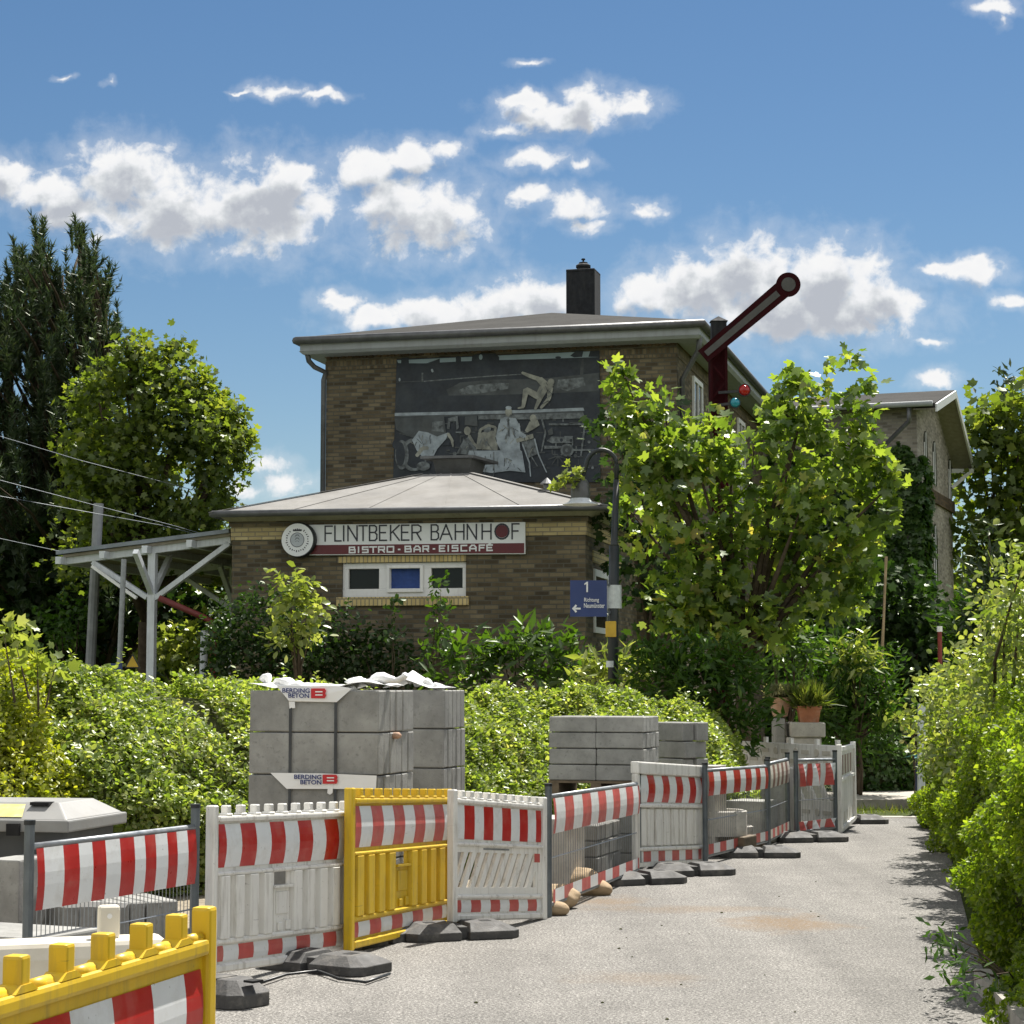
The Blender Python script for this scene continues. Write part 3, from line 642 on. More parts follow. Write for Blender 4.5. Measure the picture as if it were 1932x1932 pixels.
# ------------------------------------------------------------------ the tall station building
MF = Frame((3.25, 40.0, 0), -14)
mn = thing('station_building', 'tall brown brick station block with a wide low hipped roof and a dark chimney', 'building', MF.o, MF.rz)
WM = 7.29; DM = 17.0; zw = MF.front(700, 664).z; 
b = MB(); b.box(-WM, 0, 0, .4, 0, zw); b.box(-.4, 0, .4, DM, 0, zw); b.box(-WM, -WM+.4, .4, DM, 0, zw); b.box(-WM+.4, -.4, DM-.4, DM, 0, zw)
b.build('wall', MAT['brick'], mn, local=True)
zs1 = MF.front(680, 680).z; zs0 = MF.front(680, 696).z
b = MB(); b.box(-WM-.015, .015, -.015, -.001, zs0, zs1); b.box(.001, .015, 0, DM, zs0, zs1); b.build('soldier_course', MAT['brick_s'], mn, local=True)
b = MB(); zd = zs1+.05
for k in range(48):
    x = -WM+.03+k*(WM/48); b.box(x, x+.085, -.06, -.001, zd, zw)
b.build('dentil_course', MAT['brick_d'], mn, local=True)
om = .56; oml = .40; zf = MF.front(1100, 622, -om).z
b = MB(); b.box(-WM-oml+.02, om-.02, -om+.02, DM, zf-.19, zf); b.build('soffit', MAT['fascia'], mn, local=True)
b = MB(); b.hexa([(-WM-oml+.06, -om+.06, zf-.25), (om-.06, -om+.06, zf-.25), (om-.06, DM, zf-.25), (-WM-oml+.06, DM, zf-.25), (-WM-oml, -om, zf-.192), (om, -om, zf-.192), (om, DM, zf-.192), (-WM-oml, DM, zf-.192)])
b.build('fascia', MAT['fascia'], mn, local=True)
b = MB(); b.box(-WM-.03, .03, -.03, DM, zw-.001, zf-.26); b.build('eaves_board', MAT['brick_d'], mn, local=True)
b = MB(); 
for pts in ([(-WM-oml-.05, -om-.05, zf+.02), (om+.05, -om-.05, zf+.02), (om+.05, DM, zf+.02)], [(-WM-oml-.05, DM, zf+.02), (-WM-oml-.05, -om-.05, zf+.02)]): b.tube(pts, .08, 8)
b.build('gutter', MAT['zinc'], mn, local=True, sm=True)
ap = MF.front(1041, 590, 3.9); za = ap.z; zr = zf+.07; o2 = om+.08
b = MB(); e = [(-WM-oml-.08, -o2, zr), (o2, -o2, zr), (o2, DM, zr), (-WM-oml-.08, DM, zr)]
b.add(e+[(ap.x, 3.9, za), (ap.x, DM, za)], [(0, 1, 4), (1, 2, 5, 4), (2, 3, 5), (3, 0, 4, 5), (3, 2, 1, 0)])
b.build('roof', MAT['rooffelt_d'], mn, local=True)
cl = MF.front(1068, 560, 5.0).x; cr = MF.front(1122, 560, 5.0).x; ct = MF.front(1096, 508, 5.0).z
b = MB(); b.box(cl, cr, 5.0, 5.0+(cr-cl), zr, ct); b.box(cl-.0, cr, 4.99, 5.0+(cr-cl)+.01, ct-.05, ct+.012); b.build('chimney', MAT['soot'], mn, local=True, bev=.01)
b = MB(); b.lathe(((cl+cr)/2, 5.0+(cr-cl)/2, ct), [(.15, 0), (.15, .1), (.17, .1), (.17, .15), (.1, .2), (.1, .22), (.02, .24), (.02, .27), (.05, .28), (.04, .31)], 14); b.build('chimney_pot', MAT['soot'], mn, local=True)
def zm(x, y, yy=0): return MF.front((420+x/2.356)*.9434, (500+y/2.356)*.9434, yy)
b = MB(); d1 = [zm(465, 490, -.3), zm(470, 525, -.25), zm(500, 555, -.1), zm(543, 576, -.06)]; pl = [Vector((p.x, y, p.z)) for p, y in zip(d1, (-.4, -.3, -.2, -.06))]
b.tube(pl+[Vector((-WM-.05, -.02, pl[-1].z-.15)), Vector((-WM-.05, -.02, 0))], .055, 8); b.build('downpipe', MAT['zinc'], mn, local=True, sm=True)
b = MB(); b.tube([(om-.05, -.3, zf-.2), (om-.1, -.2, zf-.45), (.08, .15, zf-.95), (.08, .15, 0)], .055, 8); b.build('downpipe', MAT['zinc'], mn, local=True, sm=True)
# tall white window on the flank, seen past the maple
sw0 = MF.side((1100+915/3.22)*.9434, (500+960/3.22)*.9434); sw1 = MF.side((1100+1000/3.22)*.9434, (500+960/3.22)*.9434)
y0, y1 = sw0.y, sw1.y; z1 = MF.side((1100+915/3.22)*.9434, (500+810/3.22)*.9434).z; z0 = z1-2.1
for k in range(3):
    yy = y0+k*3.4; wo = MB(); wo.box(.001, .05, yy, yy+.1, z0, z1); wo.box(.001, .05, yy+1.1, yy+1.2, z0, z1); wo.box(.001, .05, yy+.1, yy+1.1, z1-.1, z1); wo.box(.001, .05, yy+.1, yy+1.1, z0, z0+.1); wo.box(.001, .05, yy+.1, yy+1.1, z0+.95, z0+1.03); wo.box(.001, .05, yy+.57, yy+.63, z0+.1, z1-.1)
    w_ = wo.build('window', MAT['white'], mn, local=True); g = MB(); g.box(.0005, .02, yy+.1, yy+1.1, z0+.1, z1-.1); g.build('pane', MAT['glass'], w_, local=True)

# the big printed panel on the tall wall
NM = -MF.ny
def MU(x, y, d=0.0): return MF.w(*MF.front((780+x/4.391)*.9434, (680+y/4.391)*.9434)) + NM*d
mu = thing('mural_panel', 'large dark printed panel with pale figures before a locomotive, on the tall brick wall', 'mural', MU(930, 1250, .02), 0)
MAT['m_dark'] = M_plain('print_dark', (.017, .024, .033), .6, 0, .35, 3, (.05, .06, .06), .5, 1.6)
MAT['m_mid'] = M_plain('print_mid', (.055, .065, .068), .6, 0, .5, 4, (.09, .095, .09), .5, 3)
MAT['m_sky'] = M_plain('print_sky', (.26, .34, .38), .6, 0, .12, 4)
MAT['m_pale'] = M_plain('print_pale', (.25, .26, .22), .6, 0, .5, 6, (.09, .1, .095), .7, 5)
MAT['m_white'] = M_plain('print_white', (.29, .34, .37), .6, 0, .4, 6, (.13, .155, .17), .6, 5)
MAT['m_grey'] = M_plain('print_grey', (.13, .15, .155), .6, 0, .8, 10, (.06, .07, .07), .5, 6)
b = MB(); c4 = [(30, 1250), (1850, 1250), (1842, 95), (62, 168)]
q = [MU(*p) for p in c4]; b.hexa([q[0]+NM*.03, q[1]+NM*.03, q[1]+NM*.002, q[0]+NM*.002, q[3]+NM*.03, q[2]+NM*.03, q[2]+NM*.002, q[3]+NM*.002]); b.build('board', MAT['m_dark'], mu)
pic = MB(); MM = [MAT[k] for k in ('m_dark', 'm_mid', 'm_sky', 'm_pale', 'm_white', 'm_grey')]; lay = [0]
def mp(pts, m):
    lay[0] += 1; pic.add([MU(x, y, .031+.0001*lay[0]) for x, y in pts], [list(range(len(pts)))], m)
def limb(pts, ws, m):
    for i in range(len(pts)-1):
        a, c = Vector(pts[i]), Vector(pts[i+1]); t = (c-a).normalized(); s_ = Vector((-t.y, t.x)); w0, w1 = ws[i]/2, ws[i+1]/2
        mp([tuple(a-s_*w0), tuple(a-t*w0*.6), tuple(a+s_*w0), tuple(c+s_*w1), tuple(c+t*w1*.6), tuple(c-s_*w1)], m)
def dsc(x, y, r, m, n=20, ry=None): mp([(x+r*math.cos(R(k*360/n)), y+(ry or r)*math.sin(R(k*360/n))) for k in range(n)], m)
mp([(75, 205), (66, 180), (1838, 98), (1838, 152), (960, 178), (620, 190), (300, 207)], 2)
mp([(100, 210), (104, 158), (168, 155), (170, 208)], 0); mp([(330, 205), (440, 165), (442, 200)], 0); dsc(604, 165, 24, 0); mp([(580, 195), (584, 165), (626, 165), (628, 192)], 0)
mp([(720, 188), (725, 140), (800, 120), (930, 122), (962, 150), (962, 180)], 0); dsc(800, 152, 16, 2, 12, 24); mp([(1585, 140), (1640, 95), (1700, 100), (1690, 150), (1620, 155)], 0); mp([(1745, 150), (1760, 100), (1842, 92), (1842, 152)], 0); dsc(1480, 155, 26, 0, 12, 10)
mp([(500, 440), (620, 375), (900, 350), (1300, 345), (1500, 325), (1835, 290), (1835, 450), (1400, 470), (900, 485), (520, 490)], 1)
mp([(610, 440), (700, 400), (950, 378), (1050, 380), (1040, 430), (800, 470), (620, 480)], 5) ; mp([(1465, 420), (1480, 350), (1700, 330), (1720, 400), (1560, 450)], 5)
limb([(300, 365), (600, 340), (900, 318), (1170, 302)], [10, 10, 10, 8], 5); mp([(280, 370), (280, 290), (296, 290), (296, 370)], 5); limb([(372, 260), (378, 282)], [18, 18], 4); dsc(88, 350, 9, 4, 10, 16); limb([(380, 385), (368, 500)], [8, 8], 0)
limb([(60, 372), (300, 362)], [7, 7], 1); mp([(1672, 260), (1690, 170), (1706, 170), (1700, 300), (1672, 315)], 1)
mp([(45, 642), (1000, 622), (1700, 596), (1710, 622), (1000, 648), (45, 668)], 4); mp([(45, 668), (1000, 648), (1700, 625), (1700, 640), (1000, 662), (45, 684)], 1)
rm = random.Random(4)
for k in range(150):
    x, y = rm.uniform(60, 1800), rm.uniform(690, 1140); l = rm.uniform(12, 90); a = rm.choice((0, 0, math.pi/2, rm.uniform(-.6, .6)))
    limb([(x, y), (x+l*math.cos(a), y+l*math.sin(a)*.7)], [rm.uniform(4, 14)]*2, rm.choice((0, 1, 1, 1, 5)))
for k in range(30): dsc(rm.uniform(60, 1800), rm.uniform(700, 1150), rm.uniform(6, 22), rm.choice((0, 1, 1, 5)), 12)
mp([(780, 700), (780, 666), (1000, 660), (1700, 640), (1720, 690), (1350, 700)], 5)
mp([(45, 690), (480, 672), (500, 840), (200, 860), (60, 790)], 1); mp([(508, 780), (515, 690), (600, 670), (612, 775), (590, 790), (585, 715), (535, 720), (530, 785)], 5); mp([(370, 800), (380, 720), (470, 715), (478, 810)], 5); mp([(660, 750), (665, 675), (770, 668), (775, 760)], 1)
dsc(215, 1010, 120, 5, 28, 145); dsc(225, 1010, 95, 0, 28, 118); dsc(110, 1010, 60, 5, 22, 130); dsc(98, 1005, 40, 0, 22, 105); dsc(60, 920, 34, 0, 16, 44)
mp([(200, 880), (260, 800), (340, 815), (420, 850), (515, 815), (500, 870), (420, 960), (380, 1040), (300, 1040), (240, 970)], 4); limb([(515, 825), (550, 880), (560, 940)], [28, 24, 14], 3); dsc(315, 745, 28, 1, 14, 34); limb([(240, 1020), (290, 955), (340, 950)], [30, 36, 30], 3)
mp([(590, 1000), (650, 880), (700, 850), (760, 930), (770, 970), (700, 1010)], 5); dsc(685, 800, 30, 3, 14, 38); limb([(700, 840), (740, 910), (780, 950)], [26, 24, 16], 3)
mp([(760, 960), (780, 830), (850, 800), (930, 800), (950, 900), (950, 970)], 3); dsc(858, 780, 34, 5, 14, 36); limb([(790, 830), (800, 790), (870, 752), (930, 770), (930, 820)], [26, 24, 22, 24, 22], 3)
mp([(940, 900), (975, 700), (1010, 680), (1110, 690), (1150, 760), (1140, 860), (1150, 975), (980, 975)], 4); mp([(1035, 690), (1052, 690), (1060, 850), (1040, 850)], 5); dsc(1047, 635, 30, 3, 16, 42); dsc(1047, 598, 27, 4, 12, 16); limb([(985, 740), (955, 850), (950, 900)], [46, 40, 26], 4)
mp([(1110, 870), (1260, 825), (1268, 865), (1120, 905)], 3); limb([(1120, 740), (1130, 820), (1190, 850)], [50, 46, 36], 4)
dsc(1262, 690, 30, 3, 14, 34); mp([(1190, 800), (1230, 720), (1300, 700), (1320, 750), (1260, 790), (1210, 815)], 3)
limb([(1165, 290), (1230, 318), (1310, 345)], [22, 34, 40], 3); mp([(1270, 330), (1340, 330), (1400, 380), (1445, 400), (1400, 440), (1340, 420)], 3); dsc(1420, 370, 30, 3, 14, 28); limb([(1420, 420), (1400, 520), (1330, 600)], [38, 36, 22], 3); limb([(1370, 420), (1320, 520), (1280, 610)], [56, 40, 22], 3); limb([(1340, 420), (1310, 500), (1200, 440), (1175, 590)], [50, 58, 52, 30], 3); limb([(1180, 592), (1130, 602)], [20, 14], 3)
mp([(690, 1010), (700, 975), (1150, 970), (1165, 980), (1195, 1165), (1060, 1150), (900, 1170), (760, 1150)], 4); mp([(912, 985), (922, 985), (925, 1150), (908, 1150)], 5)
mp([(1160, 900), (1275, 870), (1310, 1000), (1215, 1040)], 5); limb([(1170, 920), (1230, 1080), (1240, 1200)], [12, 12, 10], 4); limb([(1275, 870), (1310, 1010), (1380, 1165)], [12, 12, 9], 4); limb([(1250, 1030), (1300, 1110)], [9, 8], 5); limb([(1340, 700), (1370, 820), (1335, 980)], [16, 16, 14], 5)
mp([(1380, 890), (1425, 850), (1610, 855), (1615, 905), (1430, 910)], 5); dsc(1510, 882, 14, 0); dsc(1595, 885, 14, 0); dsc(1560, 970, 58, 5, 22); dsc(1560, 970, 40, 1, 20); dsc(1560, 970, 16, 5, 14)
mp([(1400, 735), (1710, 735), (1712, 750), (1400, 752)], 5); limb([(1720, 700), (1700, 880), (1680, 1030)], [18, 16, 14], 5); mp([(1360, 930), (1510, 935), (1510, 955), (1360, 960)], 5); mp([(1610, 960), (1800, 960), (1800, 975), (1610, 978)], 5); mp([(1390, 800), (1430, 770), (1440, 830), (1400, 840)], 1)
for k in range(5): limb([(1480, 1020), (1480+90*math.cos(R(20+k*35)), 1020+90*math.sin(R(20+k*35)))], [9, 7], 1)
dsc(300, 1110, 60, 5, 18, 40)
for (cx_, cy_, sx, sy, k_) in ((300, 900, 80, 70, 14), (1060, 800, 60, 110, 20), (860, 880, 60, 60, 12), (930, 1070, 190, 70, 26), (1370, 470, 50, 90, 12), (680, 930, 50, 50, 8), (1240, 960, 40, 60, 6), (1210, 850, 50, 20, 5)):
    for _ in range(k_):
        x, y = rm.gauss(cx_, sx*.5), rm.gauss(cy_, sy*.5); a = rm.gauss(math.pi/2, .5); l = rm.uniform(15, 70)
        limb([(x, y), (x+l*math.cos(a), y+l*math.sin(a))], [rm.uniform(3, 9), rm.uniform(2, 6)], rm.choice((5, 5, 1, 3)))
pic.build('picture', MM, mu, fixn=False)

# ------------------------------------------------------------------ the gabled wing at the back
WF = Frame((10.35, 52.0, 0), -20)
wg = thing('gabled_wing', 'pale brick gabled wing with arched windows and overhanging roof, partly behind the maple', 'building', WF.o, WF.rz)
ey, rz_, by = 8.6, 9.66, 8.0
b = MB()
gab = [(0, 0, 0), (0, 6.25, 0), (0, 6.25, 8.06), (0, 3.1, rz_-.14), (0, 0, 8.84)]
b.prism(gab, (-.35, 0, 0)); b.box(-9, -.35, 0, .35, 0, 8.84); b.box(-9, -.35, 5.9, 6.25, 0, 8.03)
b.build('wall', MAT['brick_p'], wg, local=True)
b = MB()
for (ya, zA, yb, zB) in ((-.55, 8.84, 3.1, rz_), (3.1, rz_, 6.75, 7.95)):
    b.hexa([(-9, ya, zA-.1), (.55, ya, zA-.1), (.55, yb, zB-.1), (-9, yb, zB-.1), (-9, ya, zA), (.55, ya, zA), (.55, yb, zB), (-9, yb, zB)])
b.build('roof', MAT['rooffelt_d'], wg, local=True)
b = MB()
for (ya, zA, yb, zB) in ((-.5, 8.84, 3.1, rz_), (3.1, rz_, 6.7, 7.97)): b.hexa([(.551, ya, zA-.22), (.60, ya, zA-.22), (.60, yb, zB-.22), (.551, yb, zB-.22), (.551, ya, zA-.02), (.60, ya, zA-.02), (.60, yb, zB-.02), (.551, yb, zB-.02)])
b.build('bargeboard', MAT['white'], wg, local=True)
b = MB()
for (ya, zA, yb, zB) in ((-.5, 8.72, 3.08, rz_-.12), (3.12, rz_-.12, 6.7, 7.83)): b.hexa([(.0, ya, zA-.03), (.54, ya, zA-.03), (.54, yb, zB-.03), (.0, yb, zB-.03), (.0, ya, zA), (.54, ya, zA), (.54, yb, zB), (.0, yb, zB)])
b.build('soffit', MAT['board'], wg, local=True)
b = MB(); b.bar((.02, 6.1, by-.7), (.58, 6.3, by-.18), .1, .1); b.bar((.0, 6.3, by-.2), (.58, 6.5, by-.2), .1, .12); b.build('eave_bracket', MAT['white'], wg, local=True)
b = MB(); b.tube([(-9, -.62, 8.82), (.5, -.62, 8.82)], .07, 8); b.build('gutter', MAT['fascia'], wg, local=True, sm=True)
b = MB(); b.tube([(-.1, -.55, 8.75), (-.12, -.5, 8.4), (-1.3, -.08, 7.4), (-1.3, -.08, 6.2)], .06, 8); b.build('downpipe', MAT['zinc'], wg, local=True, sm=True)
def zg(x, y): return WF.side((1600+x/3.221)*.9434, (700+y/3.221)*.9434)
s0 = zg(790, 865); s1 = zg(985, 1060); zs = (s0.z+s1.z)/2
b = MB(); b.box(.001, .08, 0, 6.25, zs-.16, zs+.16); b.build('string_course', MAT['brick_d'], wg, local=True)
for (xc, yt, yb, hw) in ((805, 520, 830, .33), (862, 585, 870, .33), (962, 700, 960, .33), (868, 1120, 1490, .38), (785, 1040, 1500, .36)):
    t_ = zg(xc, yt); b_ = zg(xc, yb); yc = t_.y; zt_, zb_ = t_.z, max(.4, b_.z)
    pts = [(.012, yc-hw, zb_), (.012, yc+hw, zb_), (.012, yc+hw, zt_-hw)]+[(.012, yc+hw*math.cos(R(a)), zt_-hw+hw*math.sin(R(a))) for a in range(20, 180, 20)]+[(.012, yc-hw, zt_-hw)]
    b = MB(); b.prism(pts, (-.008, 0, 0)); wo = b.build('arched_window', MAT['glass'], wg, local=True)
    b = MB(); b.box(.014, .03, yc-.03, yc+.03, zb_, zt_-.05); b.box(.014, .03, yc-hw, yc-hw+.07, zb_, zt_-hw); b.build('frame', MAT['white'], wo, local=True)

# ------------------------------------------------------------------ open platform canopy beside the bistro
def zc_(x, y, yy=.35): return AF.front((x/3.22)*.9434, (950+y/3.22)*.9434, yy)
cn = thing('platform_canopy', 'white timber platform canopy with braced posts and grey roof beside the bistro', 'canopy', AF.w(-7.7, .35, 0), AF.rz)
A_ = zc_(390, 492); B_ = zc_(1480, 352); y0 = .15; y1 = 9.5
off = Vector(AF.i @ cn.location)
def cl_(p): return Vector(p)-off
b = MB()
def roofslab(z0, z1, ya, yb, xa=A_.x, xb=B_.x+.05):
    za, zb = A_.z, B_.z
    return [cl_(p) for p in ((xa, ya, za+z0), (xb, ya, zb+z0), (xb, yb, zb+z0), (xa, yb, za+z0), (xa, ya, za+z1), (xb, ya, zb+z1), (xb, yb, zb+z1), (xa, yb, za+z1))]
b.hexa(roofslab(-.07, 0, y0, y1)); b.build('roof', MAT['corr'], cn, local=True)
b = MB(); b.hexa(roofslab(-.12, -.071, y0+.08, y1-.1, A_.x+.1)); b.build('roof_boarding', MAT['board'], cn, local=True)
for t in (.03, .29, .54, .8):
    x = A_.x+(B_.x-A_.x)*t; z = A_.z+(B_.z-A_.z)*t-.19; b = MB(); p = [cl_((x, y0-.12, z)), cl_((x, y1-.1, z))]; b.bar(p[0], p[1], .1, .13); b.build('purlin', MAT['postwhite'], cn, local=True)
def frame_at(yy):
    bm_ = MB(); a = zc_(415, 552); c = zc_(1490, 413); D = lambda p: cl_((p.x, yy, p.z))
    bm_.bar(D(a), D(c), .12, .16); bm_.build('beam', MAT['postwhite'], cn, local=True, bev=.005)
    pt = zc_(985, 500); pb = zc_(953, 1245); bm_ = MB(); bm_.bar(cl_((pt.x, yy, 0)), D(pt), .14, .14, (0, 1, 0)); bm_.build('post', MAT['postwhite'], cn, local=True, bev=.006)
    for (s, e_) in (((600, 560), (950, 790)), ((1480, 440), (1000, 795))):
        bm_ = MB(); bm_.bar(D(zc_(*s)), D(zc_(*e_)), .09, .12, (0, 1, 0)); bm_.build('brace', MAT['postwhite'], cn, local=True, bev=.004)
    for sx in (1, -1):
        bm_ = MB(); q = cl_((pt.x, yy, pt.z-.75)); bm_.bar(q, q+Vector((0, sx*.8, .72)), .09, .1); bm_.build('brace', MAT['postwhite'], cn, local=True)
for yy in (.35, 4.6, 8.9): frame_at(yy)
b = MB(); D = lambda x, y: cl_((zc_(x, y).x, .2, zc_(x, y).z)); b.bar(D(615, 590), D(900, 795), .05, .07, (0, 1, 0)); b.build('tube_lamp', MAT['white'], cn, local=True)
# ------------------------------------------------------------------ ground, road, site
def sheet(name, pts, z, mat, label=None):
    b = MB(); b.add([(p[0], p[1], z) for p in pts], [list(range(len(pts)))]); o = b.build(name, mat, fixn=False); o['kind'] = 'structure'; return o
sheet('ground', [(-400, -60), (400, -60), (400, 900), (-400, 900)], -.008, MAT['soil'])
rr = [G(1850, 1932), G(1838, 1880), G(1800, 1740), G(1772, 1600), G(1760, 1545)]; rr0 = rr[0]
far = [G(1610, 1541), G(1765, 1545)]
fl = [(-1.75, 6.0), (-2.0, 9.5), (-1.95, 11.4), (-1.2, 12.9), (-.6, 14.4), (.15, 15.2), (1.0, 18.0), (1.6, 19.4), (2.6, 21.3), (3.2, 22.7), (4.0, 24.4), (4.5, 27.0)]
sheet('road', [(-4.5, -6), (3.4, -6), (2.3, rr0.y-1)]+[(p.x+.1, p.y) for p in rr]+[(4.3, 27.2), (4.5, 27.0), (-2.5, 27)], -.002, MAT['asphalt'])
sheet('building_site', [(-8, 5.0), (-3.0, 5.0)]+[(x-.55, y) for x, y in fl]+[(3.9, 29), (-8, 29)], .003, MAT['site'])
k1 = [G(1560, 1541), G(1790, 1546)]
b = MB(); A_ = G(1590, 1530); B_ = G(1850, 1537)
b.bar((A_.x-1.5, 29.0, .06), (B_.x+3, 28.7, .06), .15, .13); o = b.build('kerb', MAT['kerb']); o['kind'] = 'structure'
sheet('pavement', [(2.5, 29.1), (14, 28.75), (14, 31.2), (2.5, 31.5)], .115, MAT['paving'])
sheet('kerb_strip', [(3.5, 27.25), (9, 27.0), (9, 26.7), (3.5, 26.95)], .003, MAT['paving'])
N = 1500; pp = np.stack([RNG.uniform(3.9, 8.5, N), 27.35+RNG.random(N)*1.4, np.full(N, .0)], 1)
o = leaves('grass', pp, RNG.normal(size=(N, 3)), np.array([0, 0, 1.])+.5*RNG.normal(size=(N, 3)), .10*(.5+RNG.random(N)), MAT['lf_grass'], 'blade', None); o['kind'] = 'stuff'; tag(o, 'thin strip of short dry grass at the far end of the road', 'grass')
b = MB(); a0 = G(1833, 1932); a1 = G(1822, 1870)
b.bar((a0.x+.12, a0.y-1.0, .05), (a1.x+.12, a1.y+.1, .05), .10, .12); o = b.build('kerb', MAT['kerb']); o['kind'] = 'structure'

# ------------------------------------------------------------------ barriers
class Pan:
    """a barrier panel between two uprights, s 0..1 along, h 0..1 up, y metres towards the road"""
    def __init__(s, L, Rr):
        (uL, vbL, vtL, hL), (uR, vbR, vtR, hR) = L, Rr
        s.a = G(uL, vbL, hL) if hL < 9 else None; s.b = G(uR, vbR, hR)
        s.set(s.a, s.b, P(uL, vtL, s.a.y).z, P(uR, vtR, s.b.y).z)
    def set(s, a, b, zta, ztb):
        s.a, s.b, s.ha, s.hb = Vector(a), Vector(b), zta-a.z, ztb-b.z
        d = s.b-s.a; s.L = math.hypot(d.x, d.y); t = Vector((d.x, d.y, 0)).normalized(); s.t = t; s.n = Vector((t.y, -t.x, 0))
        s.rz = math.atan2(t.y, t.x)
        if s.n.y > 0: s.n = -s.n
        return s
    def __call__(s, u, h, y=0.0): return s.a.lerp(s.b, u) + Vector((0, 0, 1))*(h*(s.ha+(s.hb-s.ha)*u)) + s.n*y
    def box(s, mb, u0, u1, h0, h1, y0, y1, m=0, sh=0.0):
        """sh: how far the top leans along the panel (share of the length)"""
        mb.hexa([s(u0, h0, y1), s(u1, h0, y1), s(u1, h0, y0), s(u0, h0, y0), s(u0+sh, h1, y1), s(u1+sh, h1, y1), s(u1+sh, h1, y0), s(u0+sh, h1, y0)], m)
def pan2(a, b, za, zb):
    p = Pan.__new__(Pan); return p.set(Vector(a), Vector(b), za, zb)
def film(pn, mb, u0, u1, h0, h1, y, first, n, red=1, white=0, curve=.0, wave=0.0, seg=5, cuts=None):
    """n stripes (or explicit cuts) of red/white film on the front"""
    cs = cuts or [i/n for i in range(n+1)]
    for i in range(len(cs)-1):
        m = red if (i % 2 == 0) == first else white
        ua, ub = u0+(u1-u0)*cs[i], u0+(u1-u0)*cs[i+1]
        for k in range(seg):
            g = lambda q: y + curve*math.sin(math.pi*q) 
            q0, q1 = k/seg, (k+1)/seg; wa = wave*math.sin(ua*17); wb = wave*math.sin(ub*17)
            mb.add([pn(ua, h0+(h1-h0)*q0, g(q0)+wa*(1-q0)), pn(ub, h0+(h1-h0)*q0, g(q0)+wb*(1-q0)), pn(ub, h0+(h1-h0)*q1, g(q1)+wb*(1-q1)), pn(ua, h0+(h1-h0)*q1, g(q1)+wa*(1-q1))], [(0, 1, 2, 3)], m)
HALF = lambda n: [0]+[(i+.5)/n for i in range(n)]+[1]
GB = 'barrier panels along the road'
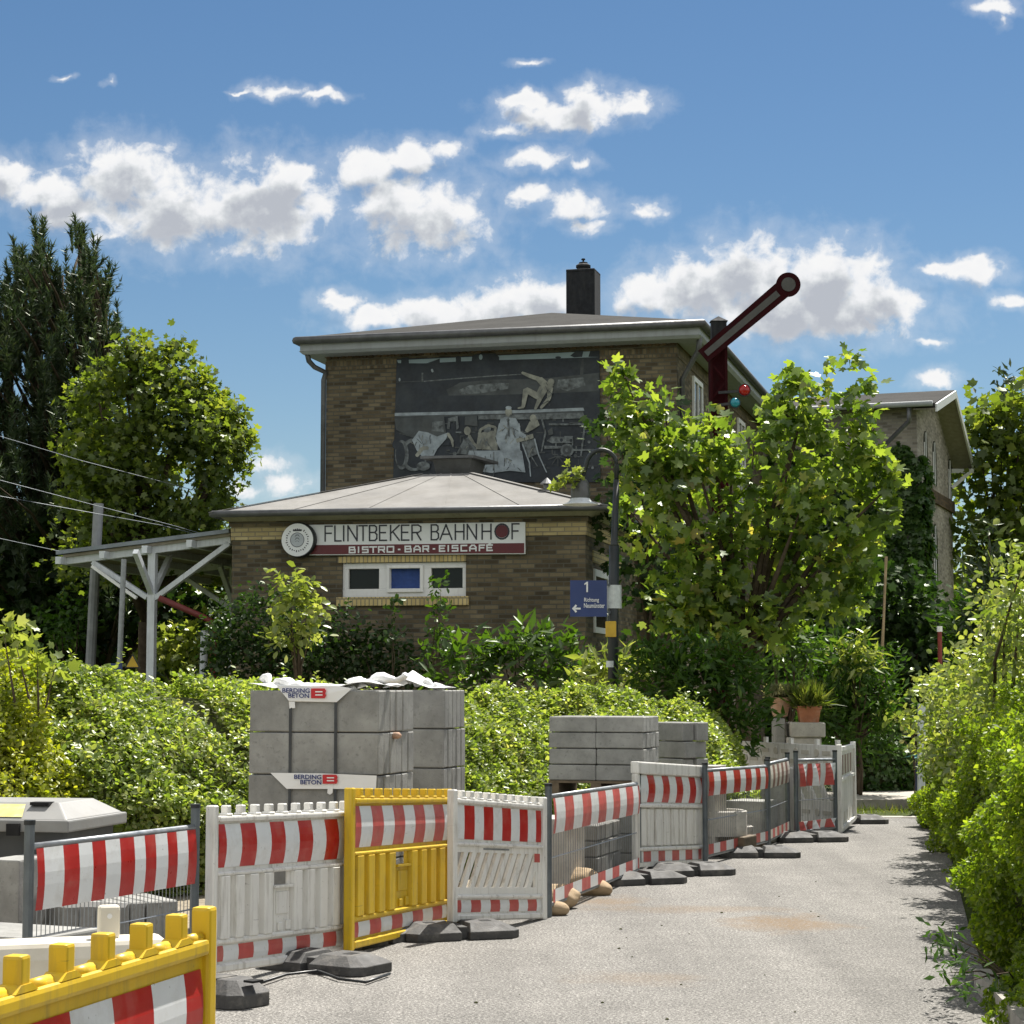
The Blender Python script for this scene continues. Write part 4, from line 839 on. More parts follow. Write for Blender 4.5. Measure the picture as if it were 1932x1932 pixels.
def barrier(pn, body, label, style, fw='filmw', fr='filmr', studs=10, name='warning_barrier', slots=9):
    t = thing(name, label, 'barrier', (pn.a+pn.b)/2*1.0, pn.rz, GB); t.location.z = min(pn.a.z, pn.b.z)
    pw = .055/pn.L; m = MAT[body]
    for u in (0, 1):
        b = MB(); pn.box(b, u-(pw if u == 1 else 0), u+(pw if u == 0 else 0), -.01, 1.0, -.03, .03); b.build('post', m, t, bev=.008)
    b = MB(); pn.box(b, pw, 1-pw, .90, .935, -.035, .035); b.build('top_rail', m, t, bev=.012, seg=2)
    for k in range(studs):
        b = MB(); u = pw+(1-2*pw)*(k+.75)/(studs+.5); w = .045/pn.L; pn.box(b, u-w/2, u+w/2, .935, .998, -.024, .024); pn.box(b, u-w*.75, u+w*.75, .9351, .95, -.03, .03); b.build('stud', m, t, bev=.006)
    b = MB(); pn.box(b, pw, 1-pw, .60, .90, -.015, .004); b.build('board', m, t)
    b = MB(); film(pn, b, pw*1.1, 1-pw*1.1, .625, .885, .010, True, 10, cuts=HALF(9) if style != 'slots' else [0, .10, .21, .32, .43, .54, .645, .75, .85, .955, 1.0], curve=.018, seg=6)
    if style == 'slots':
        b = MB(); cs = [0, .09, .205, .31, .42, .525, .63, .735, .835, .935, 1.0]; film(pn, b, pw*1.1, 1-pw*1.1, .625, .885, .008, False, 0, cuts=cs, curve=.004, seg=3)
    b.build('striped_film', [MAT[fw], MAT[fr]], t, fixn=False)
    b = MB(); pn.box(b, pw, 1-pw, .575, .60, -.03, .03); b.build('middle_rail', m, t, bev=.008)
    if style == 'ribs':
        b = MB(); pn.box(b, pw, .44, .20, .575, -.02, -.008); pn.box(b, .55, 1-pw, .20, .575, -.02, -.008); pn.box(b, .44, .55, .20, .49, -.02, .006)
        b.build('lower_board', m, t)
        us = [pw+.02+k*.098 for k in range(4)]+[.565+k*.098 for k in range(4)]
        for u in us:
            x0, x1 = u, u+.056; b = MB()
            b.hexa([pn(x0, .2, .034), pn(x1, .2, .034), pn(x1+.005, .2, -.0079), pn(x0-.005, .2, -.0079), pn(x0, .574, .034), pn(x1, .574, .034), pn(x1+.005, .574, -.0079), pn(x0-.005, .574, -.0079)])
            b.build('rib', m, t, bev=.003)
        b = MB(); pn.box(b, .432, .442, .49, .575, -.015, .003); pn.box(b, .548, .558, .49, .575, -.015, .003); pn.box(b, .43, .56, .475, .49, -.02, .03); b.build('handle_recess', m, t)
        b = MB(); pn.box(b, .45, .545, .31, .45, .0061, .014); pn.box(b, .46, .49, .21, .26, .0061, .02); pn.box(b, .52, .55, .21, .27, .0061, .02); b.build('raised_plate', m, t, bev=.004)
    elif style == 'slots':
        b = MB(); pn.box(b, pw, 1-pw, .525, .575, -.018, .006); pn.box(b, pw, 1-pw, .19, .255, -.018, .006)
        n = slots; u0 = pw+.01; st = (1-2*pw-.14)/n
        for k in range(n+1):
            ua = u0+st*k-.03; w = st*.5
            if k == 0: pn.box(b, pw, pw+.02, .255, .525, -.018, .006); 
            a = ua; b.hexa([pn(max(pw, a), .255, .006), pn(min(1-pw, a+w), .255, .006), pn(min(1-pw, a+w), .255, -.018), pn(max(pw, a), .255, -.018), pn(min(1-pw, a+.11), .525, .006), pn(min(1-pw, a+w+.11), .525, .006), pn(min(1-pw, a+w+.11), .525, -.018), pn(min(1-pw, a+.11), .525, -.018)])
        pn.box(b, 1-pw-.06, 1-pw, .255, .525, -.0181, .0061)
        b.build('slotted_board', m, t)
        b = MB(); pn.box(b, .33, .6, .548, .562, .0061, .009); b.build('slot_handle', MAT['galv'], t); b = MB(); pn.box(b, .88, .94, .46, .53, .0062, .008); b.build('red_sticker', MAT['filmr2'], t)
    elif style == 'plain':
        b = MB(); pn.box(b, pw, 1-pw, .20, .575, -.015, .008); b.build('lower_board', m, t)
    b = MB(); pn.box(b, pw, 1-pw, .17, .20, -.03, .03); b.build('middle_rail', m, t, bev=.008)
    b = MB(); pn.box(b, pw, 1-pw, .05, .17, -.015, .004); b.build('board', m, t)
    b = MB(); film(pn, b, pw*1.1, 1-pw*1.1, .065, .158, .007, True, 10, cuts=HALF(9), curve=.006, seg=3); b.build('striped_film', [MAT[fw], MAT['filmr2'] if body != 'baryellow' else MAT['filmr2']], t, fixn=False)
    b = MB(); pn.box(b, pw, 1-pw, .0, .05, -.03, .03); b.build('bottom_rail', m, t, bev=.01)
    return t
def mesh_barrier(pn, label, fr='filmr', fw='filmw', top=.93, fh=(.66, .92), n=10, first=True, wave=0.0, cuts=None, wires=42):
    t = thing('mesh_barrier', label, 'barrier', (pn.a+pn.b)/2, pn.rz, GB); t.location.z = min(pn.a.z, pn.b.z); L = pn.L
    for u in (0, 1):
        b = MB(); b.tube([pn(u, 0), pn(u, 1.0)], .026, 10); b.build('post', MAT['steel_d'], t, sm=False)
        b = MB(); b.tube([pn(u, .99), pn(u, 1.012)], .029, 10); b.build('post_cap', MAT['black'], t)
    b = MB(); b.tube([pn(0, top), pn(1, top)], .017, 8); b.build('top_rail', MAT['galv'], t, sm=True)
    b = MB(); film(pn, b, .02, .98, fh[0], fh[1], .02, first, n, wave=wave, curve=.012, cuts=cuts, seg=5); b.build('striped_film', [MAT[fw], MAT[fr]], t, fixn=False)
    b = MB(); film(pn, b, .02, .98, .10, .20, .02, first, n, wave=wave, cuts=cuts, seg=2); b.build('striped_film', [MAT[fw], MAT['filmr2']], t, fixn=False)
    b = MB(); b.tube([pn(0, .085), pn(1, .085)], .016, 8); b.build('bottom_rail', MAT['galv'], t, sm=True)
    b = MB(); b.tube([pn(0, .44), pn(1, .44)], .005, 5)
    for k in range(1, wires): b.tube([pn(k/wires, .09), pn(k/wires, .69)], .0024, 4, cap=False)
    b.build('wire_mesh', MAT['galv'], t)
    return t
p0 = Pan((56, 1700, 1552, 0.0), (369, 1851, 1521, 0.0))
aL = P(56, 1552, 10.2); aR = P(369, 1521, 11.7)
p0 = pan2((aL.x, aL.y, 0), (aR.x, aR.y, 0), aL.z, aR.z)
mesh_barrier(p0, 'mesh barrier with scuffed striped film in front of the grey bin', top=.885, fh=(.58, .875), cuts=[0, .04, .15, .24, .32, .40, .49, .58, .65, .72, .80, .865, .94, 1])
p1 = Pan((392, 1838, 1519.5, .08), (652, 1800, 1511, 0.0))
barrier(p1, 'barwhite', 'white barrier panel with ribbed lower half, left of the whole yellow panel', 'ribs', studs=9)
p2 = Pan((655, 1792, 1486, .05), (846, 1746, 1488, 0.0))
barrier(p2, 'baryellow', 'whole yellow barrier panel standing between two white panels', 'ribs', fw='filmw', fr='filmr2')
p3 = Pan((849, 1738, 1489, .1), (1027, 1733, 1504, 0.0))
barrier(p3, 'barwhite', 'white barrier panel with slanted slots, right of the yellow panel', 'slots')
p4 = Pan((1035, 1730, 1481, 0.0), (1205, 1656, 1461, 0.0))
mesh_barrier(p4, 'mesh barrier with pen marked striped film, right of the slanted slot panel', top=.91, fh=(.625, .895), fr='filmr2', cuts=[0, .02, .11, .20, .295, .39, .475, .565, .65, .735, .82, .91, .98, 1])
p5 = Pan((1198, 1636, 1436.6, .1), (1329, 1628.6, 1445, 0.0))
def box_barrier(pn):
    t = thing('warning_barrier', 'white barrier panel without studs, its lower half grooved, between two mesh barriers', 'barrier', (pn.a+pn.b)/2, pn.rz, GB); t.location.z = min(pn.a.z, pn.b.z); pw = .06/pn.L; m = MAT['barwhite']
    b = MB(); pn.box(b, 0, 1, .885, 1.0, -.04, .04); b.build('top_rail', m, t, bev=.012, seg=2)
    for u0, u1 in ((0, pw), (1-pw, 1)):
        b = MB(); pn.box(b, u0, u1, -.01, .885, -.03, .03); b.build('post', m, t, bev=.008)
    b = MB(); pn.box(b, pw, 1-pw, .60, .885, -.02, .002); b.build('board', m, t)
    b = MB(); film(pn, b, pw, 1-pw, .615, .875, .006, False, 10, cuts=[0, .13, .23, .35, .45, .56, .66, .77, .87, .965, 1], curve=.02, seg=6); b.build('striped_film', [MAT['filmw'], MAT['filmr']], t, fixn=False)
    for h in (.565, .15): b = MB(); pn.box(b, pw, 1-pw, h, h+.035, -.03, .03); b.build('middle_rail', m, t, bev=.008)
    b = MB(); pn.box(b, pw, 1-pw, .185, .565, -.022, -.01)
    for k in range(8): u = pw+.02+k*.113; pn.box(b, u, u+(.075 if k % 2 else .088), .20, .55, -.0101, .012)
    b.build('grooved_board', m, t, bev=.004)
    b = MB(); pn.box(b, pw, 1-pw, .04, .15, -.02, .002); pn.box(b, pw, 1-pw, 0, .04, -.03, .03); b.build('board', m, t)
    b = MB(); film(pn, b, pw, 1-pw, .045, .145, .005, False, 10, cuts=[0, .08, .19, .30, .40, .51, .62, .72, .83, .93, .98], seg=2); b.build('striped_film', [MAT['filmw'], MAT['filmr2']], t, fixn=False)
box_barrier(p5)
p6 = Pan((1331, 1632, 1441, .0), (1448, 1601, 1434, .0))
mesh_barrier(p6, 'mesh barrier with crisp bright film, right of the studless white panel', top=.93, fh=(.68, .915), cuts=[0, .08, .18, .28, .40, .51, .60, .70, .78, .86, .95, 1], wires=34)
p7 = Pan((1450, 1600, 1430, .0), (1487, 1581, 1421, .0))
mesh_barrier(p7, 'short mesh barrier with brownish faded striped film near the far end', fr='filmb', fw='filmd', top=.93, fh=(.66, .91), n=9, first=False, wires=24)
p8 = Pan((1503, 1584, 1418, .0), (1577, 1574, 1417, .0))
mesh_barrier(p8, 'mesh barrier with crumpled sagging film near the far end of the row', fr='filmr2', top=.90, fh=(.60, .86), cuts=[0, .12, .24, .36, .45, .58, .72, .85, 1], wave=.05, wires=26)
p9 = Pan((1584, 1572, 1405, .0), (1612, 1545, 1399, .08))
def end_barrier(pn):
    t = thing('warning_barrier', 'narrow dull white barrier panel with slim brown stripes, last in the row', 'barrier', (pn.a+pn.b)/2, pn.rz, GB); t.location.z = min(pn.a.z, pn.b.z); m = MAT['barwhite']
    for u0, u1 in ((0, .06), (.94, 1)): b = MB(); pn.box(b, u0, u1, 0, 1, -.03, .03); b.build('post', m, t, bev=.006)
    b = MB(); pn.box(b, .06, .94, .92, .97, -.03, .03); b.build('top_rail', m, t)
    b = MB(); pn.box(b, .06, .94, .05, .92, -.02, .0); b.build('board', m, t)
    b = MB(); pn.box(b, .06, .94, .575, .61, .0001, .03); pn.box(b, .06, .94, 0, .05, -.03, .03); b.build('middle_rail', m, t)
    b = MB(); film(pn, b, .1, .9, .64, .87, .004, False, 9, seg=2); b.build('striped_film', [MAT['filmd'], MAT['filmb']], t, fixn=False)
    b = MB(); film(pn, b, .1, .9, .09, .2, .004, False, 9, seg=2); b.build('striped_film', [MAT['filmd'], MAT['barwhite']], t, fixn=False)
end_barrier(p9)
def zq(x, y): return ((1240+x/3.22)*.9434, (1300+y/3.22)*.9434)
rt = P(1584, 1404, 24.6); lt = P(1385, 1394.5, 26.6)
p10 = pan2((lt.x, lt.y, .06), (rt.x, rt.y, .06), lt.z, rt.z)
def back_barrier(pn):
    t = thing('warning_barrier', 'plain greyish barrier panel with big slanted openings behind the crumpled film barrier', 'barrier', (pn.a+pn.b)/2, pn.rz, GB); t.location.z = .06; m = MAT['barwhite']
    b = MB(); pn.box(b, 0, 1, .62, .98, -.02, .02); pn.box(b, 0, 1, 0, .28, -.02, .02)
    for k in range(9):
        u = .0+k*.115; b.hexa([pn(u+.06, .28, .02), pn(u+.10, .28, .02), pn(u+.10, .28, -.02), pn(u+.06, .28, -.02), pn(max(0, u-.04), .62, .02), pn(max(0.02, u+.0), .62, .02), pn(max(.02, u+.0), .62, -.02), pn(max(0, u-.04), .62, -.02)])
    pn.box(b, .0, .02, .28, .62, -.019, .019); pn.box(b, .97, 1, .28, .62, -.019, .019); b.build('slotted_board', m, t, bev=.005)
    for u in (.06, .32, .56, .80, .985): b = MB(); pn.box(b, u-.012, u+.012, .98, 1.05, -.02, .02); b.build('stud', m, t)
    for k in range(5):
        for (h, du) in ((.88, 0), (.76, .08), (.13, 0)):
            u = .05+k*.19+du; c = pn(u, h, .021); b = MB(); b.lathe(c, [(.045, 0), (.045, .012)], 14, ax=pn.n); b.build('moulded_boss', MAT['filmd'], t); b = MB(); pn.box(b, u+.05, u+.12, h-.025, h+.025, .0201, .03); b.build('moulded_bar', MAT['filmd'], t)
back_barrier(p10)
# nearest yellow panel, cut by the picture's edge
fR = P(393, 1708, 6.45); fd = Vector((-.262, -.965, 0)); fLb = Vector((fR.x, fR.y, .03))+fd*2.0
pf = pan2((fLb.x, fLb.y, .03), (fR.x, fR.y, .03), fR.z+.0, fR.z)
def front_barrier(pn):
    t = thing('warning_barrier', 'nearest yellow barrier panel, only its studded top and film in view', 'barrier', (pn.a+pn.b)/2, pn.rz, GB); t.location.z = .03; m = MAT['baryellow']; pw = .06/pn.L
    for u0, u1 in ((0, pw), (1-pw, 1)): b = MB(); pn.box(b, u0, u1, -.01, 1.0, -.032, .032); b.build('post', m, t, bev=.012, seg=2)
    b = MB(); pn.box(b, pw, 1-pw, .855, .905, -.04, .035); b.build('top_rail', m, t, bev=.014, seg=2)
    for k in range(9):
        u = 1-pw-(.125*(k+1)-.035)*.97; w = .05/pn.L
        b = MB(); pn.box(b, u-w/2, u+w/2, .905, .998, -.028, .028); b.build('stud', m, t, bev=.009, seg=2)
        b = MB(); b.hexa([pn(u-w*1.2, .9051, .032), pn(u+w*1.2, .9051, .032), pn(u+w*1.2, .9051, -.032), pn(u-w*1.2, .9051, -.032), pn(u-w*.55, .925, .031), pn(u+w*.55, .925, .031), pn(u+w*.55, .925, -.031), pn(u-w*.55, .925, -.031)]); b.build('stud_foot', m, t)
        u2 = u+.0625*.97; b = MB(); b.tube([pn(u2-.027, .908, .0), pn(u2+.027, .908, .0)], .018, 10); b.build('rail_bead', MAT['baryellow'], t, sm=True)
    b = MB(); pn.box(b, pw, 1-pw, .56, .855, -.015, .01); b.build('board', m, t)
    b = MB(); film(pn, b, pw+.006, 1-pw-.012, .585, .815, .013, False, 10, cuts=[0, .04, .145, .25, .35, .455, .56, .66, .765, .87, .955, 1][0:] if False else [0, .124, .265, .406, .537, .673, .81, .933, 1], curve=.012, seg=6); b.build('striped_film', [MAT['filmw'], MAT['filmr']], t, fixn=False)
    b = MB(); pn.box(b, pw, 1-pw, .52, .56, -.035, .035); pn.box(b, pw, 1-pw, .0, .06, -.035, .035); b.build('middle_rail', m, t, bev=.01)
    b = MB(); pn.box(b, pw, 1-pw, .06, .52, -.015, .0); b.build('lower_board', m, t)
front_barrier(pf)

# recycled plastic feet
def foot_mesh(t, L=.8, Wd=.40, H=.105):
    b = MB(); c = .06
    lo = [(-L/2+c, -Wd/2), (L/2-c, -Wd/2), (L/2, -Wd/2+c), (L/2, Wd/2-c), (L/2-c, Wd/2), (-L/2+c, Wd/2), (-L/2, Wd/2-c), (-L/2, -Wd/2+c)]
    for (xa, xb) in ((-L/2, -.03), (.03, L/2)):
        sgn = -1 if xa < -.1 else 1
        o = [(xa if sgn < 0 else xb, 0)]
        e = (lambda x: x)
        if sgn < 0: ring = [(-L/2+c, -Wd/2), (-.03, -Wd/2), (-.03, Wd/2), (-L/2+c, Wd/2), (-L/2, Wd/2-c), (-L/2, -Wd/2+c)]
        else: ring = [(.03, -Wd/2), (L/2-c, -Wd/2), (L/2, -Wd/2+c), (L/2, Wd/2-c), (L/2-c, Wd/2), (.03, Wd/2)]
        cx = sum(p[0] for p in ring)/6
        mid = [(x, y, H*.5) for x, y in ring]; bot = [(x, y, 0) for x, y in ring]
        top = [((x-cx)*.62+cx-sgn*.06, y*.55, H) for x, y in ring]
        n = 6; b.add(bot+mid+top, [list(range(n))[::-1], list(range(12, 18))]+[(i, (i+1) % n, n+(i+1) % n, n+i) for i in range(n)]+[(n+i, n+(i+1) % n, 2*n+(i+1) % n, 2*n+i) for i in range(n)])
    b.box(-.0299, .0299, -Wd/2+.06, Wd/2-.06, .001, H*.8)
    b.build('block', MAT['rubber'], t, local=True, bev=.003)
    for x in (-.2, .2):
        s = MB(); s.box(x-.035, x+.035, -.04, .04, H-.01, H+.002); s.build('socket', MAT['hole'], t, local=True)
GF = 'black plastic barrier feet'
f0 = thing('barrier_foot', 'thick dark plastic foot on the road beside the nearest yellow panel', 'barrier foot', G(428, 1893), R(-38), GF); foot_mesh(f0, .44, .32, .14)
ft = None
for u, v, rz, lab in ((612, 1828, -32, 'dark plastic foot between the white ribbed panel and the yellow panel'), (862, 1768, 20, 'dark plastic foot between the yellow panel and the slanted slot panel'),
                      (1205, 1666, 22, 'dark plastic foot under the post of the pen marked mesh panel'), (1300, 1650, 18, 'dark plastic foot under the studless white panel'),
                      (1432, 1616, 0, 'dark plastic foot under the post right of the crisp striped mesh panel'), (1528, 1587, 12, 'dark plastic foot under the crumpled film mesh panel'), (1612, 1553, 5, 'last dark plastic foot beyond the far end panel'),
                      (690, 1778, 60, 'dark plastic foot mostly hidden behind the yellow panel')):
    g = G(u, v)
    if ft is None: f = ft = thing('barrier_foot', lab, 'barrier foot', g, R(rz), GF); foot_mesh(ft)
    else: f = copy_tree(ft); f.location = g; f.rotation_euler = (0, 0, R(rz)); f['label'] = lab
# loose cable on the asphalt by the first feet
b = MB(); b.tube([G(470, 1868)+Vector((0, 0, .02)), G(540, 1845)+Vector((0, 0, .02)), G(600, 1838)+Vector((0, 0, .02)), G(640, 1852)+Vector((0, 0, .015)), G(690, 1858)+Vector((0, 0, .015)), G(735, 1842)+Vector((0, 0, .015))], .009, 6)
tag(b.build('loose_cable', MAT['black'], sm=True), 'thin black cable lying on the asphalt by the white ribbed panel', 'cable')
b = MB()
for i in range(36):
    u = random.uniform(450, 1700); v = random.uniform(1640, 1925); g = G(u, v); s = random.uniform(.004, .013)
    if u > 1000+ (v-1640)*.0 or v > 1800: b.lathe((g.x, g.y, -.002), [(s, 0), (s*.8, s*.5), (s*.2, s*.8)], 5)
tag(b.build('road_crumbs', MAT['twig']), 'small dark crumbs of soil scattered over the asphalt', 'crumbs', kind='stuff')

# ------------------------------------------------------------------ stacked kerb stones
ORD = ['first', 'second', 'third', 'fourth', 'fifth', 'sixth', 'seventh', 'eighth']
LAY = {5: ['bottom', 'second', 'middle', 'fourth', 'top'], 4: ['bottom', 'second', 'third', 'top'], 3: ['bottom', 'middle', 'top'], 2: ['lower', 'upper'], 1: ['only']}
def stack(fr, phi, z0, lay, deep, thick, nlong, length, where, group, mat='concrete', jit=.006, name='kerb_stone', cat='kerb stone', taper=0):
    e1 = Vector((-math.cos(phi), math.sin(phi), 0)); e2 = Vector((math.sin(phi), math.cos(phi), 0)); z = z0
    lens = length/nlong
    for li, h in enumerate(lay):
        me = None
        for d in range(deep):
            for n in range(nlong):
                b = None
                if me is None:
                    b = MB(); b.box(-lens/2+.003, lens/2-.003, -thick/2+.004, thick/2-.004, 0, h-.008); o = b.build(name, MAT[mat], local=True, bev=.008); me = o.data
                else: o = bpy.data.objects.new(name, me); COL.objects.link(o)
                c = Vector((fr.x, fr.y, 0)) + e1*(lens*(n+.5)+random.uniform(-jit, jit)) + e2*(thick*(d+.5)+random.uniform(-jit, jit)*.3)
                o.location = (c.x, c.y, z); o.rotation_euler = (0, 0, -phi+random.uniform(-.004, .004))
                ln = '' if nlong == 1 else (' right half,' if n == 0 else ' left half,')
                tag(o, (f'kerb stone in {LAY[len(lay)][li]} layer, {ORD[d]} row from the front, {where}' if nlong == 1 else f'{LAY[len(lay)][li]} layer {"right" if n == 0 else "left"} block, {ORD[d]} row from the front, {where}'), cat, group)
        z += h
    return z
def pallet(fr, phi, z0, L, Dp, label):
    e1 = Vector((-math.cos(phi), math.sin(phi), 0)); e2 = Vector((math.sin(phi), math.cos(phi), 0))
    o = Vector((fr.x, fr.y, z0)); t = thing('wooden_pallet', label, 'pallet', o+e1*L/2+e2*Dp/2, -phi, 'pallets under the stone stacks')
    for k in range(5): b = MB(); y = -Dp/2+k*(Dp-.1)/4; b.box(-L/2, L/2, y, y+.1, .105, .127); b.build('deck_board', MAT['wood'], t, local=True)
    for x in (-L/2, -.05, L/2-.1): b = MB(); b.box(x, x+.1, -Dp/2, Dp/2, 0, .1045); b.build('bearer', MAT['wood'], t, local=True)
PH = R(17)
fA = P(714, 1300, 14.9); LA = 1.024
pallet(fA, PH, .003, LA, .78, 'wooden pallet under the tallest strapped stack')
lyA = [(1.68-.135)/5]*5
topA = stack(fA, PH, .133, lyA, 6, .13, 1, LA, 'tallest stack', 'kerb stones in the tallest stack')
fB2 = P(839, 1300, 16.25)
pallet(fB2, PH, .003, 1.0, .52, 'wooden pallet under the stack right behind the tallest one')
topA2 = stack(fB2, PH, .133, lyA, 5, .105, 1, 1.0, 'stack behind the tallest', 'kerb stones in the stack behind the tallest one')
fB = P(1214, 1350, 18.9); zB = P(1214, 1351, 18.9).z; hB = P(1214, 1351, 18.9).z-P(1214, 1474, 18.9).z
pallet(fB, PH, zB-hB-.13, .91, .65, 'wooden pallet carrying the split block stack in mid photo')
stack(fB, PH, zB-hB, [hB/4]*4, 5, .13, 2, .91, 'stack with split blocks', 'blocks in the split block stack')
zz = .003; hh = (zB-hB-.13-.003)/4
stack(fB+Vector((.02, .02, 0)), PH, zz, [hh]*4, 5, .12, 1, .88, 'base below the split blocks', 'kerb stones below the split blocks', mat='concrete_d')
fC = P(1127, 1600, 17.35)
stack(fC, PH, .003, [.135]*4, 6, .14, 1, .95, 'low stack behind pen marked film', 'kerb stones in the low stack', mat='concrete_d')
fE = P(1290, 1400, 20.4); zE = P(1290, 1362, 20.4).z
stack(fE, R(50), zE-.52, [.16, .17, .19], 2, .17, 1, .5, 'small stack beside the split blocks', 'blocks in the small stack', jit=.02)
stack(fE+Vector((-.02, .03, 0)), R(48), .003, [(zE-.53)/3]*3, 2, .17, 1, .48, 'base below the small stack', 'blocks below the small stack', mat='concrete_d')
fF = P(120, 1740, 11.75)
stack(fF, R(58), .003, [.23, .23], 7, .10, 1, .5, 'low stack behind scuffed film', 'kerb stones behind the scuffed mesh panel', mat='concrete')
def block(name, label, u, v, Z, L, Wd, H, z0, rz, mat='concrete_l', cat='concrete block', grp=None, bev=.012):
    p = P(u, v, Z); b = MB(); b.box(-L/2, L/2, -Wd/2, Wd/2, 0, H); o = b.build(name, MAT[mat], local=True, bev=bev, seg=2); o.location = (p.x, p.y, z0); o.rotation_euler = (0, 0, R(rz)); return tag(o, label, cat, grp)
block('concrete_block', 'large grey concrete block with pale top behind the scuffed mesh barrier', 20, 1740, 10.6, .75, .5, .46, .003, -25, 'concrete')
block('concrete_block', 'weathered upright block beside the mesh panel post under the grey bin', 42, 1640, 11.9, .22, .4, .72, .003, -20, 'concrete')
block('concrete_block', 'white flat block right of the small leaning stack', 1335, 1445, 20.9, .28, .3, .9, .003, -30, 'concrete_l')
block('concrete_box', 'grey box shaped manhole part behind the crisp striped mesh panel', 1412, 1540, 22.6, .5, .45, .46, .003, -30, 'concrete')
block('concrete_box', 'pale smooth concrete box behind the second to last mesh barrier', 1462, 1540, 24.2, .5, .5, .75, .003, -24, 'concrete_l')
block('concrete_block', 'flat pale slab between the tall stack and the split block stack', 1000, 1490, 17.2, .8, .5, .62, .003, -22, 'concrete_l')
rg = thing('concrete_ring', 'round concrete manhole ring on a timber behind the crisp striped mesh panel', 'concrete ring', G(1356, 1598)+Vector((0, .3, 0)), 0)
cz = P(1354, 1575, 21.0).z; rg.location = (P(1354, 1575, 21.0).x, 21.0, cz); 
b = MB(); b.lathe((0, 0, 0), [(.25, 0), (.30, 0), (.30, .24), (.29, .25), (.24, .25), (.24, .02), (.001, .02)], 32, cap=False); b.build('ring', MAT['concrete_l'], rg, local=True, sm=False)
b = MB(); b.lathe((0, 0, .0), [(.22, .19), (.001, .195)], 24, cap=False); b.build('grate', MAT['concrete'], rg, local=True)
block('timber_block', 'dark squared timber carrying the round concrete ring', 1354, 1575, 21.0, .7, .4, max(.05, cz-.004), .003, -25, 'wood', 'timber')
sr = MB(); q = P(1400, 1570, 21.9); sr.lathe((0, 0, 0), [(.12, 0), (.12, .16), (.10, .17), (.09, .17), (.09, .02)], 20, cap=False); o = sr.build('concrete_ring', MAT['concrete_l'], local=True); o.location = (q.x, q.y, q.z-.1); tag(o, 'small concrete spacer ring right of the big manhole ring', 'concrete ring')
block('timber_block', 'low squared timber under the small spacer ring', 1400, 1570, 21.9, .4, .4, max(.05, q.z-.104), .003, -20, 'wood', 'timber')
# sandstone boulders
for (u, v, Z, r, lab) in ((1046, 1668, 16.0, .15, 'tan round boulder at the foot of the slanted slot panel'), (1092, 1672, 17.1, .16, 'largest tan boulder under the pen marked mesh panel'), (1048, 1705, 15.5, .075, 'small tan stone nearest the post of the pen marked mesh panel'), (1122, 1668, 17.0, .11, 'tan stone behind the largest boulder')):
    bm = bmesh.new(); bmesh.ops.create_icosphere(bm, subdivisions=4, radius=r)
    for w_ in bm.verts:
        n_ = noise.noise(w_.co*5+Vector((u, 0, 0)))*.35 + noise.noise(w_.co*14)*.1; w_.co *= 1+n_; w_.co.z *= .75; w_.co.x *= 1.25
    me = bpy.data.meshes.new('boulder'); bm.to_mesh(me); bm.free(); me.materials.append(MAT['stone']); smooth(me); o = bpy.data.objects.new('boulder', me); COL.objects.link(o); p = P(u, v, Z); o.location = (p.x, p.y, r*.5); tag(o, lab, 'boulder', 'tan boulders')

# printed film, straps
E1 = Vector((-math.cos(PH), math.sin(PH), 0)); E2 = Vector((math.sin(PH), math.cos(PH), 0)); NA = -E2
o0 = Vector((fA.x, fA.y, 0))
def zA(x, y, d=0.0): return onplane((400+x/2.842)*.9434, (1280+y/2.842)*.9434, o0, E2) + NA*d
for (x, lab) in ((519, 'dark strap round the tallest stack, left of the two'), (776, 'dark strap round the tallest stack, right of the two')):
    pt = zA(x, 268, .012); b = MB(); b.bar((pt.x, pt.y, .14), (pt.x, pt.y, topA+.006), .022, .004, NA); b.bar((pt.x, pt.y, topA+.004), Vector((pt.x, pt.y, topA+.004))+E2*.65, .022, .004)
    tag(b.build('strap', MAT['strap']), lab, 'strap', 'straps round the tallest stack')
def banner(label, poly, tx, lines, logo, extra=None, d=.018):
    c = zA(*poly[0], d); t = thing('printed_film', label, 'plastic film', (c.x, c.y, c.z), 0, 'printed film on the tallest stack')
    b = MB(); b.add([zA(x, y, d+.006*math.sin(i*1.9)) for i, (x, y) in enumerate(poly)], [list(range(len(poly)))]); 
    if extra: b.add([zA(x, y, d+.004) for x, y in extra], [list(range(len(extra)))])
    b.build('sheet', MAT['film'], t, fixn=False)
    b = MB()
    for s_, x0, x1, y0, y1, sl in lines: put_text(b, s_, [zA(x0, y1, d+.012), zA(x1, y1+sl, d+.012), zA(x1, y0+sl, d+.012), zA(x0, y0, d+.012)], NA, bold=.025)
    b.build('blue_print', MAT['bblue'], t, fixn=False)
    x0, x1, y0, y1 = logo; b = MB(); b.add([zA(x, y, d+.013) for x, y in ((x0, y1), (x1-8, y1), (x1, y1-14), (x1-5, (y0+y1)/2), (x1, y0+14), (x1-8, y0), (x0, y0))], [list(range(7))]); lg = b.build('red_logo', MAT['bred'], t, fixn=False)
    b = MB(); xm = (x1-x0)
    for f0, f1 in ((.28, .40), (.60, .72)): b.add([zA(x, y, d+.019) for x, y in ((x0+xm*.3, y0+(y1-y0)*f1), (x1-xm*.22, y0+(y1-y0)*f1), (x1-xm*.22, y0+(y1-y0)*f0), (x0+xm*.3, y0+(y1-y0)*f0))], [(0, 1, 2, 3)])
    b.build('logo_bar', MAT['film'], lg, fixn=False)
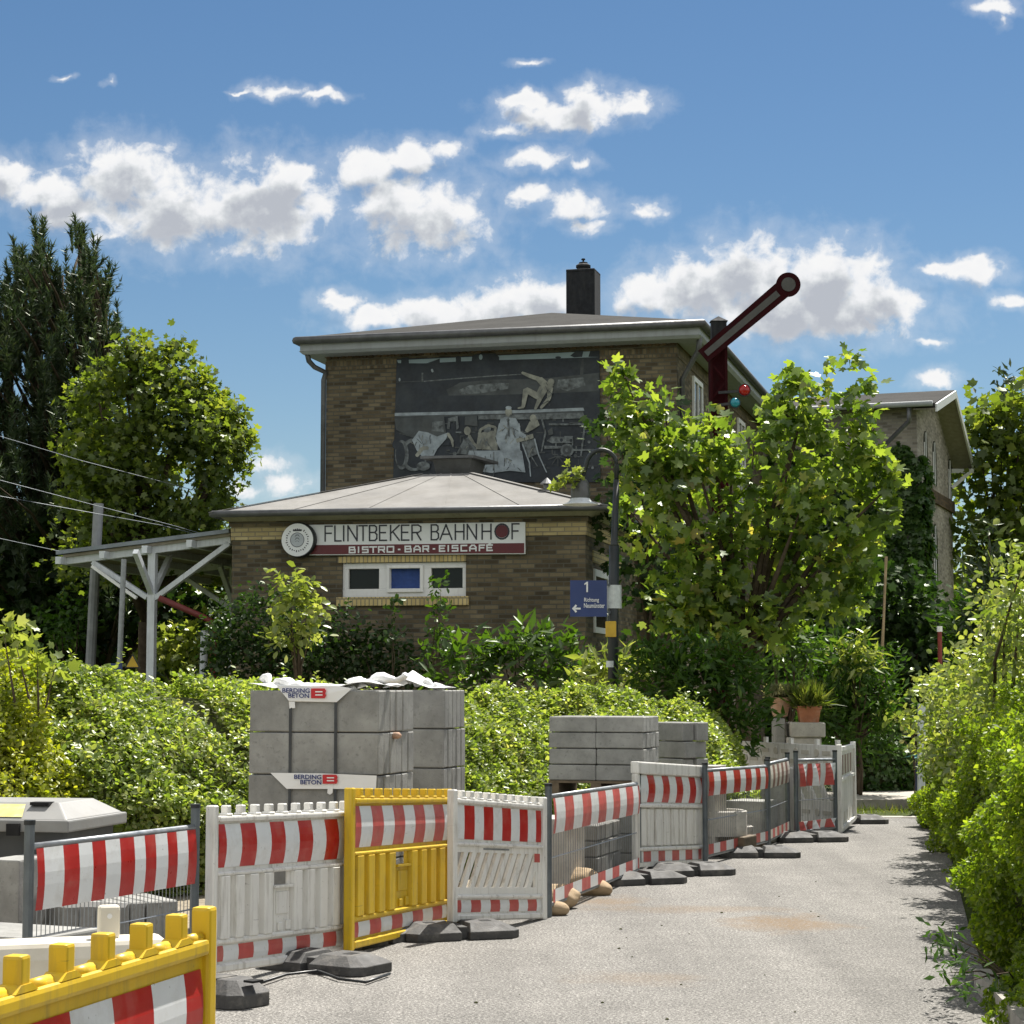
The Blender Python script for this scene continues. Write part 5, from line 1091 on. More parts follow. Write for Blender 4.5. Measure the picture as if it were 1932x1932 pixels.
banner('white printed film hanging over the top edge of the tallest stack', [(440, 260), (512, 345), (512, 350), (780, 353), (792, 345), (868, 276), (800, 262)], 0,
       [('BERDING', 478, 634, 273, 299, 2), ('BETON', 512, 630, 302, 328, 2)], (640, 726, 275, 331), [(512, 350), (515, 390), (528, 384), (532, 388), (548, 386), (545, 350)])
banner('white printed film between lower layers of the tallest stack', [(405, 754), (500, 845), (1004, 846), (1008, 770), (700, 757)], 0,
       [('BERDING', 545, 700, 763, 789, 2), ('BETON', 580, 700, 793, 819, 2)], (706, 792, 764, 816), [(735, 800), (730, 870), (745, 878), (760, 868), (765, 800)])
def crumple(label, pts_fn, nx, ny, amp, seed):
    t = MB(); g = [[pts_fn(i/nx, j/ny) for j in range(ny+1)] for i in range(nx+1)]
    vs = []
    for i in range(nx+1):
        for j in range(ny+1):
            p = g[i][j]; e = min(1, 4*min(i/nx, 1-i/nx, j/ny, 1-j/ny)+.25)
            n = max(0, .35+noise.noise(Vector((p.x*3.6+seed, p.y*3.6, seed))))*amp + abs(noise.noise(Vector((p.x*13, p.y*13+seed, seed))))*amp*.18; vs.append(p+Vector((0, 0, n*e+.004)))
    fs = [(i*(ny+1)+j, (i+1)*(ny+1)+j, (i+1)*(ny+1)+j+1, i*(ny+1)+j+1) for i in range(nx) for j in range(ny)]
    t.add(vs, fs); o = t.build('plastic_film', MAT['film'], fixn=False); md = o.modifiers.new('thick', 'SOLIDIFY'); md.thickness = .003; smooth(o.data)
    return tag(o, label, 'plastic film', 'crumpled film on the tall stacks')
zt = topA
crumple('crumpled white film lying over the top of the tallest stack', lambda a, c: o0+E1*(LA*(.02+a*.98))+E2*(-.0+c*.6)+Vector((0, 0, zt+.035*max(0, math.sin(a*7+.6)))), 70, 40, .06, 3.1)
o2 = Vector((fB2.x, fB2.y, 0))
crumple('small peaked heap of white film on the stack behind the tallest one', lambda a, c: o2+E1*(.02+a*.5)+E2*(c*.34)+Vector((0, 0, zt+.13*max(0, 1-abs(a-.62)*2.4)*(1-abs(c-.5)))), 40, 26, .05, 8.3)
def roll(label, a, b_, r, seed):
    m = MB(); pts = [a.lerp(b_, k/10)+Vector((0, 0, .03*math.sin(k*1.3))) for k in range(11)]
    pts = [a.lerp(b_, k/24)+Vector((0, 0, .03*math.sin(k*.55))) for k in range(25)]; m.tube(pts, [r*(.62+.3*math.sin(k*.43+seed)) for k in range(25)], 18); o = m.build('plastic_film', MAT['film'], sm=True)
    for v in o.data.vertices: v.co += Vector((noise.noise(v.co*7), noise.noise(v.co*7+Vector((5, 0, 0))), noise.noise(v.co*7+Vector((0, 7, 0)))*.8))*.045+Vector((0, 0, -.35*(v.co.z-(a.z+b_.z)/2)+noise.noise(v.co*22)*.012))
    return tag(o, label, 'plastic film', 'crumpled film on the tall stacks')
roll('rolled fold of white film at the left end of the tallest stack top', onplane(497, 1282, o0+E2*.2, E2), onplane(560, 1297, o0+E2*.1, E2), .05, 1)
roll('long low fold of white film along the front edge of the tallest stack', onplane(548, 1297, o0+E2*.05, E2), onplane(668, 1295, o0+E2*.1, E2), .05, 5)
roll('pointed fold of white film on the stack behind the tallest one', onplane(772, 1276, o2+E2*.15, E2), onplane(832, 1300, o2+E2*.1, E2), .07, 9)
roll('looped fold of white film rising at the right end of the tallest stack top', onplane(660, 1296, o0+E2*.2, E2), onplane(762, 1274, o0+E2*.3, E2), .065, 2)
b = MB(); c = zA(1105, 548, .02); b.lathe(c-Vector((0, 0, .02)), [(.01, 0), (.035, .01), (.04, .03), (.02, .05)], 9); tag(b.build('paper_scrap', MAT['terracotta_p'], sm=True), 'small pinkish crumpled scrap stuck in the end of the tallest stack', 'scrap').location += Vector((.17, -.0, 0))
o_ = [x for x in COL.objects if x.name.startswith('paper_scrap')][0]; pw_ = onplane(743, 1389, o0, Vector((math.cos(PH), -math.sin(PH), 0))); o_.location = pw_ - c + Vector((.02, -.01, 0))
b = MB(); b.add([P(x, y, 11.2) for x, y in ((121, 1699), (243, 1703), (237, 1712), (121, 1710))], [(0, 1, 2, 3)]); o = b.build('film_strip', MAT['film'], fixn=False); md = o.modifiers.new('thick', 'SOLIDIFY'); md.thickness = .01; tag(o, 'pale film strip lying on the low stack behind the scuffed mesh panel', 'plastic film')

# ------------------------------------------------------------------ grit bin and water filled barrier
gb = thing('grit_bin', 'dark grit bin with pale sloping lid and yellow sticker behind the scuffed mesh barrier', 'grit bin', (P(62, 1530, 12.6).x, 12.6, 0), R(-12))
zl = P(110, 1560, 12.3).z; zt_ = P(110, 1509, 12.6).z
b = MB(); b.hexa([(-.42, -.3, 0), (.36, -.3, 0), (.36, .3, 0), (-.42, .3, 0), (-.52, -.36, zl), (.38, -.36, zl), (.38, .36, zl), (-.52, .36, zl)]); b.build('body', MAT['bin_d'], gb, local=True, bev=.02, seg=2)
b = MB(); b.hexa([(-.62, -.44, zl-.02), (.43, -.44, zl-.02), (.43, .44, zl-.02), (-.62, .44, zl-.02), (-.62, -.44, zl+.05), (.43, -.44, zl+.05), (.43, .44, zl+.05), (-.62, .44, zl+.05)])
b.hexa([(-.6, -.42, zl+.0501), (.41, -.42, zl+.0501), (.41, .42, zl+.0501), (-.6, .42, zl+.0501), (-.42, -.24, zt_), (.28, -.24, zt_), (.28, .26, zt_), (-.42, .26, zt_)])
lid = b.build('lid', MAT['bin'], gb, local=True, bev=.01, seg=2)
b = MB(); f_ = lambda x, t: (x, -.42+.18*t-.004, zl+.0501+(zt_-zl-.05)*t+.004); b.add([f_(-.16, .12), f_(.12, .12), f_(.08, .85), f_(-.13, .85)], [(0, 1, 2, 3)]); b.build('sticker', MAT['sticker'], lid, local=True, fixn=False)
b = MB(); b.box(.12, .24, -.3, -.22, zt_-.015, zt_+.004); b.box(.05, .13, -.465, -.4405, zl-.04, zl+.03); b.build('latch', MAT['hole'], lid, local=True)
wb = thing('water_filled_barrier', 'low cream white water barrier with one lug, behind the nearest yellow panel', 'barrier', (P(120, 1780, 8.0).x, 8.0, 0), R(18))
zt_ = P(100, 1772, 8.0).z
b = MB(); prof = [(-.28, 0), (.28, 0), (.28, .1), (.16, .3), (.13, zt_-.06), (.10, zt_), (-.10, zt_), (-.13, zt_-.06), (-.16, .3), (-.28, .1)]
b.prism([(-.95, y, z) for y, z in prof], (1.33, 0, 0)); b.build('body', MAT['waterbar'], wb, local=True, bev=.02, seg=2)
b = MB(); lx = .17; b.box(lx-.042, lx+.042, -.03, .03, zt_-.005, zt_+.125); lg = b.build('lug', MAT['waterbar'], wb, local=True, bev=.018, seg=3)
b = MB(); b.lathe((lx, -.031, zt_+.085), [(.010, 0), (.010, .003)], 12, ax=(0, -1, 0)); b.build('bolt_hole', MAT['film'], lg, local=True)

# ------------------------------------------------------------------ lamp, semaphore, posts, wires
ZL = 26.0; ba = P(1155, 1290, ZL)
lp = thing('street_lamp', 'dark green gooseneck lamp post with an enamel shade in front of the bistro', 'street lamp', (ba.x, ba.y, 0))
tp = P(1163, 905, ZL); mid = P(1159, 1030, ZL)
b = MB(); b.tube([(ba.x, ba.y, 0), P(1157, 1180, ZL), mid], .066, 12); b.tube([mid, mid+Vector((0, 0, .03)), tp], [.066, .045, .036], 12)
gp = [tp]+[P(1135+29*math.cos(R(a)), 880-31*math.sin(R(a)), ZL) for a in range(5, 171, 15)]; gp += [P(1100, 897, ZL), P(1097, 905, ZL)]
b.tube(gp, .03, 8); b.build('pole', M_plain('lamp_green', (.014, .02, .021), .45, 0, .2, 6), lp, sm=True)
sh = P(1095, 905, ZL); b = MB(); b.lathe(sh, [(.03, .03), (.085, .0), (.115, -.06), (.125, -.2), (.11, -.27)], 20, cap=False); b.build('lamp_housing', MAT['zinc'], lp, sm=True)
b = MB(); b.lathe(sh, [(.12, -.24), (.16, -.29), (.225, -.315), (.228, -.32), (.222, -.323), (.15, -.3), (.1, -.26)], 28, cap=False); b.build('lamp_shade', MAT['postwhite'], lp, sm=True)
for v0, v1, r_, mt in ((1247, 1259, .07, 'paper'),): b = MB(); b.tube([P(1154, v1, ZL), P(1154, v0, ZL)], r_, 14); b.build('pale_band', MAT[mt], lp)
ds = thing('direction_sign', 'blue platform sign with arrow and the number 1 on the lamp post', 'sign', P(1110, 1162, ZL-.08), 0)
def D_(x, y, d=0.0): return P((1080+x/3.714)*.9434, (880+y/3.714)*.9434, ZL-.1-d)
b = MB(); q = [D_(224, 1312), D_(497, 1312), D_(497, 1042), D_(224, 1042)]; o_ = Vector((0, .03, 0)); b.hexa([q[0], q[1], q[1]+o_, q[0]+o_, q[3], q[2], q[2]+o_, q[3]+o_]); b.build('board', MAT['signblue'], ds)
b = MB(); b.add([D_(x, y, .009) for x, y in ((344, 1130), (356, 1130), (356, 1052), (347, 1052), (328, 1068), (331, 1077), (344, 1068))], [list(range(7))])
put_text(b, 'Richtung', [D_(328, 1210, .004), D_(438, 1210, .004), D_(438, 1172, .004), D_(328, 1172, .004)], (0, -1, 0), bold=.012)
put_text(b, 'Neumünster', [D_(326, 1247, .004), D_(480, 1247, .004), D_(480, 1212, .004), D_(326, 1212, .004)], (0, -1, 0), bold=.012)
for i, ((x0, y0), (x1, y1)) in enumerate((((248, 1252), (302, 1252)), ((248, 1252), (270, 1226)), ((248, 1252), (270, 1278)))):
    a = D_(x0, y0, .006+.001*i); c = D_(x1, y1, .006+.001*i); t_ = (c-a).normalized(); s_ = Vector((0, -1, 0)).cross(t_)*.012; b.add([a-s_-t_*.012, c-s_, c+s_, a+s_-t_*.012], [(0, 1, 2, 3)])
b.build('white_lettering', MAT['signwhite'], ds, fixn=False)
b = MB()
for y in (1075, 1280): b.bar(D_(497, y), D_(545, y)+Vector((0, .1, 0)), .02, .03)
b.build('bracket', MAT['steel_d'], ds)
nt = thing('paper_notice', 'faded white notice wrapped round the lamp post beside the blue sign', 'notice', P(1158, 1148, ZL-.07)); 
c_ = P(1158, 1126, ZL); zA_, zB_ = P(1158, 1148, ZL).z, P(1158, 1104, ZL).z; b = MB(); w_ = .098
pr = [(-w_, .0), (-w_*.75, -.055), (0, -.075), (w_*.75, -.055), (w_, 0)]
b.add([(c_.x+x, c_.y+y, z) for z in (zA_, zB_) for x, y in pr], [(i, i+1, 6+i, 5+i) for i in range(4)]); b.build('sheet', MAT['paper'], nt, fixn=False)
yb_ = MB(); c_ = P(1152.5, 1187, ZL-.075); w_, h_ = .068, .10; yb_.box(c_.x-w_, c_.x+w_, c_.y-.02, c_.y+.005, c_.z-h_, c_.z+h_); tag(yb_.build('yellow_plate', MAT['yellowtag'], bev=.006), 'yellow plate strapped to the lamp post below the blue sign', 'plate')

ZS = 31.0; sp = thing('semaphore_signal', 'old dark red railway semaphore with raised arm, its mast inside the maple', 'railway signal', (P(1357, 1200, ZS).x, ZS, 0))
mx = P(1357, 700, ZS).x; zt2 = P(1357, 640, ZS).z
b = MB(); w = .115
for sx in (-1, 1):
    for sy in (-1, 1): b.box(mx+sx*w-.02, mx+sx*w+.02, ZS+.2+sy*w-.02, ZS+.2+sy*w+.02, 0, zt2)
z = .2; k = 0
while z < zt2-.3: 
    for sy in (-1, 1): b.bar((mx-w*(1 if k % 2 else -1), ZS+.2+sy*w, z), (mx+w*(1 if k % 2 else -1), ZS+.2+sy*w, z+.28), .012, .03)
    z += .28; k += 1
b.box(mx-w-.02, mx+w+.02, ZS+.2-.02, ZS+.2+.02, 0, zt2)
b.build('mast', MAT['signalred'], sp)
b = MB(); zc2 = P(1363, 603, ZS).z; b.box(mx-.10, mx+.13, ZS+.1, ZS+.3, zt2, zc2); b.add([(mx-.12, ZS+.08, zc2), (mx+.15, ZS+.08, zc2), (mx+.15, ZS+.32, zc2), (mx-.12, ZS+.32, zc2), (mx+.015, ZS+.2, zc2+.09)], [(0, 1, 4), (1, 2, 4), (2, 3, 4), (3, 0, 4)]); b.build('mast_head', MAT['soot'], sp)
def A2(x, y, d=0.0): return P((1100+x/3.22)*.9434, (500+y/3.22)*.9434, ZS-d)
a0, a1 = A2(985, 685), A2(1535, 222); t_ = (a1-a0).normalized(); s_ = Vector((0, -1, 0)).cross(t_)
b = MB(); hw0, hw1 = .14, .16; Rr = .205*31/31*1.0
pts = [a0-s_*hw0, a0+s_*hw0]; 
c_ = a1; R0 = 80/3.22*.9434*ZS/F
ang0 = math.atan2((-t_).dot(Vector((0, 0, 1))), (-t_).x)
ring_ = [c_+(Vector((math.cos(R(a)), 0, math.sin(R(a)))))*R0 for a in range(0, 360, 12)]
b.prism([a0-s_*.115, a0+s_*.115, c_-t_*.12+s_*.14, c_-t_*.12-s_*.14], (0, .03, 0)); arm = b.build('arm', MAT['signalred'], sp)
b = MB(); b.prism([p+Vector((0, -.002, 0)) for p in ring_], (0, .034, 0)); b.build('disc', MAT['signalred'], arm)
b = MB(); b.prism([a0+t_*.06-s_*.045+Vector((0, -.008, 0)), a0+t_*.06+s_*.045+Vector((0, -.008, 0)), c_-t_*(R0+.02)+s_*.05+Vector((0, -.008, 0)), c_-t_*(R0+.02)-s_*.05+Vector((0, -.008, 0))], (0, .007, 0)); b.build('pale_stripe', MAT['signalwhite'], arm)
b = MB(); b.prism([c_+Vector((math.cos(R(a))*R0*.58, -.012, math.sin(R(a))*R0*.58)) for a in range(0, 360, 15)], (0, .008, 0)); b.build('pale_centre', MAT['signalwhite'], arm)
for (x, y, r_, mt) in ((1250, 905, .085, 'lampred'), (1190, 985, .075, 'lampgreen')):
    c3 = A2(x, y, .15); b = MB(); b.lathe(c3, [(r_*1.15, 0), (r_*1.15, .05)], 20, ax=(0, -1, 0)); b.bar(c3+Vector((0, .03, 0)), Vector((mx, ZS+.08, c3.z)), .04, .04); h_ = b.build('lantern', MAT['black'], sp)
    b = MB(); b.lathe(c3+Vector((0, -.051, 0)), [(r_, 0), (r_*.7, .03), (.001, .045)], 20, ax=(0, -1, 0)); b.build('lens', MAT[mt], h_, sm=True)

def post(name, label, cat, pts, Z, r, mat, group=None, n=10):
    b = MB(); b.tube([Vector((P(*pts[0], Z).x, P(*pts[0], Z).y, 0))]+[P(u, v, Z) for u, v in pts], r, n); o = b.build(name, MAT[mat], sm=False); return tag(o, label, cat, group)
post('wooden_pole', 'thick grey pole rising behind the canopy roof, leftmost of the poles', 'pole', [(170, 1265), (186, 950)], 38.5, .095, 'mast')
post('steel_post', 'thin grey post under the canopy between the thick pole and the white post', 'pole', [(224, 1285), (234, 1055)], 34, .045, 'galv')
tsn = thing('warning_sign', 'small yellow triangular warning sign on the thin grey post', 'sign', P(245, 1255, 33.8)); c_ = P(250, 1249, 33.8)
b = MB(); b.prism([c_+Vector((-.13, 0, -.1)), c_+Vector((.13, 0, -.1)), c_+Vector((0, 0, .14))], (0, .01, 0)); b.build('rim', MAT['black'], tsn); b = MB(); b.prism([c_+Vector((-.1, -.006, -.082)), c_+Vector((.1, -.006, -.082)), c_+Vector((0, -.006, .105))], (0, .005, 0)); b.build('plate', MAT['yellowtag'], tsn)
b = MB(); c_ = P(219, 1272, 33.9); b.box(c_.x-.1, c_.x+.1, c_.y-.02, c_.y, c_.z-.25, c_.z+.18); tag(b.build('blue_plate', MAT['signblue']), 'dark blue plate low on the thin grey post', 'plate')
b = MB(); b.tube([P(300, 1128, 36), P(385, 1165, 36), P(398, 1172, 36), P(403, 1200, 36), Vector((P(403, 1200, 36).x, 36, 0))], .055, 8); tag(b.build('red_pipe', MAT['redpipe'], sm=True), 'dark red drain pipe bending down under the canopy', 'pipe')
post('white_post', 'short white post in shade below the canopy near the bistro wall', 'pole', [(383, 1290), (386, 1190)], 37, .07, 'postwhite')
def wire(label, pts, Z0, Z1):
    n = len(pts); b = MB(); b.tube([P(u, v, Z0+(Z1-Z0)*i/(n-1)) for i, (u, v) in enumerate(pts)], .0055, 4); tag(b.build('overhead_wire', MAT['steel_d']), label, 'wire', 'overhead wires')
wire('uppermost overhead wire crossing the dark trees', [(-60, 800), (0, 823), (150, 868), (322, 913), (440, 945), (520, 968)], 32, 44)
wire('second overhead wire, running to the canopy above the pole head', [(-60, 890), (0, 906), (182, 954), (322, 990), (420, 1018)], 32, 40)
wire('third overhead wire, just below the second', [(-60, 922), (0, 936), (188, 970), (305, 991), (420, 1020)], 32, 40)
wire('lowest overhead wire ending at the canopy edge', [(-60, 1000), (0, 1016), (112, 1040)], 31, 34)

# ------------------------------------------------------------------ garden corner: pillar, pots, small things
pl = P(1515, 1400, 28.3)
b = MB(); zt3 = P(1515, 1363, 28.3).z; x0, x1 = P(1490, 1400, 28.3).x, P(1548, 1400, 28.3).x; b.box(x0-.05, x1, 28.2, 28.7, 0, zt3-.2); b.box(x0-.0, x1+.05, 28.15, 28.75, zt3-.2, zt3)
tag(b.build('garden_pillar', MAT['concrete_l'], bev=.015), 'pale stone garden pillar carrying the terracotta pots', 'pillar')
b = MB(); zt4 = P(1480, 1347, 28.6).z; x2 = P(1473, 1400, 28.6).x; b.box(x2-.1, x0-.06, 28.3, 28.8, 0, P(1480, 1355, 28.6).z); tag(b.build('garden_pillar', MAT['concrete'], bev=.01), 'grey stone block left of the pale garden pillar', 'pillar')
def pot(name, label, u, v0, v1, Z, ra, rb, mat, square, lf, n, tpl, ls, spread, hgt, lab2):
    c = P(u, v0, Z); h = P(u, v1, Z).z-c.z; t = thing('flower_pot', label, 'flower pot', c, 0, 'terracotta pots on the garden pillars')
    b = MB()
    if square: b.hexa([(-ra, -ra*.7, 0), (ra, -ra*.7, 0), (ra, ra*.7, 0), (-ra, ra*.7, 0), (-rb, -rb*.7, h*.8), (rb, -rb*.7, h*.8), (rb, rb*.7, h*.8), (-rb, rb*.7, h*.8)]); b.box(-rb-.015, rb+.015, -rb*.7-.015, rb*.7+.015, h*.8+.0005, h)
    else: b.lathe((0, 0, 0), [(ra, 0), (rb*.94, h*.78), (rb, h*.78), (rb*1.02, h), (rb*.9, h)], 22)
    b.build('pot', MAT[mat], t, local=True, sm=False)
    pp = np.stack([RNG.normal(size=n)*rb*.5, RNG.normal(size=n)*rb*.4, np.full(n, h-.02)+RNG.random(n)*hgt*.4], 1)+np.array(c); g = np.stack([RNG.normal(size=n)*spread, RNG.normal(size=n)*spread, np.ones(n)], 1)
    leaves('plant', pp, RNG.normal(size=(n, 3)), g, ls*(.6+.8*RNG.random(n)), MAT[lf], tpl, t)
pot('flower_pot', 'round pale terracotta pot with grey green leaves, left of two', 1472, 1352, 1316, 28.55, .10, .155, 'terracotta_p', False, 'lf_sage', 420, 'lance', .14, .8, .22, '')
pot('flower_pot', 'square reddish terracotta pot with chives, right of two', 1526, 1363, 1332, 28.4, .125, .15, 'terracotta', True, 'lf_grass', 700, 'blade', .30, .38, .15, '')
b = MB(); q = P(1772, 1250, 33); q2 = P(1773, 1192, 33); b.tube([(q.x, q.y, 0), q2], .036, 8); rp = thing('red_post', 'red post with a white cap before the dark shrubs at the right', 'pole', (q.x, q.y, 0)); b.build('pole', MAT['redpaint'], rp); b = MB(); b.tube([q2, q2+Vector((0, 0, .09))], .045, 8); b.build('cap', MAT['film'], rp)
for i, (u, v0, v1, lab) in enumerate(((1736, 1425, 1328, 'pale grey trellis post half hidden in leaves, left of two'), (1757, 1430, 1328, 'pale grey trellis post half hidden in leaves, right of two'))):
    q = P(u, v0, 28); q2 = P(u+3, v1, 28); b = MB(); b.bar((q.x, q.y, 0), q2, .09, .09, (0, 1, 0)); tag(b.build('trellis_post', MAT['postwhite']), lab, 'post', 'trellis posts')
b = MB(); q = P(1765, 1430, 28.5); b.box(q.x-.09, q.x+.09, 28.4, 28.6, 0, P(1765, 1370, 28.5).z); tag(b.build('red_board', MAT['redpaint']), 'upright red board behind the right trellis post', 'board')
tl = thing('garden_ornament', 'small teal topped garden ornament on a dark post beside the dark hedge', 'ornament', (P(1738, 1480, 29.2).x, 29.2, 0)); q = P(1738, 1440, 29.2)
b = MB(); b.tube([(q.x-.04, q.y, 0), (q.x-.02, q.y, q.z)], .06, 8); b.build('stand', MAT['darkblue'], tl)
b = MB()
for k in range(9):
    a = k*.7; d_ = Vector((math.cos(a), math.sin(a), .25)); b.add([q+Vector((0, 0, .02)), q+d_*.12+Vector((-d_.y, d_.x, 0))*.05+Vector((0, 0, .09)), q+d_*.30, q+d_*.12-Vector((-d_.y, d_.x, 0))*.05+Vector((0, 0, .09))], [(0, 1, 2, 3)])
b.build('leaf_top', MAT['teal'], tl, fixn=False)
# ------------------------------------------------------------------ vegetation
A = MAT
def twigs(cl, n, lo, hi, seed, skip=lambda u, v: False):
    rnd = random.Random(seed); out = list(cl)
    for _ in range(n):
        c, r = rnd.choice(cl)[:2]; d = Vector((rnd.gauss(0, 1), rnd.gauss(0, .6), rnd.gauss(.25, 1))).normalized()
        q = c+d*r*rnd.uniform(.95, 1.35)
        if not skip(*px(q)): out.append((q, rnd.uniform(lo, hi)))
    return out
def gp(u, Z): p = P(u, 1295, Z); return (p.x, p.y)
# site hedges behind the stacks
sm_ = lambda a, b, t: a+(b-a)*(t*t*(3-2*t))
def hz(table, Z):      # heights from image tops: [(s, v)]
    def f(s):
        for (s0, v0), (s1, v1) in zip(table, table[1:]):
            if s <= s1: v = sm_(v0, v1, max(0, (s-s0)/(s1-s0))); break
        else: v = table[-1][1]
        return max(.3, EYE+(1295-v)/F*Z)
    return f
hedge('hedge', 'yellow green clipped hedge with glowing top at the left edge of the photo', [gp(-500, 15.4), gp(-60, 15.8), gp(110, 16.0), gp(226, 16.6)], 2.2, hz([(0, 1222), (.62, 1222), (.77, 1240), (.9, 1275), (1, 1330)], 17.6), A['lf_yellow'], .046, 2700, bulge=.07, front=.42, extra=None)
hedge('hedge', 'broad hedge with olive leaves between the clipped hedge and the tallest stack', [gp(130, 16.2), gp(330, 16.6), gp(520, 17.4), gp(900, 18.6)], 2.4, hz([(0, 1305), (.10, 1270), (.3, 1258), (.45, 1264), (.65, 1282), (1, 1305)], 18.6), A['lf_hedge'], .05, 2600, bulge=.08, front=.42, extra=(60, .22, .05, A['lf_pale']))
hedge('hedge', 'broad sunlit olive hedge right of the tallest stack, behind the split blocks', [gp(860, 18.2), gp(1050, 20.4), gp(1250, 21.6), gp(1400, 22.9), gp(1425, 23.4)], 2.2, hz([(0, 1304), (.5, 1306), (.72, 1308), (.85, 1322), (.93, 1350), (1, 1395)], 22.6), A['lf_hedge'], .053, 2500, bulge=.08, front=.38, nrm=(-.12, .99, 0), extra=(90, .24, .055, A['lf_pale']))
plant('shrub', 'leafy climbing shrub on top of the clipped hedge at the left photo edge', 'shrub', CL(16.8, (30, 1215, 34), (70, 1232, 26), (8, 1200, 26), (105, 1252, 18)), A['lf_bright'], 'ivy', .10, 26, 6, .2, base=Vector((*gp(60, 16.9), 0)), r0=.04, crown='foliage', trunk='stem')

# shrubs in front of the bistro
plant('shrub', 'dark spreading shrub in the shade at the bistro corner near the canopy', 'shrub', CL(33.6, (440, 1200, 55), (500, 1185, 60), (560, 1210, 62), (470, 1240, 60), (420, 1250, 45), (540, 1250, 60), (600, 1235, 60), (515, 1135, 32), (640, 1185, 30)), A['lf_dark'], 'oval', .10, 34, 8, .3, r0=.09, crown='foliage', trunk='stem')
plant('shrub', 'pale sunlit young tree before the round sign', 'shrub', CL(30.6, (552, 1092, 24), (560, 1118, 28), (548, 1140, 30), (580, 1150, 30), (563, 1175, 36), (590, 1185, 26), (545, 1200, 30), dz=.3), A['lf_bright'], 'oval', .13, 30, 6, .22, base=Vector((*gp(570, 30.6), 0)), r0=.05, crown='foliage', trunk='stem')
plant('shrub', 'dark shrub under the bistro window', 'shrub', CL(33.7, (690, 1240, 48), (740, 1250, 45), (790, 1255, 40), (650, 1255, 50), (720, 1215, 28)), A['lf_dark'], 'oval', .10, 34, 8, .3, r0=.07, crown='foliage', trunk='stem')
plant('shrub', 'slender upright shoot rising before the right window pane', 'shrub', CL(31.8, (832, 1098, 9), (828, 1120, 12), (826, 1145, 18), (824, 1170, 20), (828, 1195, 28), (826, 1225, 34), dz=.2), A['lf_laurel'], 'oval', .11, 34, 5, .2, base=Vector((*gp(828, 31.8), 0)), r0=.03, crown='foliage', trunk='stem')
plant('shrub', 'small sprig before the middle of the window sill', 'shrub', CL(32.4, (742, 1128, 10), (738, 1160, 10), (736, 1190, 12), dz=.1), A['lf_dark'], 'oval', .10, 30, 5, .15, base=Vector((*gp(738, 32.4), 0)), r0=.02, crown='foliage', trunk='stem')
plant('laurel_bush', 'wide laurel bush with upright leaves, between the window and the lamp post', 'shrub', CL(30.5, (900, 1250, 44), (950, 1245, 48), (1000, 1240, 50), (1050, 1245, 48), (1095, 1250, 44), (870, 1270, 40), (975, 1215, 26), (1040, 1218, 26)), A['lf_laurel'], 'lance', .26, 16, 8, .28, r0=.07, crown='foliage', trunk='stem', droop=-.5)
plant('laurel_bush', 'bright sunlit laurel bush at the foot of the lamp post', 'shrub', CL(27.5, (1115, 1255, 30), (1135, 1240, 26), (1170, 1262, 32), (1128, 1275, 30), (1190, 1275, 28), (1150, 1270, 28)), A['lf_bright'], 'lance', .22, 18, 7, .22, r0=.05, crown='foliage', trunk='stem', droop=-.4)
plant('climbing_plant', 'little tuft of pale leaves growing over the lamp shade', 'plant', CL(25.9, (1073, 902, 13), (1062, 912, 9), (1083, 895, 10), dz=.05), A['lf_bright'], 'ivy', .10, 60, 5, .1, base=P(1096, 905, 25.9), r0=.01, crown='foliage', trunk='stem')

# the maple in front of the station
plant('maple_tree', 'sunlit maple with star shaped leaves standing before the station and the semaphore mast', 'tree',
      twigs(CL(27.0, (1225, 790, 46), (1245, 755, 30), (1180, 730, 14), (1172, 705, 9), (1205, 815, 42), (1265, 830, 52), (1320, 870, 60), (1240, 880, 58), (1180, 860, 40), (1220, 940, 56), (1310, 815, 34), (1335, 770, 14), (1400, 845, 44), (1470, 795, 44), (1520, 775, 46), (1575, 730, 36), (1602, 690, 20), (1490, 740, 24), (1497, 702, 12), (1620, 765, 36), (1650, 735, 12), (1655, 800, 18), (1560, 810, 56),
         (1450, 870, 70), (1540, 870, 70), (1620, 850, 56), (1380, 930, 70), (1470, 960, 78), (1560, 960, 72), (1640, 920, 46), (1675, 895, 18), (1690, 905, 9), (1640, 990, 44), (1665, 985, 24), (1300, 960, 70), (1250, 1010, 60), (1340, 1040, 70), (1440, 1060, 70), (1530, 1060, 66), (1600, 1050, 44), (1625, 1085, 24), (1290, 1090, 60), (1380, 1120, 62), (1470, 1130, 56), (1550, 1120, 46), (1600, 1120, 28), (1330, 1160, 50), (1420, 1180, 44), (1300, 1140, 40), (1380, 1180, 44), (1470, 1180, 40), (1270, 1170, 34), dz=.7), 90, .08, .2, 3, lambda u, v: (1325 < u < 1440 and v < 800) or (1200 < u < 1330 and v < 715) or u < 1150),
      A['lf_maple'], 'star', .145, 12, 7, .34, base=Vector((*gp(1400, 27.3), 0)), r0=.13, nb=26, droop=.9, shell=.45, jit=9, gaps=(1.5, -.68),
      outline=[(1146, 680), (1178, 688), (1205, 735), (1240, 712), (1262, 738), (1290, 775), (1325, 770), (1350, 760), (1385, 795), (1420, 780), (1442, 750), (1480, 690), (1510, 688), (1530, 715), (1560, 680), (1595, 652), (1622, 658), (1622, 700), (1648, 712), (1662, 735), (1650, 775), (1642, 825), (1672, 862), (1702, 890), (1690, 935), (1700, 985), (1676, 1010), (1645, 1040), (1636, 1085), (1646, 1140), (1600, 1168), (1560, 1160), (1540, 1200), (1490, 1240), (1440, 1260), (1300, 1215), (1240, 1200), (1195, 1100), (1165, 950), (1175, 850), (1155, 760)])
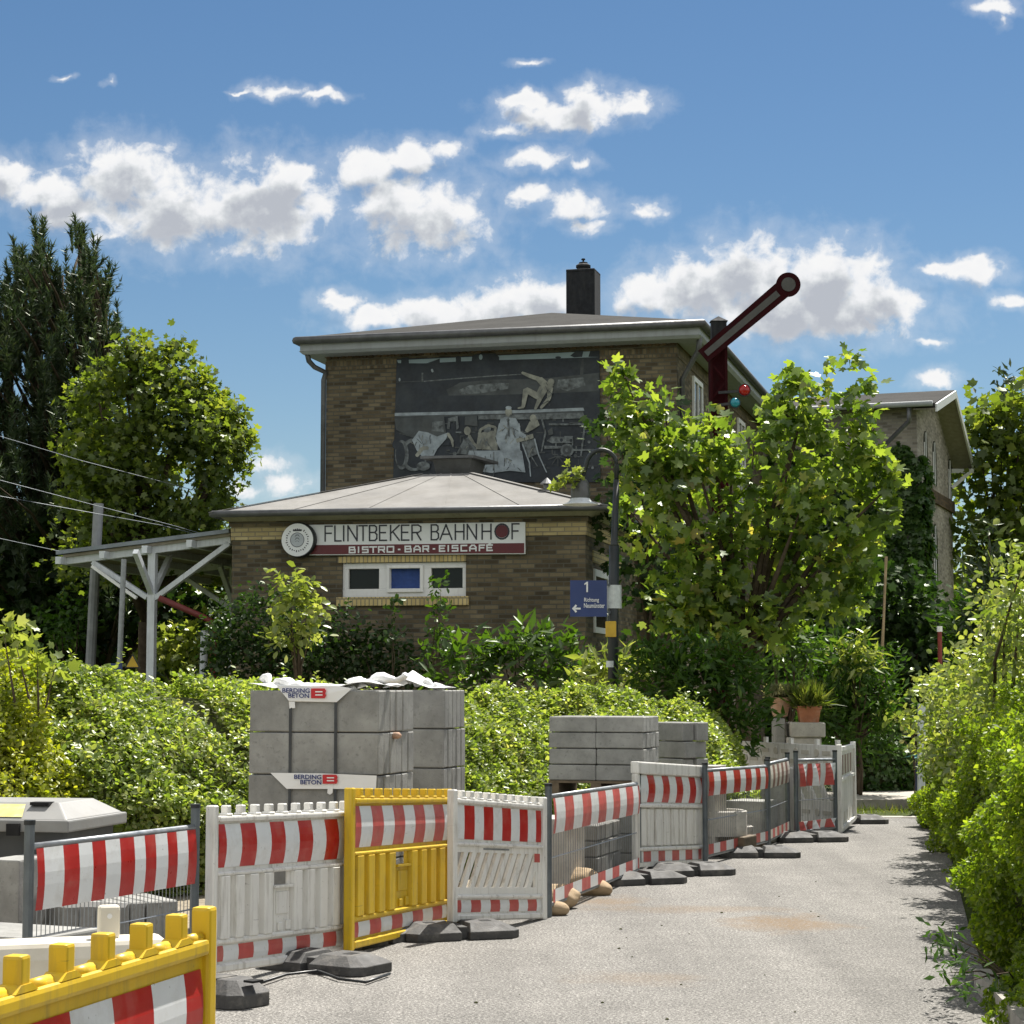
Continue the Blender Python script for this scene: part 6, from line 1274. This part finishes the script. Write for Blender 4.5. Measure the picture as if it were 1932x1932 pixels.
plant('broad_tree', 'dark leafy tree in the shade between the bistro flank and the maple', 'tree', CL(34.8, (1190, 960, 50), (1205, 1030, 52), (1235, 1100, 56), (1250, 1170, 56), (1165, 800, 26), (1150, 850, 28), (1180, 890, 44), (1200, 770, 26), (1240, 900, 60), (1260, 980, 60), (1280, 1060, 60), (1135, 790, 12), (1290, 1150, 50), (1300, 850, 50)), A['lf_dark'], 'star', .15, 10, 8, .4, base=Vector((*gp(1240, 34.8), 0)), r0=.1, droop=.8)  # dark leaf tone stands in for the shade of crown and building
# thuja and garden bushes at the right of the hedge
plant('thuja_bush', 'dense dark green thuja hedge bush right of the lamp post', 'shrub', CL(25.6, (1225, 1275, 46), (1270, 1262, 55), (1320, 1265, 58), (1370, 1290, 62), (1385, 1325, 52), (1395, 1370, 42), (1340, 1320, 60), (1270, 1310, 55), (1395, 1260, 36)), A['lf_thuja'], 'lance', .16, 34, 9, .22, r0=.08, crown='foliage', trunk='stem', droop=-.5, shell=.7)
plant('shrub', 'light green shrub with hanging leaves left of the pots', 'shrub', CL(29.0, (1475, 1235, 34), (1500, 1215, 36), (1530, 1225, 30), (1465, 1265, 22), (1490, 1190, 26), (1455, 1215, 26)), A['lf_laurel'], 'lance', .2, 22, 7, .25, r0=.05, crown='foliage', trunk='stem')
plant('conifer_bush', 'large rounded dark conifer bush behind the flower pots', 'shrub', CL(30.5, (1550, 1310, 62), (1590, 1290, 66), (1630, 1300, 60), (1655, 1330, 46), (1560, 1360, 64), (1620, 1365, 66), (1665, 1290, 30), (1600, 1250, 40), (1540, 1260, 38), (1665, 1245, 24), (1650, 1375, 40)), A['lf_thuja'], 'lance', .15, 32, 9, .22, r0=.1, crown='foliage', trunk='stem', droop=-.5, shell=.72)
plant('shrub', 'bright sunlit sprouting shrub on top of the rounded conifer bush', 'shrub', CL(30.0, (1620, 1235, 26), (1590, 1240, 22), (1640, 1255, 26), (1625, 1215, 14), (1605, 1265, 24)), A['lf_bright'], 'lance', .17, 34, 6, .18, base=Vector((*gp(1620, 30.2), 0)), r0=.03, crown='foliage', trunk='stem')
hedge('hedge', 'dark clipped hedge at the bend behind the far end barrier', [gp(1590, 31.3), gp(1690, 31.5), gp(1765, 31.9)], 1.6, hz([(0, 1400), (.4, 1370), (.75, 1395), (1, 1450)], 32), A['lf_ivy'], .075, 900, tpl='ivy', front=.8)
plant('shrub', 'loose grey green shrub between the conifer bush and the pale shrub', 'shrub', CL(29.6, (1715, 1325, 34), (1735, 1360, 30), (1700, 1360, 26), (1745, 1310, 24), (1725, 1290, 18)), A['lf_pale'], 'oval', .10, 26, 6, .22, base=Vector((*gp(1722, 29.7), 0)), r0=.03, crown='foliage', trunk='stem')
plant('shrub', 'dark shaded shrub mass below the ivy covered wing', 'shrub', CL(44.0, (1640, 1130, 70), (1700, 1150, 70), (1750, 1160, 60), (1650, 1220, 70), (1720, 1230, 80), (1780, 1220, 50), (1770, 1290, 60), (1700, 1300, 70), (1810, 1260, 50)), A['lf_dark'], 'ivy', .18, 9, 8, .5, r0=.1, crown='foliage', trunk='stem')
plant('cypress', 'narrow dark cypress right of the gabled wing', 'tree', CL(37, (1866, 1010, 10), (1866, 1040, 18), (1866, 1080, 28), (1866, 1125, 36), (1866, 1175, 44), (1868, 1225, 50), (1870, 1275, 54), dz=.1), A['lf_pine'], 'lance', .22, 26, 9, .3, base=Vector((*gp(1866, 37), 0)), r0=.1, droop=-.8, shell=.6)
plant('cypress', 'feathery lighter conifer just right of the gabled wall', 'tree', CL(39, (1830, 1140, 22), (1825, 1170, 34), (1815, 1205, 36), (1840, 1215, 38), (1830, 1255, 44), dz=.2), A['lf_thuja'], 'lance', .22, 22, 8, .3, base=Vector((*gp(1828, 39), 0)), r0=.08, droop=-.5)
plant('broad_tree', 'bright green tree behind the gabled wing at the right photo edge', 'tree', CL(58, (1868, 800, 46), (1900, 770, 36), (1930, 790, 50), (1850, 860, 40), (1890, 860, 60), (1940, 880, 60), (1870, 930, 56), (1920, 960, 62), (1850, 1010, 50), (1900, 1040, 60), (1950, 1030, 50), (1840, 1080, 50)), A['lf_tree'], 'ivy', .28, 5.5, 9, .7, r0=.2)
plant('poplar', 'thin feathery tree top standing above the right tree', 'tree', CL(66, (1893, 715, 16), (1898, 740, 24), (1915, 735, 16), (1890, 775, 30), (1930, 760, 22), (1925, 815, 40)), A['lf_pine'], 'lance', .35, 7, 7, .6, r0=.12, droop=-.6)
# ivy on the wing
def ivy(name, label, fr, regions, lf, size, n, root_xy):
    t = thing(name, label, 'climbing plant', fr.w(*root_xy, 0), 0); pp, nn = [], []
    while len(pp) < n:
        rg_ = random.choices(regions, [r[5] for r in regions])[0]; kind, a0, a1, z0, z1, w_ = rg_
        a = random.uniform(a0, a1); z = random.uniform(z0, z1); d = .04+.16*abs(noise.noise(Vector((a*1.5, z*1.5, 3))))*2+random.random()*.06
        edge = noise.noise(Vector((a*2, z*.9, 1.7)))
        if kind == 'f': 
            if z > z1-.9+edge*1.4: continue
            q = fr.w(a, -d, z); nr = -fr.ny
        else:
            if a > a1-.35+edge*.6: continue
            q = fr.w(d, a, z); nr = fr.nx
        pp.append(tuple(q)); nn.append(tuple(nr))
    pp = np.array(pp); nn = np.array(nn)
    leaves('foliage', pp, nn*.9+np.array([0, 0, .45])+.45*RNG.normal(size=pp.shape), np.array([0, 0, -1.])+.7*RNG.normal(size=pp.shape), size*(.6+.8*RNG.random(len(pp))), A[lf], 'ivy', t); return t
ivy('ivy', 'dense ivy curtain climbing the front and corner of the gabled wing', WF, [('f', -5.0, .1, .3, 8.6, 8), ('s', -.1, 1.3, .2, 7.6, 2)], 'lf_ivy', .17, 15000, (-1, -.1))
# left trees
def pine(name, label, trunks, poly, Z, n, k, lf, leaf=.2, plume=.8):
    base = P(trunks[0][0], 1295, Z); t = thing(name, label, 'tree', (base.x, base.y, 0))
    def inside(x, y):
        c = False; j = len(poly)-1
        for i in range(len(poly)):
            (xi, yi), (xj, yj) = poly[i], poly[j]
            if (yi > y) != (yj > y) and x < (xj-xi)*(y-yi)/(yj-yi)+xi: c = not c
            j = i
        return c
    b = MB(); tr = []
    for (ub, ut, vt, r0) in trunks:
        dz = random.uniform(-1, 1); p0 = P(ub, 1295, Z+dz); p1 = P(ut, vt, Z+dz); p0.z = 0; tr.append((p0, p1)); b.tube([p0, p0.lerp(p1, .5)+Vector((.1, 0, 0)), p1], [r0, r0*.65, r0*.15], 8)
    xs = [p[0] for p in poly]; ys = [p[1] for p in poly]; PP, TT = [], []; cnt = 0
    while cnt < n:
        u, v = random.uniform(min(xs), max(xs)), random.uniform(min(ys), max(ys))
        if not inside(u, v) or noise.noise(Vector((u*.018, v*.02, 4.2))) < -.34+.1*random.random(): continue
        cnt += 1; z = Z+random.gauss(0, 1.6); p = P(u, v, z); p0, p1 = min(tr, key=lambda q: abs(q[0].lerp(q[1], min(1, max(0, p.z/q[1].z))).x-p.x))
        f = min(.98, max(.02, (p.z-.5)/p1.z)); c = p0.lerp(p1, f); d = (p-c); d.z = 0
        dirn = (d.normalized()*.35+Vector((random.gauss(0, .22), random.gauss(0, .22), random.uniform(.8, 1.4)))).normalized()
        if random.random() < .55: b.tube([c-Vector((0, 0, d.length*.2)), c.lerp(p, .6)-Vector((0, 0, .15)), p], [.06, .035, .015], 4, cap=False)
        L = plume*random.uniform(.6, 1.2)
        for q in range(k):
            s = random.random(); a = random.random()*6.28; ax = dirn.cross(Vector((.3, .5, .2))).normalized(); ay = dirn.cross(ax)
            nd = dirn*random.uniform(.6, 1.1)+(ax*math.cos(a)+ay*math.sin(a))*random.uniform(.4, .75); PP.append(tuple(p+dirn*L*(s-.3))); TT.append(tuple(nd))
    b.build('trunk', A['bark'], t, sm=True)
    PP = np.array(PP); TT = np.array(TT); leaves('crown', PP, RNG.normal(size=PP.shape), TT, leaf*(.7+.6*RNG.random(len(PP))), A[lf], 'needle', t); return t
pine('pine_tree', 'tall dark pine with several ragged tops at the left photo edge', [(70, 72, 450, .22), (150, 150, 462, .2), (10, 20, 545, .18), (195, 200, 540, .14), (110, 118, 520, .16), (-40, -45, 600, .2)],
     [(-90, 560), (-30, 600), (0, 560), (20, 530), (30, 490), (45, 470), (60, 480), (68, 440), (84, 445), (90, 500), (100, 545), (118, 520), (132, 450), (150, 445), (172, 460), (180, 500), (185, 560), (205, 520), (215, 545), (205, 590), (225, 600), (222, 660), (215, 720), (230, 800), (260, 900), (280, 1000), (260, 1200), (-100, 1200)], 47, 1700, 80, 'lf_pine', .19, .75)
plant('maple_tree', 'bright green broad maple between the dark pine and the bistro', 'tree',
      twigs(CL(41, (255, 675, 34), (235, 710, 46), (325, 680, 40), (330, 650, 20), (345, 700, 40), (290, 740, 60), (370, 735, 44), (195, 740, 46), (175, 775, 40), (235, 790, 60), (330, 800, 70), (400, 770, 40), (410, 800, 36), (445, 815, 30), (450, 850, 26), (400, 860, 60), (440, 880, 30), (300, 870, 80), (210, 860, 64), (160, 850, 44), (370, 930, 64), (420, 930, 36), (280, 960, 80), (190, 950, 70), (340, 1000, 66), (240, 1040, 70), (400, 1000, 44), (150, 1030, 60)), 70, .18, .34, 5),
      A['lf_tree'], 'star', .135, 22, 8, .5, base=Vector((*gp(270, 41.5), 0)), r0=.22, nb=20, jit=15, gaps=(1.0, -.62),
      outline=[(130, 720), (160, 690), (200, 700), (228, 645), (262, 630), (285, 680), (308, 692), (316, 650), (345, 640), (375, 690), (402, 700), (415, 740), (432, 765), (452, 770), (472, 820), (478, 860), (458, 890), (436, 930), (444, 970), (425, 1010), (440, 1200), (90, 1200), (110, 900)])
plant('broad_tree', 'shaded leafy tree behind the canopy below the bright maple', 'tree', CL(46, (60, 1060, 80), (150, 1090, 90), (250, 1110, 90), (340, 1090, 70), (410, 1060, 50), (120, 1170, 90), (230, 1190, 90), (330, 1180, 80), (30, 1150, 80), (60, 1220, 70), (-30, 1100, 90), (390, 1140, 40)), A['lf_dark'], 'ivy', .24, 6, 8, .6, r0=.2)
plant('shrub', 'sunlit leafy shrub seen below the canopy, next to the bistro', 'shrub', CL(44, (350, 1210, 40), (320, 1235, 36), (385, 1195, 28), (365, 1245, 40), (400, 1225, 26), (395, 1100, 24), (300, 1250, 36)), A['lf_bright'], 'ivy', .16, 12, 7, .4, r0=.06, crown='foliage', trunk='stem')
plant('shrub', 'small olive rounded shrub before the dark trees at the left', 'shrub', CL(40, (115, 1160, 36), (140, 1190, 36), (100, 1195, 34), (150, 1150, 24)), A['lf_thuja'], 'oval', .13, 16, 7, .3, r0=.05, crown='foliage', trunk='stem')
# distant belt of trees
pts, nn = [], []
N = 26000; x = RNG.uniform(-55, 60, N); top = 6.0+3.5*np.clip((x-12)/6, 0, 1)+2.0*np.sin(x*.21)+1.4*np.sin(x*.53+1)+.8*np.sin(x*1.7)
z = RNG.random(N)**.8*top; y = 92+RNG.random(N)*5-z*.15
pp = np.stack([x, y, z], 1); o = leaves('distant_wood', pp, np.array([0, -.4, .8])+.7*RNG.normal(size=pp.shape), RNG.normal(size=pp.shape), .9*(.5+RNG.random(N)), A['lf_tree'], 'quad', None)
tag(o, 'far belt of trees behind the station', 'wood', kind='stuff')
# right hand roadside hedge
def rp(u, v): g = G(u, v); return g
path = [Vector((2.3, 3.5, 0)), Vector((2.62, 10.0, 0)), Vector((3.15, 13.0, 0)), Vector((4.0, 17.5, 0)), Vector((4.75, 22.0, 0)), Vector((5.35, 25.5, 0))]
hedge('hedge', 'tall overgrown roadside hedge with fine yellow green leaves along the right of the road', path, 1.6, lambda s: 1.8-.40*s+.12*math.sin(s*18), A['lf_privet'], .037, 7400, tpl='quad', front=.86, side=-1, bulge=.24, extra=(90, .3, .045, A['lf_privet']))
plant('shrub', 'pale leafy shrub growing out of the top of the roadside hedge', 'shrub', [(P(u, v, Z), r*Z/F) for u, v, r, Z in ((1925, 1130, 60, 14.5), (1900, 1200, 60, 15.5), (1870, 1255, 60, 16.5), (1840, 1285, 52, 17.5), (1805, 1305, 46, 19), (1915, 1270, 70, 15.5), (1865, 1330, 60, 17), (1815, 1360, 52, 19), (1780, 1335, 36, 20.5), (1900, 1350, 70, 16), (1850, 1400, 60, 17), (1800, 1420, 44, 19), (1930, 1060, 34, 14), (1895, 1150, 30, 15), (1775, 1385, 36, 20.5), (1920, 1420, 60, 15.5), (1768, 1340, 26, 21.5), (1765, 1400, 26, 21.5), (1785, 1290, 26, 20.5), (1770, 1440, 26, 21))], A['lf_pale'], 'oval', .062, 120, 8, .2, base=Vector((3.9, 16.3, 0)), r0=.05, crown='foliage', trunk='stem', shell=.55, nb=8)
b_ = [(P(u, v, Z), r*Z/F) for u, v, r, Z in ((1760, 1775, 12, 11.6), (1775, 1760, 12, 11.8), (1790, 1835, 18, 10.9), (1800, 1860, 14, 10.6), (1815, 1800, 26, 11.2), (1835, 1845, 28, 10.4))]
plant('hedge_sprig', 'loose grey green sprigs hanging out of the hedge low over the road', 'plant', b_, A['lf_ivy'], 'lance', .07, 90, 6, .12, base=Vector((2.95, 11.2, 0)), r0=.015, crown='foliage', trunk='stem')
# thin bean pole in the shrubs below the wing
q = P(1665, 1215, 36); b = MB(); b.tube([(q.x, q.y, 0), q, P(1672, 1050, 36)], .028, 6); tag(b.build('garden_cane', A['stone']), 'long thin pale cane standing before the ivy below the wing', 'cane')
SKY_S, CLOUD_S, SUN_S, EXPO = 0.05, .52, 5.0, 0.85
# ------------------------------------------------------------------ sky, sun, camera
SUN_AZ, SUN_EL = R(24), R(56)      # azimuth to the right of the view direction (+Y)
w = bpy.data.worlds.new('World'); SC.world = w; w.use_nodes = True; t = NT(w.node_tree); t.n.clear()
out = t.node('ShaderNodeOutputWorld')
sky = t.node('ShaderNodeTexSky', sky_type='NISHITA'); sky.sun_disc = False; sky.sun_elevation = SUN_EL; sky.sun_rotation = SUN_AZ
sky.air_density = 1.0; sky.dust_density = .1; sky.ozone_density = 2.2; sky.altitude = 0
bg = t.node('ShaderNodeBackground'); bg.inputs[1].default_value = SKY_S
hs = t.node('ShaderNodeHueSaturation'); hs.inputs['Saturation'].default_value = 1.18; hs.inputs['Value'].default_value = .88; t.l.new(sky.outputs[0], hs.inputs['Color'])
t.l.new(hs.outputs[0], bg.inputs[0])
d = t.coord('Generated'); sp = t.node('ShaderNodeSeparateXYZ'); t.put(sp.inputs[0], d)
yy = t.math('MAXIMUM', sp.outputs[1], .05)
cx = t.math('MULTIPLY', t.math('DIVIDE', sp.outputs[0], yy), 38.64); cy = t.math('MULTIPLY', t.math('DIVIDE', sp.outputs[2], yy), 38.64)
cb = t.node('ShaderNodeCombineXYZ'); t.put(cb.inputs[0], cx); t.put(cb.inputs[1], cy); vec = cb.outputs[0]
wn = t.node('ShaderNodeTexNoise'); t.put(wn.inputs['Vector'], vec); wn.inputs['Scale'].default_value = 2.2; wn.inputs['Detail'].default_value = 3
warp = t.vmath('MULTIPLY', t.vmath('SUBTRACT', wn.outputs['Color'], (.5, .5, .5)), (.55, .45, 0)); vw = t.vmath('ADD', vec, warp)
CLOUDS = [(245, 335, 118, 78), (330, 400, 160, 74), (500, 390, 138, 94), (420, 395, 120, 55), (545, 345, 72, 55), (85, 365, 95, 42), (5, 335, 60, 48), (125, 395, 80, 36), (212, 445, 60, 24, .6),
 (690, 320, 76, 48), (770, 300, 90, 40, .8), (840, 280, 56, 30, .7), (795, 408, 130, 82), (735, 372, 70, 40),
 (1045, 218, 105, 36), (1105, 195, 56, 44), (1195, 195, 64, 34, .75), (985, 190, 50, 22), (940, 250, 70, 22, .6), (1000, 300, 100, 26, .7), (1100, 310, 50, 22, .55), (1000, 365, 80, 25, .75), (1085, 385, 80, 38, .85), (1110, 425, 50, 20, .7), (1215, 395, 50, 22, .8),
 (525, 172, 70, 20, .9), (605, 181, 60, 13, .8), (455, 172, 40, 7, .6), (1000, 118, 44, 12, .5), (120, 146, 26, 9, .45), (205, 152, 22, 12, .3),
 (640, 570, 56, 24, .85), (720, 595, 90, 24), (820, 595, 120, 44), (970, 572, 120, 52), (880, 605, 210, 30), (1045, 560, 60, 44),
 (1225, 555, 96, 46), (1320, 545, 120, 66), (1420, 520, 120, 80), (1560, 530, 130, 82), (1660, 570, 92, 56), (1500, 585, 250, 66), (1620, 612, 60, 26, .8),
 (1835, 512, 72, 30, .9), (1765, 512, 66, 16, .7), (1912, 570, 46, 20, .8), (1755, 645, 40, 10, .7), (1765, 715, 50, 24, .8), (1870, 10, 66, 22, .8), (1893, 38, 22, 20, .5),
 (505, 875, 70, 32, .55), (540, 915, 80, 34, .6), (460, 925, 60, 26, .5)]
def dens(off):
    """cloud thickness for the direction shifted by off (in 100 px steps)"""
    pv = t.vmath('ADD', vec, (off[0], off[1], 0)); pw = t.vmath('ADD', vw, (off[0], off[1], 0)); M = None
    for c in CLOUDS:
        u, v, ru, rv = c[:4]; wt = c[4] if len(c) > 4 else 1.0
        dd = ray(u, v); a, b_ = dd.x/dd.y*38.64, dd.z/dd.y*38.64
        q = t.vmath('MULTIPLY', t.vmath('SUBTRACT', pw, (a, b_, 0)), (100/ru, 100/rv, 0))
        e = t.math('SUBTRACT', wt, t.vmath('LENGTH', q))
        M = e if M is None else t.math('SMOOTH_MAX', M, e, .25)
    M = t.math('MAXIMUM', M, -1.2)
    n1 = t.noise(pv, 1.9, 10, .6, .25) if off == (0, 0) else t.noise(pv, 1.5, 5, .55); n0 = t.noise(pv, .8, 2, .5)
    D = t.math('ADD', M, t.math('MULTIPLY', t.math('SUBTRACT', n1, .5), 1.75))
    return t.math('ADD', D, t.math('MULTIPLY', t.math('SUBTRACT', n0, .5), .7))
D = dens((0, 0)); D2 = dens((.12, .36))
fw_ = t.math('GREATER_THAN', sp.outputs[1], .06)
al = t.math('MULTIPLY', t.math('MAXIMUM', t.maprange(D, -.16, .5, 0, 1, True), t.maprange(D, -.75, .25, 0, .22, True)), fw_)
up = t.math('ADD', t.math('MULTIPLY', t.maprange(D2, -.05, .85, 0, 1, True), .95), t.math('MULTIPLY', t.maprange(D, .35, 1.3, 0, 1, True), .25))
col = t.ramp(up, [(0, (1, 1, 1)), (.3, (.94, .95, .97)), (.65, (.72, .75, .78)), (1, (.52, .55, .61))])
# unseen bright clouds added behind and beside the viewer to fill shaded fronts
n3 = t.noise(d, 2.1, 7, .6); side = t.maprange(sp.outputs[1], .45, .75, 1, 0, True)
al2 = t.math('MULTIPLY', t.math('MULTIPLY', t.maprange(n3, .38, .58, 0, 1, True), side), t.maprange(sp.outputs[2], -.02, .06, 0, 1))
col = t.mix(al2, col, (1.3, 1.27, 1.2)); al = t.math('MAXIMUM', al, al2)
bg2 = t.node('ShaderNodeBackground'); t.put(bg2.inputs[0], col); bg2.inputs[1].default_value = CLOUD_S
mx = t.node('ShaderNodeMixShader'); t.put(mx.inputs[0], al); t.l.new(bg.outputs[0], mx.inputs[1]); t.l.new(bg2.outputs[0], mx.inputs[2]); t.l.new(mx.outputs[0], out.inputs[0])
sd = bpy.data.lights.new('sun', 'SUN'); sd.energy = SUN_S; sd.angle = R(.5); sd.color = (1, .95, .87)
so = bpy.data.objects.new('sun', sd); COL.objects.link(so)
sv = Vector((math.sin(SUN_AZ)*math.cos(SUN_EL), math.cos(SUN_AZ)*math.cos(SUN_EL), math.sin(SUN_EL))); so.rotation_euler = sv.to_track_quat('Z', 'Y').to_euler(); so.location = (0, 0, 60)
cd = bpy.data.cameras.new('camera'); cd.sensor_width = 36; cd.lens = 72; cd.clip_end = 3000; cd.clip_start = .1
co = bpy.data.objects.new('camera', cd); COL.objects.link(co); co.location = (0, 0, EYE); co.rotation_euler = (math.pi/2+TH, 0, 0); SC.camera = co
vs = SC.view_settings; vs.view_transform = 'Standard'; vs.look = 'None'; vs.gamma = 1; vs.exposure = EXPO; vs.use_curve_mapping = False
SC.cycles.max_bounces = 10; SC.cycles.diffuse_bounces = 4; SC.cycles.transmission_bounces = 4; SC.cycles.sample_clamp_indirect = 6
SC.cycles.use_denoising = True
